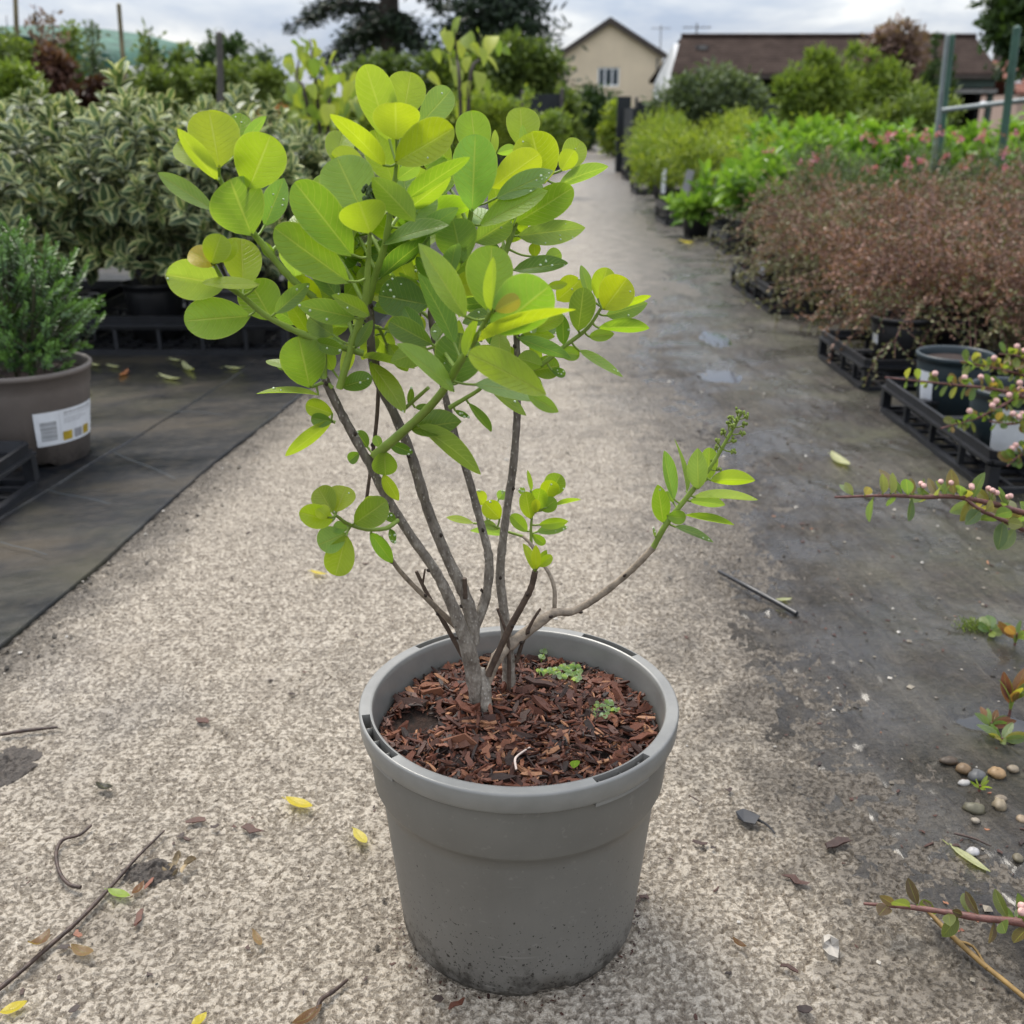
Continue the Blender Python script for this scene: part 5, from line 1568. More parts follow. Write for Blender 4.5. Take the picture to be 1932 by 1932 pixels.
# ------------------------------------------------------------------ trees
def tree(name, loc, label, cat, blobs, n, L, W, mat, seed=0, group=None, trunk_r=.06, tpl=T_DIA, up=.1, limbs=7, clump=24, spread=.29, trunk_mat=None, tone=(.1, .9), sq=(1, 1, 1), trunk_top=None):
    r = np.random.default_rng(seed)
    t = thing(name, loc, label, cat, group)
    b = np.asarray(loc, float)
    C = np.array([x[:3] for x in blobs], float) + b; Rr = np.array([x[3] for x in blobs], float)
    top = C[np.argmax(C[:, 2])] if trunk_top is None else b + np.array(trunk_top)
    g = Geo(); tm = trunk_mat or M_trunk
    Pt = tube(g, [b - [0, 0, .05], b + (top - b) * .33 + [r.normal(0, trunk_r), r.normal(0, trunk_r), 0], b + (top - b) * .66 + [r.normal(0, trunk_r), 0, 0], top], [trunk_r, trunk_r * .8, trunk_r * .55, trunk_r * .2], 7, 4)
    part('trunk', g, tm, t)
    for k in range(limbs):
        c = C[k % len(C)] + r.normal(0, .35, 3) * Rr[k % len(C)]
        p = Pt[int(np.clip((c[2] - b[2]) / max(top[2] - b[2], .1) * .75, .1, .9) * (len(Pt) - 1))]
        g = Geo(); tube(g, [p, (p + c) / 2 + [0, 0, -.08 * np.linalg.norm(c - p)], c], [trunk_r * .4, trunk_r * .26, trunk_r * .08], 5, 3)
        part('limb', g, tm, t)
    g = Geo()
    cloud(g, C, Rr, n, L, W, tpl, r, up, tone, clump, spread, sq=sq)
    part('crown', g, mat, t, kind='stuff')
    return t
def px_blob(loc, Y, lst):
    """blobs from (px, py, radius in px) seen at distance Y, relative to loc"""
    o = []
    for x, y, rp in lst:
        p = at(x, y, Y); o.append((*(p - np.asarray(loc)), rp * dep(p) / IMG))
    return o
def T(name, px, Y, lst, label, cat='tree', **k):
    p = at(px, 230, Y); loc = (p[0], Y, -.02)
    return tree(name, loc, label, cat, px_blob(loc, Y, lst), **k)
def mlist(x0, x1, y0, y1, n, rp, seed):
    r = np.random.default_rng(seed)
    return [(r.uniform(x0, x1), r.uniform(y0, y1), rp * r.uniform(.7, 1.2)) for _ in range(n)]
# behind the right-hand rows
T('grey_green_tree', 1345, 14, [(1300, 195, 36), (1345, 172, 36), (1400, 192, 36), (1370, 142, 16), (1290, 165, 20), (1420, 165, 20), (1250, 200, 28), (1310, 215, 45), (1400, 220, 40)], 'rounded grey-green tree in front of the left end of the long brown roof', n=5200, L=.11, W=.035, mat=M_olive, seed=1, trunk_r=.05)
T('bright_green_tree', 1545, 13, [(1520, 165, 34), (1560, 135, 26), (1510, 195, 36), (1575, 180, 36), (1490, 172, 20), (1545, 108, 12), (1575, 105, 9)], 'left bright green feathery tree before the long brown roof', n=4200, L=.12, W=.028, mat=M_light, seed=2, trunk_r=.045, group='bright green trees', up=.4)
T('bright_green_tree', 1640, 13.4, [(1630, 145, 28), (1665, 172, 38), (1620, 190, 38), (1690, 200, 34), (1615, 100, 12), (1640, 108, 10), (1680, 145, 18), (1720, 205, 28)], 'right bright green feathery tree below the pink-brown tree', n=4600, L=.12, W=.028, mat=M_light, seed=3, trunk_r=.045, group='bright green trees', up=.4)
T('olive_bush', 1740, 12, [(1720, 225, 38), (1760, 215, 35), (1690, 235, 30), (1640, 240, 30)], 'olive green bush below the two thin cypresses', 'bush', n=2600, L=.09, W=.03, mat=M_mid, seed=4, trunk_r=.03)
T('pink_brown_tree', 1690, 30, [(1690, 70, 26), (1665, 95, 26), (1715, 85, 22), (1690, 110, 30), (1725, 130, 26), (1670, 130, 22)], 'pink-brown tree rising above the long brown roof', n=3200, L=.22, W=.10, mat=M_pinkbrown, seed=5, trunk_r=.10)
def column(px, Y, ytop, wpx, label, seed):
    p0, p1 = at(px, 235, Y), at(px, ytop, Y)
    loc = (p0[0], Y, -.02); h = p1[2]
    w_ = wpx * dep(p1) / IMG / 2
    bl = [(rng.normal(0, .1) * w_, rng.normal(0, .1) * w_, h * f, w_ * math.sin(math.pi * min(.97, .25 + .72 * f)) + .02) for f in np.linspace(.12, .96, 12)]
    tree('cypress_tree', loc, label, 'tree', bl, 2600, .12, .03, M_darkgreen, seed, 'thin columnar cypresses', .05, up=1.6, limbs=2, spread=.35)
column(1745, 20, 58, 22, 'left thin dark cypress beside the green frame', 11)
column(1776, 21, 70, 24, 'right thin dark cypress behind the green frame post', 12)
T('dark_tree', 2060, 15, [(1925, 30, 40), (1900, 60, 34), (1960, 50, 60), (1940, -20, 60), (2030, 0, 110), (2060, -90, 110), (1880, 72, 20)], 'large dark-leaved tree overhanging the top right corner', n=6500, L=.16, W=.09, mat=M_darkgreen, seed=6, trunk_r=.16, tpl=T_OV)
# path end and behind the middle
T('dark_hedge', 1110, 29, mlist(1085, 1145, 190, 268, 14, 26, 3), 'dark hedge closing the far end of the path', 'hedge', n=3600, L=.16, W=.09, mat=M_darkgreen, seed=7, trunk_r=.05, limbs=3)
T('yellow_green_bush', 1160, 24, mlist(1145, 1172, 205, 275, 7, 18, 4), 'narrow yellow-green bush at the right side of the path end', 'bush', n=1600, L=.12, W=.06, mat=M_lime, seed=8, trunk_r=.03, limbs=3)
T('round_green_bush', 1050, 24, mlist(1010, 1085, 195, 280, 14, 28, 5), 'mid-green bush at the left side of the path end', 'bush', n=3600, L=.15, W=.07, mat=M_mid, seed=9, trunk_r=.04, limbs=3)
T('leafy_tree', 990, 20, mlist(950, 1030, 105, 200, 14, 28, 6) + [(985, 90, 20), (1020, 130, 22)], 'leafy tree with a brownish top left of the cream house', n=5200, L=.15, W=.07, mat=M_mid, seed=10, trunk_r=.07, tone=(.0, .6))
T('leafy_tree', 905, 22, mlist(840, 930, 120, 200, 14, 28, 16), 'light green tree in front of the dark conifer', n=4200, L=.15, W=.07, mat=M_light, seed=20, trunk_r=.07, tone=(.3, .9))
T('leafy_tree', 700, 22, mlist(680, 850, 120, 210, 20, 30, 17), 'dull green tree under the spreading cedar', n=5200, L=.15, W=.07, mat=M_mid, seed=21, trunk_r=.07, tone=(.0, .5))
for i, px in enumerate([870, 920, 965]):
    T('yellow_conifer', px, 9.5, mlist(px - 22, px + 22, 195, 275, 9, 22, 30 + i), ['leftmost of three clipped yellow-green conifers behind the shrub', 'middle of three clipped yellow-green conifers behind the shrub', 'rightmost of three clipped yellow-green conifers behind the shrub'][i], 'conifer',
      n=2600, L=.05, W=.016, mat=M_lime, seed=31 + i, trunk_r=.02, limbs=3, group='yellow-green conifers', up=.9)
for i, (px, Y, y0, y1, nn) in enumerate([(620, 7.6, 215, 330, 12), (690, 8.2, 205, 330, 12), (560, 7.2, 250, 330, 9), (1010, 11, 235, 300, 9), (830, 8.5, 230, 330, 10), (760, 8.8, 215, 320, 10)]):
    T('low_green_bush', px, Y, mlist(px - 40, px + 40, y0, y1, nn, 28, 60 + i), ['low yellow-green bush behind the left leaves of the shrub', 'low green bush behind the top leaves of the shrub', 'low green bush above the variegated bushes near the path', 'low green bush just before the path end on the left',
       'low green bush behind the right half of the shrub', 'low green bush behind the middle of the shrub'][i], 'bush', n=2200, L=.07, W=.03, mat=[M_light, M_lime, M_light, M_light, M_lime, M_light][i], seed=61 + i, trunk_r=.02, limbs=3, group='low bushes behind the shrub')
# cedar with level limbs, and a dark cone
def cedar(px, Y, label):
    r = np.random.default_rng(5)
    p = at(px, 230, Y); b = np.array([p[0], Y, 0.0])
    t = thing('cedar_tree', tuple(b), label, 'tree')
    ztop = 15.0
    g = Geo(); tube(g, [b, b + [.1, 0, 5], b + [-.1, 0, 10], b + [0, 0, ztop]], [.42, .36, .25, .05], 9, 4)
    part('trunk', g, M_trunk, t)
    gn = Geo()
    limbs = []
    for (tx, ty, yb) in [(548, 48, 10), (575, 28, -30), (600, 130, 40), (640, 90, 35), (835, 8, -40), (700, -40, -90), (790, -60, -110), (600, -50, -90), (820, 120, 60), (660, 130, 50), (680, 60, 25), (780, 70, 30), (620, -90, -150), (700, -160, -200)]:
        limbs.append((at(tx, ty, Y + r.uniform(-3, 3)), at(px, yb, Y)))
    for e_, s_ in limbs:
        mid = (e_ + s_) / 2 + [0, 0, .35]
        g = Geo(); P = tube(g, [s_, mid, e_], [.12, .08, .03], 5, 5)
        part('limb', g, M_trunk, t)
        n = 34
        for f in np.linspace(.25, 1, 15):
            c = P[int(f * (len(P) - 1))]
            w_ = .18 + .42 * math.sin(math.pi * min(1, f * .85 + .1))
            q = c + r.normal(size=(n, 3)) * [w_ * .5, w_ * .5, .13] + [0, 0, -.12]
            D = r.normal(size=(n, 3)) * [1, 1, .35] + [0, 0, -.25]
            leaves(gn, q, D, r.normal(size=(n, 3)) + [0, 0, 1.2], .34, .10, r.uniform(0, 1, n), T_DIA)
    part('crown', gn, M_dark, t, kind='stuff')
cedar(738, 42, 'dark cedar with level spreading limbs behind the shrub')
p = at(935, 230, 40); b = (p[0], 40, 0)
tree('conifer_tree', b, 'dense dark cone-shaped conifer left of the cream house', 'tree', [(0, 0, z, max(.25, (10.5 - z) * .235)) for z in np.linspace(1.2, 9.8, 12)], 9000, .42, .12, M_dark, 9, None, .28, up=-.1, limbs=4, spread=.30)

# ------------------------------------------------------------------ left background: young trees, stakes, netting
r0 = np.random.default_rng(99)
def sapling(px, Y, ytop, label, seed, mat=M_mid, wid=26, n=420, L=.055, W=.022, low=235, tone=(.0, .7), group='thin young trees behind the bushes', cat='young tree', name='young_tree', dense=0):
    p0, p1 = at(px, 235, Y), at(px, ytop, Y)
    loc = np.array([p0[0], Y, -.01]); top = p1 - loc
    r = np.random.default_rng(seed)
    t = thing(name, tuple(loc), label, cat, group)
    g = Geo(); P = tube(g, [loc, loc + top * .5 + [r.normal(0, .02), 0, 0], loc + top], [.012 * Y / 8, .009 * Y / 8, .0025 * Y / 8], 6, 6)
    part('trunk', g, M_trunk, t)
    wm = wid * dep(p1) / IMG
    g, gl = Geo(), Geo()
    for k in range(22):
        f = r.uniform(.28, .97); q = P[int(f * (len(P) - 1))]
        l = wm * (1.25 - .8 * f) * r.uniform(.6, 1.2)
        a_ = r.uniform(0, 6.283); d = unit([math.cos(a_), math.sin(a_), r.uniform(.5, 1.4)])
        e_ = q + d * l
        tube(g, [q, q + d * l * .5 + [0, 0, .02], e_], [.004 * Y / 8, .003 * Y / 8, .0012 * Y / 8], 4, 3)
        m_ = max(3, n // 22)
        s = r.uniform(.25, 1.05, m_)
        Q = q + d * l * s[:, None] + r.normal(0, .035 * Y / 8, (m_, 3))
        leaves(gl, Q, r.normal(size=(m_, 3)) + d, r.normal(size=(m_, 3)) + [0, 0, .6], L * Y / 8 * r.uniform(.7, 1.3, m_), W * Y / 8, np.clip(r.uniform(*tone) + r.normal(0, .15, m_), 0, 1))
    if dense:
        cl = [(*(at(px + r.normal(0, wid * .7), r.uniform(130, 230), Y)), wid * .9 * dep(p1) / IMG) for _ in range(7)]
        cloud(gl, [c[:3] for c in cl], [c[3] for c in cl], dense, L * Y / 8, W * Y / 8, T_DIA, r, .3, tone, 20, .3)
    part('limb', g, M_trunk, t)
    part('crown', gl, mat, t, kind='stuff')
S = [(300, 92, 11, M_darkgreen, 600, 'thin young tree left of the middle, with dark leaves gathered at its top'), (282, 55, 10.5, M_mid, 500, 'tallest thin young tree between the two left stakes'), (345, 78, 11.5, M_mid, 900, 'thin young tree just right of the tall leaning stake'),
     (390, 95, 10.5, M_darkgreen, 900, 'dark-topped thin young tree left of the thick dark stake'), (405, 58, 12, M_olive, 700, 'wispy young tree reaching above the thick dark stake'), (440, 72, 11, M_darkgreen, 1100, 'young tree touching the thick dark stake, its crown dark'),
     (470, 105, 10.5, M_mid, 1200, 'yellowish young tree right of the thick dark stake'), (500, 95, 12, M_olive, 600, 'wispy young tree at the right end of the left row'), (528, 150, 12.5, M_olive, 350, 'short wispy young tree beside the dark fence panel'),
     (175, 45, 11, M_olive, 350, 'wispy young tree in front of the green netting'), (135, 40, 12, M_mid, 900, 'leafy young tree poking above the green netting'), (12, 30, 10, M_olive, 350, 'wispy young tree at the left edge of the photo'), (100, 20, 10, M_pinkbrown, 350, 'thin young tree with brownish leaves beside the left stake'),
     (65, 8, 9, M_pinkbrown, 260, 'tall thin brown-leaved young tree at the far left')]
for i, (px, yt, Y, mt_, n, lab) in enumerate(S):
    sapling(px, Y, yt, lab, 400 + i, mt_, n=n, wid=24, dense=700 if i in (1, 2, 3, 5, 6, 4) else (300 if i in (0, 7, 8) else 0), L=.06, W=.026)
for i, (x0, y0, x1, y1, Y, r_, mt_, lab) in enumerate([(40, 240, 28, -30, 9, .022, M_stake, 'greenish wooden stake at the far left, taller than the photo'), (243, 240, 224, 8, 8, .018, M_stake, 'leaning pale wooden stake between the green netting and the young trees'),
                                                       (419, 250, 414, 62, 7, .024, M_darkstake, 'thick dark stake in the middle of the left row of young trees')]):
    g = Geo(); tube(g, [at(x0, y0, Y) * [1, 1, 0], at(x0, y0, Y), at(x1, y1, Y)], [r_, r_, r_ * .85], 8, 3)
    b = at(x0, y0, Y) * [1, 1, 0]
    solo('wooden_stake', g, mt_, lab, 'stake', tuple(b))
# green shade netting over a frame
m = Mat('green_netting')
P_ = m.pos()
wv_ = m.noise(m.n('ShaderNodeMapping', {'Vector': P_, 'Scale': (2.2, 1, .5)}).outputs[0], 2.0, 4)
M_net = m.finish(m.bsdf(m.ramp(wv_, (.35, (.020, .065, .045)), (.65, (.055, .15, .105))), .7, .2, m.bump(wv_, .6, .05)))
M_darknet = plain('dark_windbreak', (.020, .024, .026), .7, .3, .4, 3)
M_greensteel = plain('green_steel', (.035, .085, .060), .5, .4, .25, 8)
M_grey_steel = plain('grey_steel', (.22, .25, .25), .45, .5, .2, 10)
nb = at(100, 235, 15); nb[2] = 0
t = thing('shade_netting', tuple(nb), 'green shade netting stretched over a frame at the far left', 'netting')
xs_top = [(-120, 52), (0, 62), (90, 74), (120, 82), (160, 92), (205, 102), (222, 128)]
g = Geo(); V = []
for x, y in xs_top:
    p = at(x, y, 15)
    for f in np.linspace(0, 1, 7):
        V.append(p * [1, 1, 1 - f] + [0, .10 * math.sin(f * 5 + x), 0])
g.add(V, np.array([[k * 7 + j, k * 7 + 7 + j, k * 7 + 8 + j, k * 7 + 1 + j] for k in range(len(xs_top) - 1) for j in range(6)]))
V = []
for x, y in xs_top:
    p = at(x, y, 15)
    V += [p, p + [0, 4, .35]]
g.add(V, np.array([[2 * k, 2 * k + 2, 2 * k + 3, 2 * k + 1] for k in range(len(xs_top) - 1)]))
part('net', g, M_net, t)
for x, y in xs_top[1:6:2]:
    g = Geo(); p = at(x, y, 15.1); tube(g, [p * [1, 1, 0], p], .025, 6, 1); part('post', g, M_greensteel, t)
# shrubs before it
T('lime_bush', 20, 6.2, [(0, 170, 40), (40, 165, 34), (-30, 190, 50), (25, 200, 40), (60, 190, 26)], 'yellow-green bush at the left edge above the variegated bushes', 'bush', n=2600, L=.05, W=.022, mat=M_light, seed=70, trunk_r=.015, limbs=3, tone=(.0, .7))
T('olive_bush', 30, 8, [(10, 110, 34), (45, 125, 34), (-10, 150, 40), (60, 150, 26)], 'olive-leaved bush at the left edge in front of the green netting', 'bush', n=2400, L=.06, W=.025, mat=M_mid, seed=74, trunk_r=.02, limbs=4, tone=(.1, .8))
T('red_bush', 95, 8, [(85, 120, 22), (100, 145, 26), (90, 170, 30), (115, 120, 15)], 'upright dark red bush in front of the green netting', 'bush', n=2400, L=.06, W=.03, mat=M_red, seed=71, trunk_r=.02, limbs=4, tone=(.4, 1))
T('red_bush', 185, 8.4, mlist(130, 222, 165, 200, 9, 20, 72), 'low dark red bush behind the tall variegated shoot', 'bush', n=2400, L=.06, W=.03, mat=M_red, seed=72, trunk_r=.02, limbs=3, tone=(.0, .5))
T('orange_bush', 490, 8.5, mlist(455, 540, 222, 250, 9, 16, 73), 'low orange-leaved bush before the dark fence panel', 'bush', n=1500, L=.05, W=.025, mat=M_orange, seed=73, trunk_r=.015, limbs=3)
T('round_olive_bush', 455, 9.5, mlist(400, 520, 140, 230, 16, 26, 75), 'broad olive-green bush behind the thick dark stake', 'bush', n=4200, L=.07, W=.03, mat=M_mid, seed=75, trunk_r=.03, limbs=4, tone=(.3, .9), group='broad olive bushes')
T('round_olive_bush', 330, 9.8, mlist(240, 390, 150, 230, 16, 26, 76), 'broad olive-green bush left of the thick dark stake', 'bush', n=4600, L=.07, W=.03, mat=M_mid, seed=76, trunk_r=.03, limbs=4, tone=(.1, .7), group='broad olive bushes')
# tall young trees with large pale leaves
def big_leaf_tree(px, Y, stem_px, leaf_px, label, seed):
    r = np.random.default_rng(seed)
    b = at(px, 235, Y); b[2] = 0
    t = thing('large_leaved_tree', tuple(b), label, 'young tree', 'young trees with large pale leaves')
    tips = []
    for sp in stem_px:
        g = Geo(); P = tube(g, [b] + [at(x, y, Y + r.normal(0, .1)) for x, y in sp], [.014, .010, .006, .004], 6, 5)
        part('stem', g, M_trunk, t); tips.append(P)
    tpl = leaf_template([0, .12, .35, .65, .9, 1], lambda t_: max(.05, 1.05 * (t_ ** .35) * (1 - t_) ** .7 * 1.5) if 0 < t_ < 1 else .05, .15, .25)
    ms = [leaf_mesh('leaf', M_vine, 1.0, .85, tpl, .1 + .22 * k) for k in range(5)]
    for x, y, s in leaf_px:
        p = at(x, y, Y + r.normal(0, .15)); L = s * dep(p) / IMG
        d = unit([r.normal(0, .6), r.normal(-.4, .4), r.normal(-.8, .4)]); nn = unit([r.normal(0, .5), r.normal(-.5, .4), r.uniform(.2, 1)])
        X = unit(np.cross(d, nn)); Yv = np.cross(d, X)
        A = np.eye(4); A[:3, 0] = X * L; A[:3, 2] = d * L; A[:3, 1] = Yv * L; A[:3, 3] = p - d * L * .5 - b
        obj('leaf', ms[int(r.integers(5))], t, mat4=Matrix(A.tolist()))
rb = np.random.default_rng(17)
lp = [(rb.uniform(545, 640), rb.uniform(85, 235), rb.uniform(22, 40)) for _ in range(58)] + [(rb.uniform(575, 690), rb.uniform(150, 300), rb.uniform(24, 44)) for _ in range(50)]
big_leaf_tree(605, 5.2, [[(600, 200), (590, 120), (585, 75)], [(620, 200), (640, 150), (630, 110)], [(580, 200), (560, 150), (565, 110)]], lp, 'young tree with large pale green leaves left of the shrub', 18)
lp = [(860, 50, 40), (845, 75, 42), (870, 90, 34), (885, 78, 44), (925, 82, 46), (905, 62, 26), (912, 105, 36), (940, 90, 30), (862, 140, 46), (850, 118, 34), (825, 105, 26), (930, 118, 34), (880, 120, 30), (955, 95, 24), (900, 95, 34), (838, 60, 28),
      (820, 150, 34), (905, 150, 40), (880, 170, 36), (840, 180, 34), (870, 205, 36), (920, 165, 30)]
big_leaf_tree(872, 5.0, [[(868, 180), (862, 110), (858, 55)], [(885, 170), (905, 110), (905, 65)]], lp, 'young tree with large pale green leaves rising behind the top of the shrub', 19)

# windbreak fences
def fence(pts, Y0, label, mat=M_darknet, npost=5, name='windbreak_fence'):
    Ps = [np.array(at(x, y, Y)) for x, y, Y in pts]
    b = Ps[0] * [1, 1, 0]
    t = thing(name, tuple(b), label, 'fence')
    g = Geo()
    for p, q in zip(Ps[:-1], Ps[1:]):
        d = unit((q - p) * [1, 1, 0]); n_ = np.array([-d[1], d[0], 0]) * .012
        V = [p * [1, 1, 0] + n_, q * [1, 1, 0] + n_, q + n_, p + n_, p * [1, 1, 0] - n_, q * [1, 1, 0] - n_, q - n_, p - n_]
        g.add(V, [[0, 1, 2, 3], [5, 4, 7, 6], [3, 2, 6, 7], [0, 3, 7, 4], [1, 5, 6, 2]])
    part('net', g, mat, t, False)
    for k in range(npost):
        f = k / (npost - 1) * (len(Ps) - 1); i = min(int(f), len(Ps) - 2); p = Ps[i] + (Ps[i + 1] - Ps[i]) * (f - i)
        g = Geo(); tube(g, [p * [1, 1, 0] + [0, -.06, 0], p + [0, -.06, .06]], .03, 6, 1); part('post', g, M_darkstake, t)
fence([(500, 176, 11), (590, 178, 11)], 11, 'dark netting panel left of the large-leaved young tree', npost=3)
fence([(560, 200, 17), (800, 190, 17), (1060, 176, 17)], 17, 'long dark netting fence behind the middle of the photo', npost=8)
fence([(1200, 192, 17.5), (1440, 190, 17), (1520, 188, 16.5), (1620, 188, 16)], 17, 'long dark netting fence behind the trees on the right', npost=7)
fence([(222, 205, 12), (120, 195, 12.5)], 12, 'dark netting panel behind the low red bush', npost=3)
g = Geo(); p = at(1178, 182, 16.5)
box(g, (p[0], 16.5, p[2] / 2), (.20, .10, p[2])); box(g, (p[0] + .02, 15.8, p[2] * .42), (.06, 1.2, p[2] * .84))
solo('gate_post', g, M_darknet, 'dark upright post at the right side of the far path', 'post', (p[0], 16.5, 0), smooth=False)

# green tunnel frame at the right
tb = at(1790, 240, 7.2); tb[2] = 0
t = thing('tunnel_frame', tuple(tb), 'green and grey metal frame with a level rail at the right, behind the broad leaves', 'metal frame')
def fr(pts, r_, mt_, nm='post'):
    g = Geo(); tube(g, pts, r_, 10, 1); part(nm, g, mt_, t)
def base(p): return np.array(p) * [1, 1, 0]
for (xa, ya, xb, yb, Y, r_, mt_) in [(1789, 66, 1768, 250, 7.2, .018, M_grey_steel), (1798, 66, 1778, 250, 7.15, .016, M_greensteel), (1919, 52, 1896, 240, 6.6, .024, M_greensteel)]:
    p0, p1 = at(xb, yb, Y), at(xa, ya, Y); d = (p0 - p1); q = p0 + d * (p0[2] / max(1e-3, -d[2]) if d[2] < 0 else 0)
    fr([q, p1], r_, mt_)
pa, pb = at(1779, 208, 7.1), at(1960, 186, 6.5)
fr([pa, pb], .016, M_grey_steel, 'rail')
g = Geo(); c = at(1855, 198, 6.85); lathe(g, [(0, -.022), (.018, -.018), (.024, 0), (.018, .018), (0, .022)], c, 14); part('drop_glint', g, M_white, t)  # white bead added for the blurred glint of a water drop

# ------------------------------------------------------------------ buildings
M_render_wall = plain('cream_render', (.66, .55, .395), .85, .2, .08, .7, .004)
m = Mat('brown_roof_tiles')
P_ = m.pos()
fz = m.n('ShaderNodeSeparateXYZ', {0: P_}).outputs[2]
rows_ = m.n('ShaderNodeTexWave', {'Vector': P_, 'Scale': 2.6, 'Distortion': .6}, bands_direction='Z').outputs['Fac']
c_ = m.ramp(m.noise(P_, 1.6, 6, .65), (.3, (.026, .018, .015)), (.7, (.056, .040, .033)))
M_roof = m.finish(m.bsdf(c_, .95, .05, m.bump(rows_, .5, .03)))
M_redroof = plain('red_roof_tiles', (.30, .135, .10), .8, .25, .2, 3)
M_trim = plain('dark_trim', (.060, .048, .040), .6, .3, .2, 3)
M_darkgreenwall = plain('dark_green_boarding', (.040, .060, .050), .7, .3, .2, 2)
M_greybeam = plain('grey_beam', (.17, .165, .155), .7, .3, .2, 3)
M_shed_shade = plain('interior_shade', (.012, .012, .012), .9, .1, .2)  # near black: the shade inside the open shed painted into its walls
M_whitewall = plain('white_wall', (.62, .63, .63), .8, .3, .08, 2)
M_whiteframe = plain('white_window_frame', (.75, .77, .78), .5, .4, .05)
m = Mat('window_glass')
M_glass = m.finish(m.bsdf((.045, .06, .07), .06, .6))
M_slate = plain('slate_chimney', (.10, .085, .08), .8, .3, .2, 3)
def quadbox(g, P, th):
    """a flat polygon given in order, with a thickness vector"""
    P = np.asarray(P, float); n = len(P); V = np.vstack([P, P + np.asarray(th)])
    g.add(V, [list(range(n)), list(range(2 * n - 1, n - 1, -1))] + [[k, (k + 1) % n, n + (k + 1) % n, n + k] for k in range(n)])
def quad_split(g, P, th):
    quadbox(g, P, th)
# cream gabled house
HY = 66.0
eL, eR, ap = at(1046, 108, HY), at(1258, 106, HY), at(1151, 38, HY)
hb = np.array([(eL[0] + eR[0]) / 2, HY, 0])
t = thing('cream_house', tuple(hb), 'cream rendered house with a plain gable and one white window beyond the path', 'house')
g = Geo()
wl, wr = eL[0] + .25, eR[0] - .25
win = [at(1128, 127, HY), at(1168, 163, HY)]
wx0, wx1, wz1, wz0 = win[0][0], win[1][0], win[0][2], win[1][2]
def wall_rect(x0, x1, z0, z1_):
    quadbox(g, [(x0, HY, z0), (x1, HY, z0), (x1, HY, z1_), (x0, HY, z1_)], (0, .25, 0))
wall_rect(wl, wx0, 0, eL[2]); wall_rect(wx1, wr, 0, eL[2]); wall_rect(wx0, wx1, 0, wz0); wall_rect(wx0, wx1, wz1, eL[2])
quadbox(g, [(wl, HY, eL[2]), (wr, HY, eL[2]), (ap[0], HY, ap[2] - .10)], (0, .25, 0))
quadbox(g, [(wl, HY + .25, 0), (wl, HY + 9, 0), (wl, HY + 9, eL[2]), (wl, HY + .25, eL[2])], (.25, 0, 0))
quadbox(g, [(wr - .25, HY + .25, 0), (wr - .25, HY + 9, 0), (wr - .25, HY + 9, eR[2]), (wr - .25, HY + .25, eR[2])], (.25, 0, 0))
part('wall', g, M_render_wall, t, False)
for e_ in (eL, eR):
    sgn = -1 if e_ is eL else 1
    g = Geo()
    quadbox(g, [(e_[0], HY - .25, e_[2] - .05), (ap[0], HY - .25, ap[2]), (ap[0], HY + 9.2, ap[2]), (e_[0], HY + 9.2, e_[2] - .05)], (0, 0, .16))
    part('roof', g, M_roof, t, False)
    g = Geo()
    quadbox(g, [(e_[0], HY - .29, e_[2] - .22), (ap[0], HY - .29, ap[2] - .20), (ap[0], HY - .29, ap[2] + .13), (e_[0], HY - .29, e_[2] + .10)], (0, .035, 0))
    part('verge_board', g, M_trim, t, False)
    g = Geo(); tube(g, [(e_[0] - sgn * .55, HY - .1, 0), (e_[0] - sgn * .55, HY - .1, e_[2] - .1)], .06, 8, 1)
    part('downpipe', g, M_trim if sgn < 0 else M_greybeam, t)
g = Geo()
f_ = .09
for (x0, x1, z0, z1_) in [(wx0, wx1, wz0, wz0 + f_), (wx0, wx1, wz1 - f_, wz1), (wx0, wx0 + f_, wz0 + f_, wz1 - f_), (wx1 - f_, wx1, wz0 + f_, wz1 - f_)] + [(wx0 + (wx1 - wx0) * q - .04, wx0 + (wx1 - wx0) * q + .04, wz0 + f_, wz1 - f_) for q in (.34, .67)]:
    quadbox(g, [(x0, HY + .05, z0), (x1, HY + .05, z0), (x1, HY + .05, z1_), (x0, HY + .05, z1_)], (0, .06, 0))
wf = part('window', g, M_whiteframe, t, False)
for q0, q1 in ((.0, .34), (.34, .67), (.67, 1)):
    g = Geo(); x0, x1 = wx0 + (wx1 - wx0) * q0 + .05, wx0 + (wx1 - wx0) * q1 - .05
    quadbox(g, [(x0, HY + .08, wz0 + f_), (x1, HY + .08, wz0 + f_), (x1, HY + .08, wz1 - f_), (x0, HY + .08, wz1 - f_)], (0, .02, 0))
    part('pane', g, M_glass, wf, False)
g = Geo(); quadbox(g, [(wx0, HY + .5, wz0), (wx1, HY + .5, wz0), (wx1, HY + .5, wz1), (wx0, HY + .5, wz1)], (0, .05, 0)); part('blind', g, M_whitewall, wf, False)
# a lower house roof peeping out at its left
g = Geo()
q0 = at(1020, 108, HY + 14)
lowb = (q0[0], HY + 14, 0)
t2 = thing('low_house', lowb, 'sliver of a brown roofed house at the left of the cream gable', 'house')
g = Geo(); quadbox(g, [(q0[0] - 3, HY + 14, 0), (q0[0] + 2.4, HY + 14, 0), (q0[0] + 2.4, HY + 14, q0[2] - .5), (q0[0] - 3, HY + 14, q0[2] - .5)], (0, 5, 0)); part('wall', g, M_render_wall, t2, False)
g = Geo(); quadbox(g, [(q0[0] - 3.2, HY + 13.6, q0[2] - .6), (q0[0] + 2.6, HY + 13.6, q0[2] - .6), (q0[0] + 2.6, HY + 16.5, q0[2] + .3), (q0[0] - 3.2, HY + 16.5, q0[2] + .3)], (0, 0, .15)); part('roof', g, M_roof, t2, False)
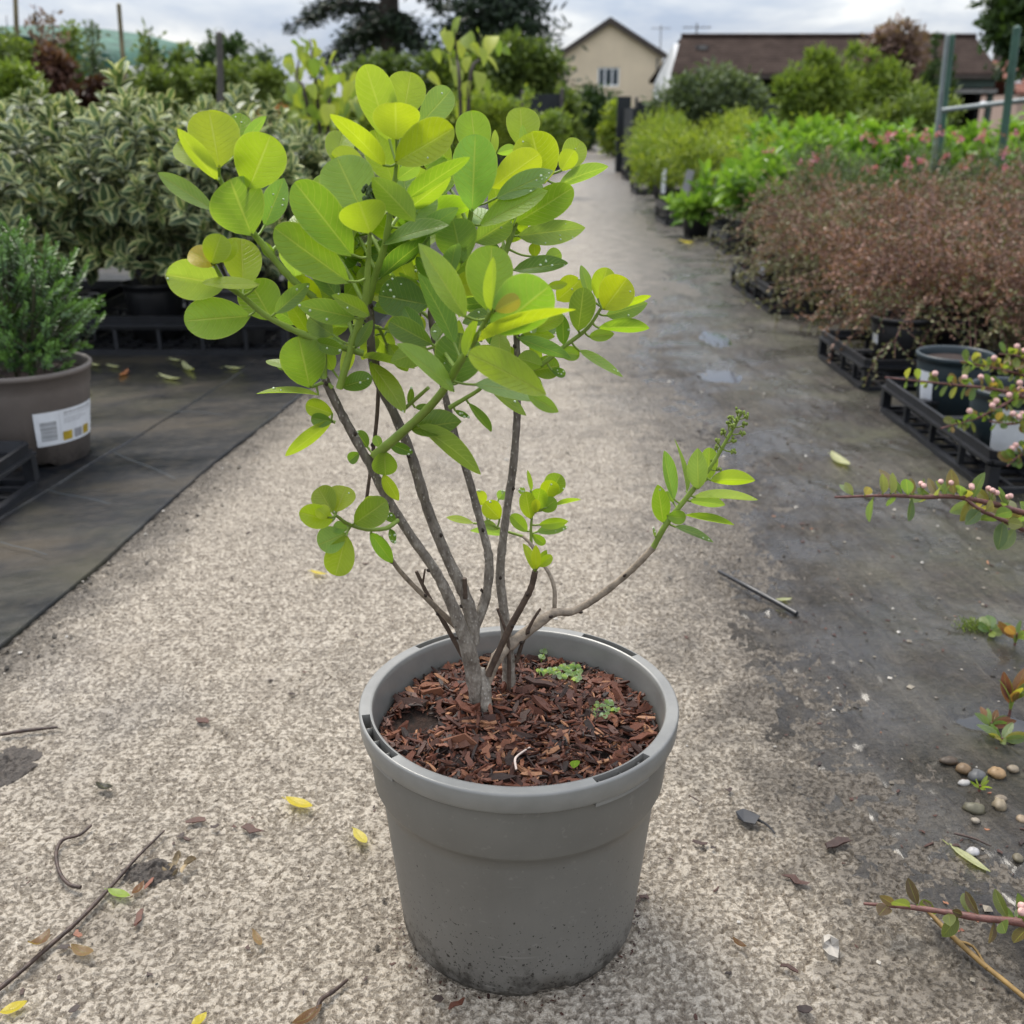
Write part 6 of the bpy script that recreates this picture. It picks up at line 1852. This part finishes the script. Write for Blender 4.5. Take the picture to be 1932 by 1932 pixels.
# long brown-roofed building with the open shed end
LY = 44.0
rl, rr2 = at(1285, 77, LY + 3.5), at(1838, 86, LY + 3.5)
el, er = at(1266, 142, LY), at(1886, 146, LY)
ez, rz = er[2], rl[2]
lb = np.array([(el[0] + er[0]) / 2, LY, 0])
t = thing('long_building', tuple(lb), 'long low building with dark brown hipped roof and open shed at its right end', 'building')
g = Geo()
quadbox(g, [(el[0], LY, ez), (er[0], LY, ez), (rr2[0], LY + 3.5, rz), (rl[0], LY + 3.5, rz)], (0, .05, .16))
quadbox(g, [(er[0], LY, ez), (er[0], LY + 7, ez), (rr2[0], LY + 3.5, rz)], (0, 0, .16))
quadbox(g, [(el[0], LY + 7, ez), (er[0], LY + 7, ez), (rr2[0], LY + 3.5, rz), (rl[0], LY + 3.5, rz)], (0, 0, .14))
ro_ = part('roof', g, M_roof, t, False)
g = Geo(); tube(g, [(rl[0], LY + 3.5, rz + .18), (rr2[0], LY + 3.5, rz + .18)], .11, 8, 1); part('ridge', g, M_roof, ro_)
c = at(1322, 96, LY + 2.6); g = Geo(); box(g, (c[0], LY + 2.5, c[2] + .05), (.55, .5, .30)); rw = part('roof_vent', g, M_slate, ro_, False)
g = Geo(); box(g, (c[0], LY + 2.2, c[2] + .10), (.30, .06, .16)); part('vent_cover', g, M_greybeam, ro_, False)
xs_ = at(1755, 150, LY)[0]
g = Geo()
quadbox(g, [(el[0] + .5, LY + .5, 0), (xs_, LY + .5, 0), (xs_, LY + .5, ez), (el[0] + .5, LY + .5, ez)], (0, .25, 0))
quadbox(g, [(el[0] + .5, LY + 6.7, 0), (er[0] - .3, LY + 6.7, 0), (er[0] - .3, LY + 6.7, ez), (el[0] + .5, LY + 6.7, ez)], (0, .25, 0))
quadbox(g, [(xs_, LY + .75, 0), (xs_, LY + 6.7, 0), (xs_, LY + 6.7, ez), (xs_, LY + .75, ez)], (.2, 0, 0))
quadbox(g, [(er[0] - .3, LY + 1.2, 0), (er[0] - .3, LY + 6.95, 0), (er[0] - .3, LY + 6.95, ez), (er[0] - .3, LY + 1.2, ez)], (.2, 0, 0))
part('wall', g, M_shed_shade, t, False)
g = Geo(); gz = at(1270, 84, LY + 3.5)
quadbox(g, [(el[0] + .2, LY + .5, 0), (el[0] + .2, LY + 6.7, 0), (el[0] + .2, LY + 6.7, ez), (el[0] + .55, LY + 3.5, rz - .1), (el[0] + .2, LY + .5, ez)], (.24, 0, 0))
part('gable_wall', g, M_whitewall, t, False)
z_f0, z_b0, z_b1 = at(1800, 165, LY)[2], at(1800, 176, LY)[2], at(1800, 168, LY)[2]
g = Geo(); quadbox(g, [(xs_, LY + .1, z_f0), (er[0] - .1, LY + .1, z_f0), (er[0] - .1, LY + .1, ez), (xs_, LY + .1, ez)], (0, .06, 0)); part('fascia', g, M_darkgreenwall, t, False)
g = Geo(); quadbox(g, [(xs_, LY, z_b0), (er[0], LY, z_b0), (er[0], LY, z_b1), (xs_, LY, z_b1)], (0, .12, 0)); part('beam', g, M_greybeam, t, False)
g = Geo(); quadbox(g, [(er[0] - .25, LY + .15, 0), (er[0] - .05, LY + .15, 0), (er[0] - .05, LY + .15, z_b0), (er[0] - .25, LY + .15, z_b0)], (0, .2, 0)); part('post', g, M_darkgreenwall, t, False)
g = Geo(); quadbox(g, [(el[0], LY - .08, ez - .05), (er[0], LY - .08, ez - .05), (er[0], LY - .08, ez + .08), (el[0], LY - .08, ez + .08)], (0, .08, 0)); part('gutter', g, M_trim, t, False)
# aerials on the roofs
for px, yt, yb, Y, lab in [(1247, 48, 98, HY + 5, 'thin television aerial beside the cream house'), (1315, 44, 84, LY + 4, 'thin television aerial over the left end of the long roof')]:
    p1, p0 = at(px, yt, Y), at(px, yb, Y)
    t3 = thing('aerial', tuple(p0), lab, 'aerial')
    g = Geo(); tube(g, [p0 - [0, 0, 1.6], p1], .035, 6, 1); part('mast', g, M_greybeam, t3)
    g = Geo()
    for k in range(5): tube(g, [p1 + [-.5 + .25 * k, -.35, -.15], p1 + [-.5 + .25 * k, .35, -.15]], .018, 4, 1)
    tube(g, [p1 + [-.6, 0, -.16], p1 + [.6, 0, -.16]], .02, 4, 1); part('crossbar', g, M_greybeam, t3)
# red tiled house at the right edge
RY = 58
a0_, a1_ = at(1868, 120, RY + 4), at(2050, 120, RY + 4); ee = at(1870, 178, RY)
rb_ = np.array([a0_[0] + 3, RY, 0])
t = thing('red_roofed_house', tuple(rb_), 'red tiled house with a dark chimney at the right edge', 'house')
g = Geo(); quadbox(g, [(a0_[0], RY, ee[2]), (a1_[0], RY, ee[2]), (a1_[0], RY + 4, a0_[2]), (a0_[0], RY + 4, a0_[2])], (0, 0, .18)); quadbox(g, [(a0_[0], RY + 8, ee[2]), (a1_[0], RY + 8, ee[2]), (a1_[0], RY + 4, a0_[2]), (a0_[0], RY + 4, a0_[2])], (0, 0, .14)); rr_o = part('roof', g, M_redroof, t, False)
for k in range(9):
    f = (k + .5) / 9; g = Geo(); z = ee[2] + (a0_[2] - ee[2]) * f + .18; quadbox(g, [(a0_[0], RY + 4 * f - .05, z), (a1_[0], RY + 4 * f - .05, z), (a1_[0], RY + 4 * f, z + .05), (a0_[0], RY + 4 * f, z + .05)], (0, .03, .03)); part('tile_course', g, M_redroof, rr_o, False)
g = Geo(); quadbox(g, [(a0_[0] + .2, RY + .3, 0), (a1_[0], RY + .3, 0), (a1_[0], RY + .3, ee[2]), (a0_[0] + .2, RY + .3, ee[2])], (0, 7.4, 0)); part('wall', g, plain('pinkish_wall', (.40, .29, .24), .8), t, False)
c = at(1886, 110, RY + 4); g = Geo(); box(g, (c[0], RY + 4, c[2] - .1), (.55, .5, 1.1)); part('chimney', g, M_slate, rr_o, False)
g = Geo(); box(g, (c[0], RY + 4, c[2] + .52), (.68, .62, .14)); part('chimney_cap', g, M_trim, rr_o, False)
c = at(1909, 158, RY + 1.2); g = Geo(); box(g, (c[0], RY + 1.0, c[2] + .05), (.75, .12, .45)); part('skylight', g, M_whiteframe, rr_o, False)

# ------------------------------------------------------------------ small things on the ground
M_dead = M_leaf
def zg(px, py):
    p = G(px, py, 0)
    if p[0] < mat_x(p[1]): return .010 if p[0] > min(lap(p[1]), mat_x(p[1]) - .05) else .0145
    if p[0] > mud_x(p[1]): return float(vz(np.array([p[0]]), np.array([p[1]]))[0]) + .0015
    return .0035
def fallen(a_, b_, w_, col, label, name='fallen_leaf', curl=.1, lift=.0, group=None, fold=.25):
    z = zg((a_[0] + b_[0]) / 2, (a_[1] + b_[1]) / 2)
    P0, P1 = G(*a_, z + .001), G(*b_, z + .0015 + lift)
    Wd = w_ * dep(P0) / IMG
    g = Geo()
    a3 = P1 - P0; L = np.linalg.norm(a3); a3 /= L
    x2 = unit(np.cross(a3, [0, 0, 1])); n2 = np.cross(x2, a3)
    V, U = [], []
    rows, ac = 9, 7
    for r_ in range(rows):
        t_ = r_ / (rows - 1); h = max(prof_lance(.004 + .992 * t_), .06) * Wd / 2
        for c_ in range(ac):
            s = -1 + 2 * c_ / (ac - 1)
            V.append(P0 + a3 * t_ * L + x2 * s * h + n2 * (abs(s) * h * fold + curl * L * (2 * t_ - 1) ** 2 + .0004 * math.sin(9 * t_ + 3 * s))); U.append((.5 + .5 * s, t_))
    g.add(V, np.array([[i * ac + j, i * ac + j + 1, (i + 1) * ac + j + 1, (i + 1) * ac + j] for i in range(rows - 1) for j in range(ac - 1)]), .5, U)
    tube(g, [P0, P0 - a3 * L * .16 + [0, 0, .001]], [.0006, .0004], 5, 2)
    return solo(name, g, M_dead, label, 'leaf', tuple(P0), group, color=(*col, 1))
YEL, PALE, BRN, TAN, DRK = (.62, .50, .045), (.55, .56, .30), (.16, .075, .035), (.27, .17, .09), (.030, .025, .022)
fallen((540, 1508), (590, 1526), 24, YEL, 'yellow leaf lying left of the pot, upper of the two near it')
fallen((668, 1566), (692, 1594), 20, (.66, .56, .12), 'smaller yellow leaf lying closest to the left of the pot')
fallen((0, 1914), (52, 1892), 26, YEL, 'yellow leaf at the bottom left corner')
fallen((362, 1938), (390, 1912), 20, YEL, 'yellow leaf cut by the bottom edge, left of the pot')
fallen((586, 1078), (616, 1086), 11, YEL, 'small yellow leaf on the concrete beneath the lower left rosette')
fallen((204, 1680), (246, 1694), 19, (.30, .42, .08), 'green fallen leaf beside the long twig')
fallen((136, 1790), (178, 1804), 24, TAN, 'curled tan dead leaf below the long twig', curl=.22)
fallen((92, 1768), (52, 1792), 26, (.20, .11, .06), 'brown dead leaf folded over the long twig', curl=.25, lift=.012)
fallen((552, 1938), (608, 1902), 26, BRN, 'dark brown leaf at the end of the crooked twig at the bottom', curl=.15)
fallen((1382, 1772), (1408, 1790), 13, BRN, 'small curled brown leaf right of the pot foot', curl=.2)
fallen((1790, 1594), (1868, 1648), 18, PALE, 'long pale leaf on the wet verge at the lower right', curl=.05)
fallen((1463, 1133), (1494, 1131), 12, PALE, 'pale leaf touching the black stick')
fallen((1568, 858), (1602, 884), 24, (.62, .62, .34), 'pale yellow leaf on the verge near the nearest tray')
fallen((1280, 455), (1310, 459), 10, YEL, 'yellow leaf on the wet edge far up the path')
fallen((478, 1758), (494, 1788), 14, TAN, 'tan leaf flake on the concrete midway between twig and pot', curl=.15)
fallen((250, 1690), (272, 1665), 16, (.19, .08, .04), 'reddish-brown leaf by the dark mud clump', curl=.15)
fallen((182, 1482), (214, 1490), 18, DRK, 'black curled leaf on the concrete at the left', curl=.2)
for a_, b_, w_, c_, lab in [((318, 678), (344, 682), 10, PALE, 'rearmost pale leaf on the black fabric, just before the tray'), ((345, 688), (366, 704), 14, PALE, 'pale oval leaf on the black fabric right of the middle'), ((300, 710), (344, 718), 12, PALE, 'largest pale leaf on the black fabric'),
                            ((202, 690), (228, 694), 10, PALE, 'pale leaf on the black fabric between the small bush and the brown scrap'), ((164, 686), (190, 692), 11, PALE, 'pale leaf on the black fabric touching the rim of the taupe pot'), ((422, 694), (462, 696), 11, PALE, 'pale straight leaf on the black fabric farthest to the right'),
                            ((154, 738), (172, 742), 11, PALE, 'pale leaf on the black fabric beside the taupe pot'), ((226, 712), (242, 700), 12, (.45, .17, .08), 'orange-brown leaf scrap on the black fabric')]:
    fallen(a_, b_, w_, c_, lab)
# twigs and sticks
M_wet = plain('wet_twig', (.050, .030, .022), .45, .45, .5, 160, .0015)
M_blackplastic = plain('black_rod', (.016, .016, .018), .35, .5, .3, 50)
def twig(px, rad, mat, label, name='fallen_twig', lift=0.0, jit=.08, cat='twig'):
    pts = [G(x, y, zg(x, y) + rad[0] * .8 + lift * math.sin(math.pi * k / (len(px) - 1)) + .001) for k, (x, y) in enumerate(px)]
    g = Geo(); tube(g, pts, rad, 8, 6, .5, 0, jit)
    return solo(name, g, mat, label, cat, tuple(pts[0]))
twig([(310, 1567), (258, 1618), (210, 1672), (150, 1735), (95, 1783), (40, 1832), (-20, 1880)], [.0012, .0017, .0021, .0022, .0023, .0023, .0021], M_wet, 'long dark straight twig crossing the bottom left of the concrete')
twig([(172, 1557), (150, 1575), (118, 1585), (106, 1610), (112, 1645), (130, 1668), (152, 1674)], [.0016, .0018, .0020, .0020, .0019, .0018, .0022], M_wet, 'short hooked dark twig above the long straight one')
twig([(656, 1848), (632, 1868), (606, 1886), (600, 1905)], [.0014, .0019, .0022, .0024], M_wet, 'crooked dark twig at the bottom edge left of the pot')
twig([(1356, 1078), (1405, 1104), (1455, 1131), (1503, 1158)], [.0030, .0040, .0042, .0044], M_blackplastic, 'straight black stick lying at the edge of the wet verge', 'black_stick', .006, .02, 'stick')
twig([(0, 1386), (50, 1378), (108, 1372)], [.0022, .0026, .0018], M_wet, 'dark twig at the left edge by the fabric corner')
twig([(1800, 1572), (1838, 1582), (1870, 1596)], [.0012, .0014, .0010], M_wet, 'thin black twig on the wet verge among the pebbles')
twig([(1300, 1500), (1320, 1512)], [.0008, .0008], M_wet, 'tiny dark twig just right of the pot')
# bark chips and dark bits, one mesh each
def bit(px, py, lpx, wpx, ang, mat, label, cat='bark chip', name='fallen_chip', tone=.35, h=.5, group=None, seed=None):
    z = zg(px, py); c = G(px, py, z); s = dep(c) / IMG
    V, F = chip_geo(seed if seed is not None else int(px * 7 + py) % 1000)
    W0 = V[:, 1].max() - V[:, 1].min()
    V = V * [lpx * s, wpx * s / W0 * 1.15, lpx * s * h]
    V = V @ rotz(ang).T + c + [0, 0, max(.0012, -V[:, 2].min() * .5)]
    g = Geo(); g.add(V, F, tone)
    return solo(name, g, mat, label, cat, tuple(c), group, False)
for px, py, l, w_, an, tn, lab in [(370, 1549, 36, 14, .2, .30, 'brown bark chip in the middle left of the concrete'), (474, 1566, 40, 18, -.6, .25, 'wedge-shaped brown chip left of the yellow leaves'), (405, 1560, 14, 10, .4, .05, 'small black bit beside the brown chip'),
                                  (262, 1732, 46, 14, 1.5, .40, 'upright reddish chip below the dark mud clump'), (147, 1764, 22, 12, -.8, .75, 'orange-brown chip between the long twig and the green leaf'), (120, 1790, 22, 14, .4, .03, 'black chip beside the long twig'),
                                  (862, 1896, 36, 16, .8, .45, 'reddish chip right under the pot at the bottom edge'), (826, 1886, 18, 14, -.5, .02, 'small black chip at the foot of the pot'), (382, 1330 + 30, 28, 16, .0, .30, 'dark brown chip high on the left of the concrete'),
                                  (1580, 1591, 52, 20, .35, .10, 'dark ragged chip right of the pot, upper one'), (1502, 1659, 44, 22, -.9, .22, 'smooth grey-brown chip right of the pot'), (1490, 1828, 34, 12, -.5, .18, 'thin brown chip at the bottom right of the pot'),
                                  (1518, 1905, 28, 16, .1, .03, 'black chip at the bottom edge right of the pot'), (1375, 1490, 14, 12, .3, .08, 'small dark lump beside the pot rim on the right'), (1320, 1590, 26, 10, -.4, .12, 'small dark chip right of the pot shoulder'),
                                  (1345, 1510 + 90, 9, 8, .3, .02, 'tiny black crumb right of the pot shoulder'), (140, 1905, 20, 12, .9, .04, 'black chip at the bottom left near the yellow leaf'), (280, 1668, 30, 8, 1.4, .7, 'pale brown splinter by the dark mud clump')]:
    bit(px, py, l, w_, an, M_bark, lab, tone=tn)
# black plastic scrap with a tail
g = Geo(); c = G(1412, 1540, .006)
V = [G(x, y, .0045 + .0025 * ((x + y) % 3)) for x, y in [(1388, 1532), (1402, 1527), (1420, 1533), (1434, 1541), (1424, 1556), (1404, 1552), (1392, 1545)]]
quadbox(g, V, (0, 0, .0012)); tube(g, [G(1428, 1546, .006), G(1444, 1554, .006), G(1456, 1565, .005), G(1462, 1572, .005)], [.0016, .0013, .0011, .0010], 6, 3)
solo('plastic_scrap', g, M_blackplastic, 'black plastic scrap with a thin tail lying right of the pot', 'plastic scrap', tuple(c), None, False)
# pebbles and stones
def pebble(px, py, wpx, hpx, col, label, group='pebbles on the wet verge', seed=0, angular=False, rough=.5):
    r = np.random.default_rng(seed + int(px + py))
    z = zg(px, py); c = G(px, py, z); s = dep(c) / IMG
    g = Geo(); n, k = (8, 14) if not angular else (5, 7)
    ph = np.linspace(-math.pi / 2, math.pi / 2, n); th_ = np.linspace(0, 2 * math.pi, k, endpoint=False)
    V = np.stack([np.cos(ph)[:, None] * np.cos(th_), np.cos(ph)[:, None] * np.sin(th_), np.repeat(np.sin(ph)[:, None], k, 1)], -1).reshape(-1, 3)
    V *= 1 + (.22 if angular else .07) * np.repeat(r.normal(size=(n * k // 2 + 1, 1)), 2, 0)[:n * k]
    V = V * [wpx * s / 2, hpx * s * .75, min(wpx, hpx) * s * .5] @ rotz(r.uniform(-.4, .4)).T + c + [0, 0, min(wpx, hpx) * s * .12]
    i = np.arange(n - 1)[:, None] * k; j = np.arange(k)[None]; j2 = (j + 1) % k
    g.add(V, np.stack([i + j, i + j2, i + k + j2, i + k + j], -1).reshape(-1, 4))
    solo('pebble', g, plain('pebble_stone', tuple(x * .62 for x in col), rough, .4, .25, 90, .0005), label, 'pebble', tuple(c), group, not angular)
for px, py, w_, h_, col, lab in [(1790, 1437, 36, 14, (.10, .07, .045), 'dark brown flat pebble, leftmost of the group on the verge'), (1817, 1452, 30, 18, (.26, .17, .09), 'tan pebble left of the grey one'), (1843, 1466, 34, 20, (.14, .14, .14), 'smooth grey pebble in the middle of the group'),
                                 (1881, 1461, 32, 20, (.42, .27, .13), 'orange-tan pebble right of the grey one'), (1911, 1452, 22, 13, (.36, .29, .20), 'pale tan pebble at the right of the group'), (1819, 1478, 24, 11, (.55, .53, .50), 'white pebble below the tan and grey ones'),
                                 (1838, 1527, 42, 20, (.17, .155, .10), 'olive flat pebble below the little green sprout'), (1886, 1521, 24, 22, (.36, .29, .19), 'cream pebble right of the olive flat one'), (1840, 1549, 16, 10, (.42, .36, .28), 'small cream pebble below the olive flat one'),
                                 (1926, 1547, 20, 14, (.42, .31, .20), 'tan pebble cut by the right edge'), (1888, 1508, 24, 12, (.30, .24, .17), 'brown pebble above the cream one'), (1920, 1660 - 40, 22, 14, (.20, .17, .11), 'olive pebble at the right edge beside the long pale leaf'),
                                 (1836, 1608, 24, 14, (.60, .58, .57), 'white stone chip above the long pale leaf'), (1680, 885 + 20, 24, 14, (.34, .32, .20), 'pale pebble on the mossy verge before the nearest tray'), (1640, 938, 20, 12, (.30, .29, .20), 'small pale pebble beyond the flowering branch')]:
    pebble(px, py, w_, h_, col, lab)
pebble(1564, 1786, 32, 36, (.55, .50, .43), 'white angular stone on the concrete at the lower right', None, 3, True)
# the clump of dark mud with a dried seed head
M_mudclump = plain('dark_mud', (.050, .040, .032), .5, .4, .5, 160, .004)
for px, py, rx, ry, lab in [(285, 1642, .030, .019, 'flattened clump of dark mud beside the long twig'), (18, 1440, .032, .040, 'patch of dark mud and rotted leaf at the left edge')]:
    g = Geo(); c = G(px, py, .003)
    th_ = np.linspace(0, 2 * np.pi, 72, endpoint=False)
    rr_ = np.linspace(0, 1, 22)
    q, a_ = np.meshgrid(rr_, th_, indexing='ij')
    e_ = 1 + .30 * vnoise(np.cos(a_) * 1.6 + px, np.sin(a_) * 1.6, 1.0, 77) + .22 * vnoise(np.cos(a_) * 5, np.sin(a_) * 5 + px, 1.0, 79)
    x, y = c[0] + q * rx * e_ * np.cos(a_), c[1] + q * ry * e_ * np.sin(a_)
    z = -.001 + .0075 * (1 - q ** 2) * (1 + .9 * vnoise(x, y, 170, 78)) + .0022 * vnoise(x, y, 420, 80)
    g.add(np.stack([x, y, z], -1).reshape(-1, 3), np.array([[i * 72 + j, i * 72 + (j + 1) % 72, (i + 1) * 72 + (j + 1) % 72, (i + 1) * 72 + j] for i in range(21) for j in range(72)]))
    solo('mud_clump', g, M_mudclump, lab, 'mud clump', tuple(c))
g = Geo(); c = G(332, 1636, .006)
for k in range(9):
    p = c + [rng.normal(0, .008), rng.normal(0, .005), rng.uniform(0, .004)]
    leaves(g, [p], rdir(1, .3), rdir(1, .8), .012, .008, .5, T_OV)
solo('dried_seed_head', g, plain('dry_husk', (.26, .20, .12), .7, .2, .4, 200), 'crumpled straw-coloured seed husk at the right of the mud clump', 'seed husk', tuple(c))
# weeds on the verge and seedlings in the pot
def rosette(px, py, n, lpx, ratio, cols, label, seed, lift=.35, stems=True, z=None, name='weed', h=0.0, loc3=None):
    r = np.random.default_rng(seed)
    c = G(px, py, zg(px, py) if z is None else z) if loc3 is None else np.asarray(loc3)
    s = dep(c) / IMG
    t = thing(name, tuple(c), label, 'weed')
    g = Geo(); tube(g, [c - [0, 0, .004], c + [0, 0, .006 + h]], [.0018, .0012], 6, 2); part('stem', g, M_redstem, t)
    for k in range(n):
        a_ = k * 2.4 + r.normal(0, .3); L = lpx * s * r.uniform(.65, 1.15)
        d = unit([math.cos(a_), math.sin(a_), r.uniform(lift * .5, lift * 1.8)])
        P0 = c + d * L * .1 + [0, 0, .003 + h * r.uniform(.2, 1)]
        col = np.array(cols[int(r.integers(len(cols)))]) * (1 + r.normal(0, .1))
        gl = leaf_geo(P0, P0 + d * L, L * ratio, r.normal(0, .5), r.uniform(.05, .3), .2, 'l' if ratio < .5 else 'r', c, .02)
        part('leaf', gl, [M_leaf, M_shoot], t, color=(*np.clip(col, 0, 1), 1))
GW = [(.17, .24, .09), (.12, .20, .06), (.22, .27, .12)]
RW = [(.20, .07, .05), (.26, .12, .06), (.14, .18, .06), (.30, .26, .06)]
rosette(1868, 1195, 9, 36, .5, GW + [(.20, .26, .05)], 'small green weed on the verge, upper one at the right edge', 1)
rosette(1915, 1215, 7, 42, .4, GW + RW, 'small weed with a red stalk cut by the right edge', 2, .6, h=.012)
rosette(1905, 1345, 10, 60, .34, RW, 'reddish upright weed at the right edge above the pebbles', 3, 1.4, h=.02)
rosette(1868, 1378, 9, 40, .38, GW + RW, 'green and reddish weed left of the red upright one', 4, .5, h=.006)
rosette(1890, 1400, 8, 40, .42, GW + [(.30, .26, .05)], 'low yellow-green weed just above the pebbles', 5, .4)
rosette(1848, 1490, 8, 26, .26, [(.30, .38, .06), (.24, .33, .05)], 'tiny yellow-green star-shaped sprout among the pebbles', 6, .6)
rosette(1915, 1795 - 55, 5, 30, .5, GW, 'small green weed at the right edge by the low branch', 7, .5)
g = Geo(); c = G(1845, 1188, .004)
cloud(g, [c + [0, 0, .004]], [.022], 700, .006, .0016, T_DIA, np.random.default_rng(8), 1.2, (.3, .9), 20, .3, sq=(1.2, .8, .25))
solo('moss_tuft', g, M_mid, 'tuft of bright moss beside the upper weed at the right edge', 'moss', tuple(c), kind='thing')
PALEG = [(.34, .46, .26), (.28, .42, .20), (.38, .48, .30)]
def seedlings(spots, label, seed, lpx=12):
    r = np.random.default_rng(seed)
    c0 = G(*spots[0], .2125)
    t = thing('seedling_clump', tuple(c0), label, 'seedling')
    for (x, y) in spots:
        c = G(x, y, .2125)
        for k in range(5):
            a_ = k * 1.25 + r.uniform(0, 1); L = lpx * dep(c) / IMG * r.uniform(.7, 1.1)
            d = unit([math.cos(a_), math.sin(a_), .35])
            gl = leaf_geo(c + [0, 0, .003], c + [0, 0, .003] + d * L, L * .85, r.normal(0, .4), .1, .25, 'r', c + [0, 0, -.004])
            part('leaf', gl, [M_leaf, M_shoot], t, color=(*PALEG[int(r.integers(3))], 1))
seedlings([(1022, 1275), (1035, 1272), (1048, 1278), (1060, 1282), (1072, 1270), (1085, 1264), (1078, 1278), (1092, 1274), (1066, 1266), (1050, 1270), (1088, 1288)], 'larger pale clump of tiny seedlings at the back right of the bark', 11)
seedlings([(1118, 1345), (1130, 1338), (1142, 1342), (1126, 1355), (1140, 1356), (1114, 1358), (1162, 1345), (1150, 1334)], 'smaller pale clump of tiny seedlings at the right of the bark', 12)
seedlings([(1026, 1236), (1022, 1246), (1030, 1226)], 'faint pale seedling at the back of the bark beside a thin twig', 13, 9)
g = leaf_geo(G(1082, 1450, .214), G(1086, 1434, .226), .008, .2, .05, .25, 'r', G(1082, 1452, .210))
solo('seedling_leaf', g, [M_leaf, M_shoot], 'single green seedling leaf at the front of the bark', 'seedling', tuple(G(1082, 1450, .21)), color=(.16, .27, .07, 1))
g = Geo(); tube(g, [G(974, 1452, .216), G(972, 1432, .220), G(984, 1420, .219), G(1000, 1410, .216)], [.0010, .0011, .0009, .0006], 6, 4)
solo('pale_root', g, plain('pale_root_skin', (.62, .50, .43), .6), 'thin pale bent root lying on the bark at the front', 'root', tuple(G(980, 1430, .216)))
# crumbs of bark and grains nobody could count
g = Geo()
for k in range(1150):
    if k < 300:
        y = .48 + 2.2 * rng.uniform() ** 1.5; x = rng.uniform(mat_x(y) + .01, mud_x(y)); L = float(np.clip(rng.lognormal(-5.6, .5), .0015, .010))
        if math.hypot(x - PC[0], y - PC[1]) < .118: continue
    elif k > 520:
        y = .6 + 2.6 * rng.uniform() ** 1.4; x = mud_x(y) + abs(rng.normal(0, .30)); L = float(np.clip(rng.lognormal(-5.5, .55), .0015, .012))
        V, F = CHIPS[rng.integers(10)]
        g.add((V * [L, L * 1.6, L * .9]) @ rotz(rng.uniform(0, 6.28)).T + [x, y, float(vz(np.array([x]), np.array([y]))[0]) + .001], F, float(rng.uniform(0, .35) if rng.uniform() < .85 else rng.uniform(.7, 1)))
        continue
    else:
        a_ = rng.uniform(0, 6.283); q = .112 + abs(rng.normal(0, .010)); x, y = PC[0] + q * math.cos(a_), PC[1] + q * math.sin(a_); L = float(np.clip(rng.lognormal(-6.0, .4), .0012, .006))  # dark grit ring added at the pot foot, also deepening its contact shadow
    V, F = CHIPS[rng.integers(10)]
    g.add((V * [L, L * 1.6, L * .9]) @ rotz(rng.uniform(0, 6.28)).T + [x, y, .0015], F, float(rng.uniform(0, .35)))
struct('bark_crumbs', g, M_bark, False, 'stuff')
# grit along the edges: nobody could count it
g = Geo()
n = 1700
yy = .45 + 3.6 * rng.uniform(0, 1, n) ** 1.6
side_ = rng.uniform(0, 1, n)
xx = np.where(side_ < .33, mat_x(yy) + np.abs(rng.normal(0, .05, n)) - .005, np.where(side_ < .9, mud_x(yy) + rng.normal(.25, .25, n), rng.uniform(-.5, .5, n)))
zz_ = np.where(xx > mud_x(yy), vz(xx, yy), .001)
oc = np.array([[1, 0, 0], [0, 1, 0], [-1, 0, 0], [0, -1, 0], [0, 0, 1], [0, 0, -1]], float)
of = np.array([[0, 1, 4], [1, 2, 4], [2, 3, 4], [3, 0, 4], [1, 0, 5], [2, 1, 5], [3, 2, 5], [0, 3, 5]])
for k in range(n):
    if abs(xx[k] - PC[0]) < .13 and abs(yy[k] - PC[1]) < .13: continue
    s = float(np.clip(rng.lognormal(-6.1, .45), .0010, .0055))
    V = oc * s * rng.uniform(.6, 1.4, (6, 1)) * [1, 1, .7]
    g.add(V @ rotz(rng.uniform(0, 6)).T + [xx[k], yy[k], zz_[k] + s * .3], of, float(rng.uniform(0, 1)))
m = Mat('grit')
M_grit = m.finish(m.bsdf(m.ramp(m.attr(), (0.0, (.03, .027, .024)), (.5, (.13, .11, .085)), (.85, (.30, .26, .20)), (1.0, (.55, .52, .47))), .6, .4))
struct('grit', g, M_grit, False, 'stuff')
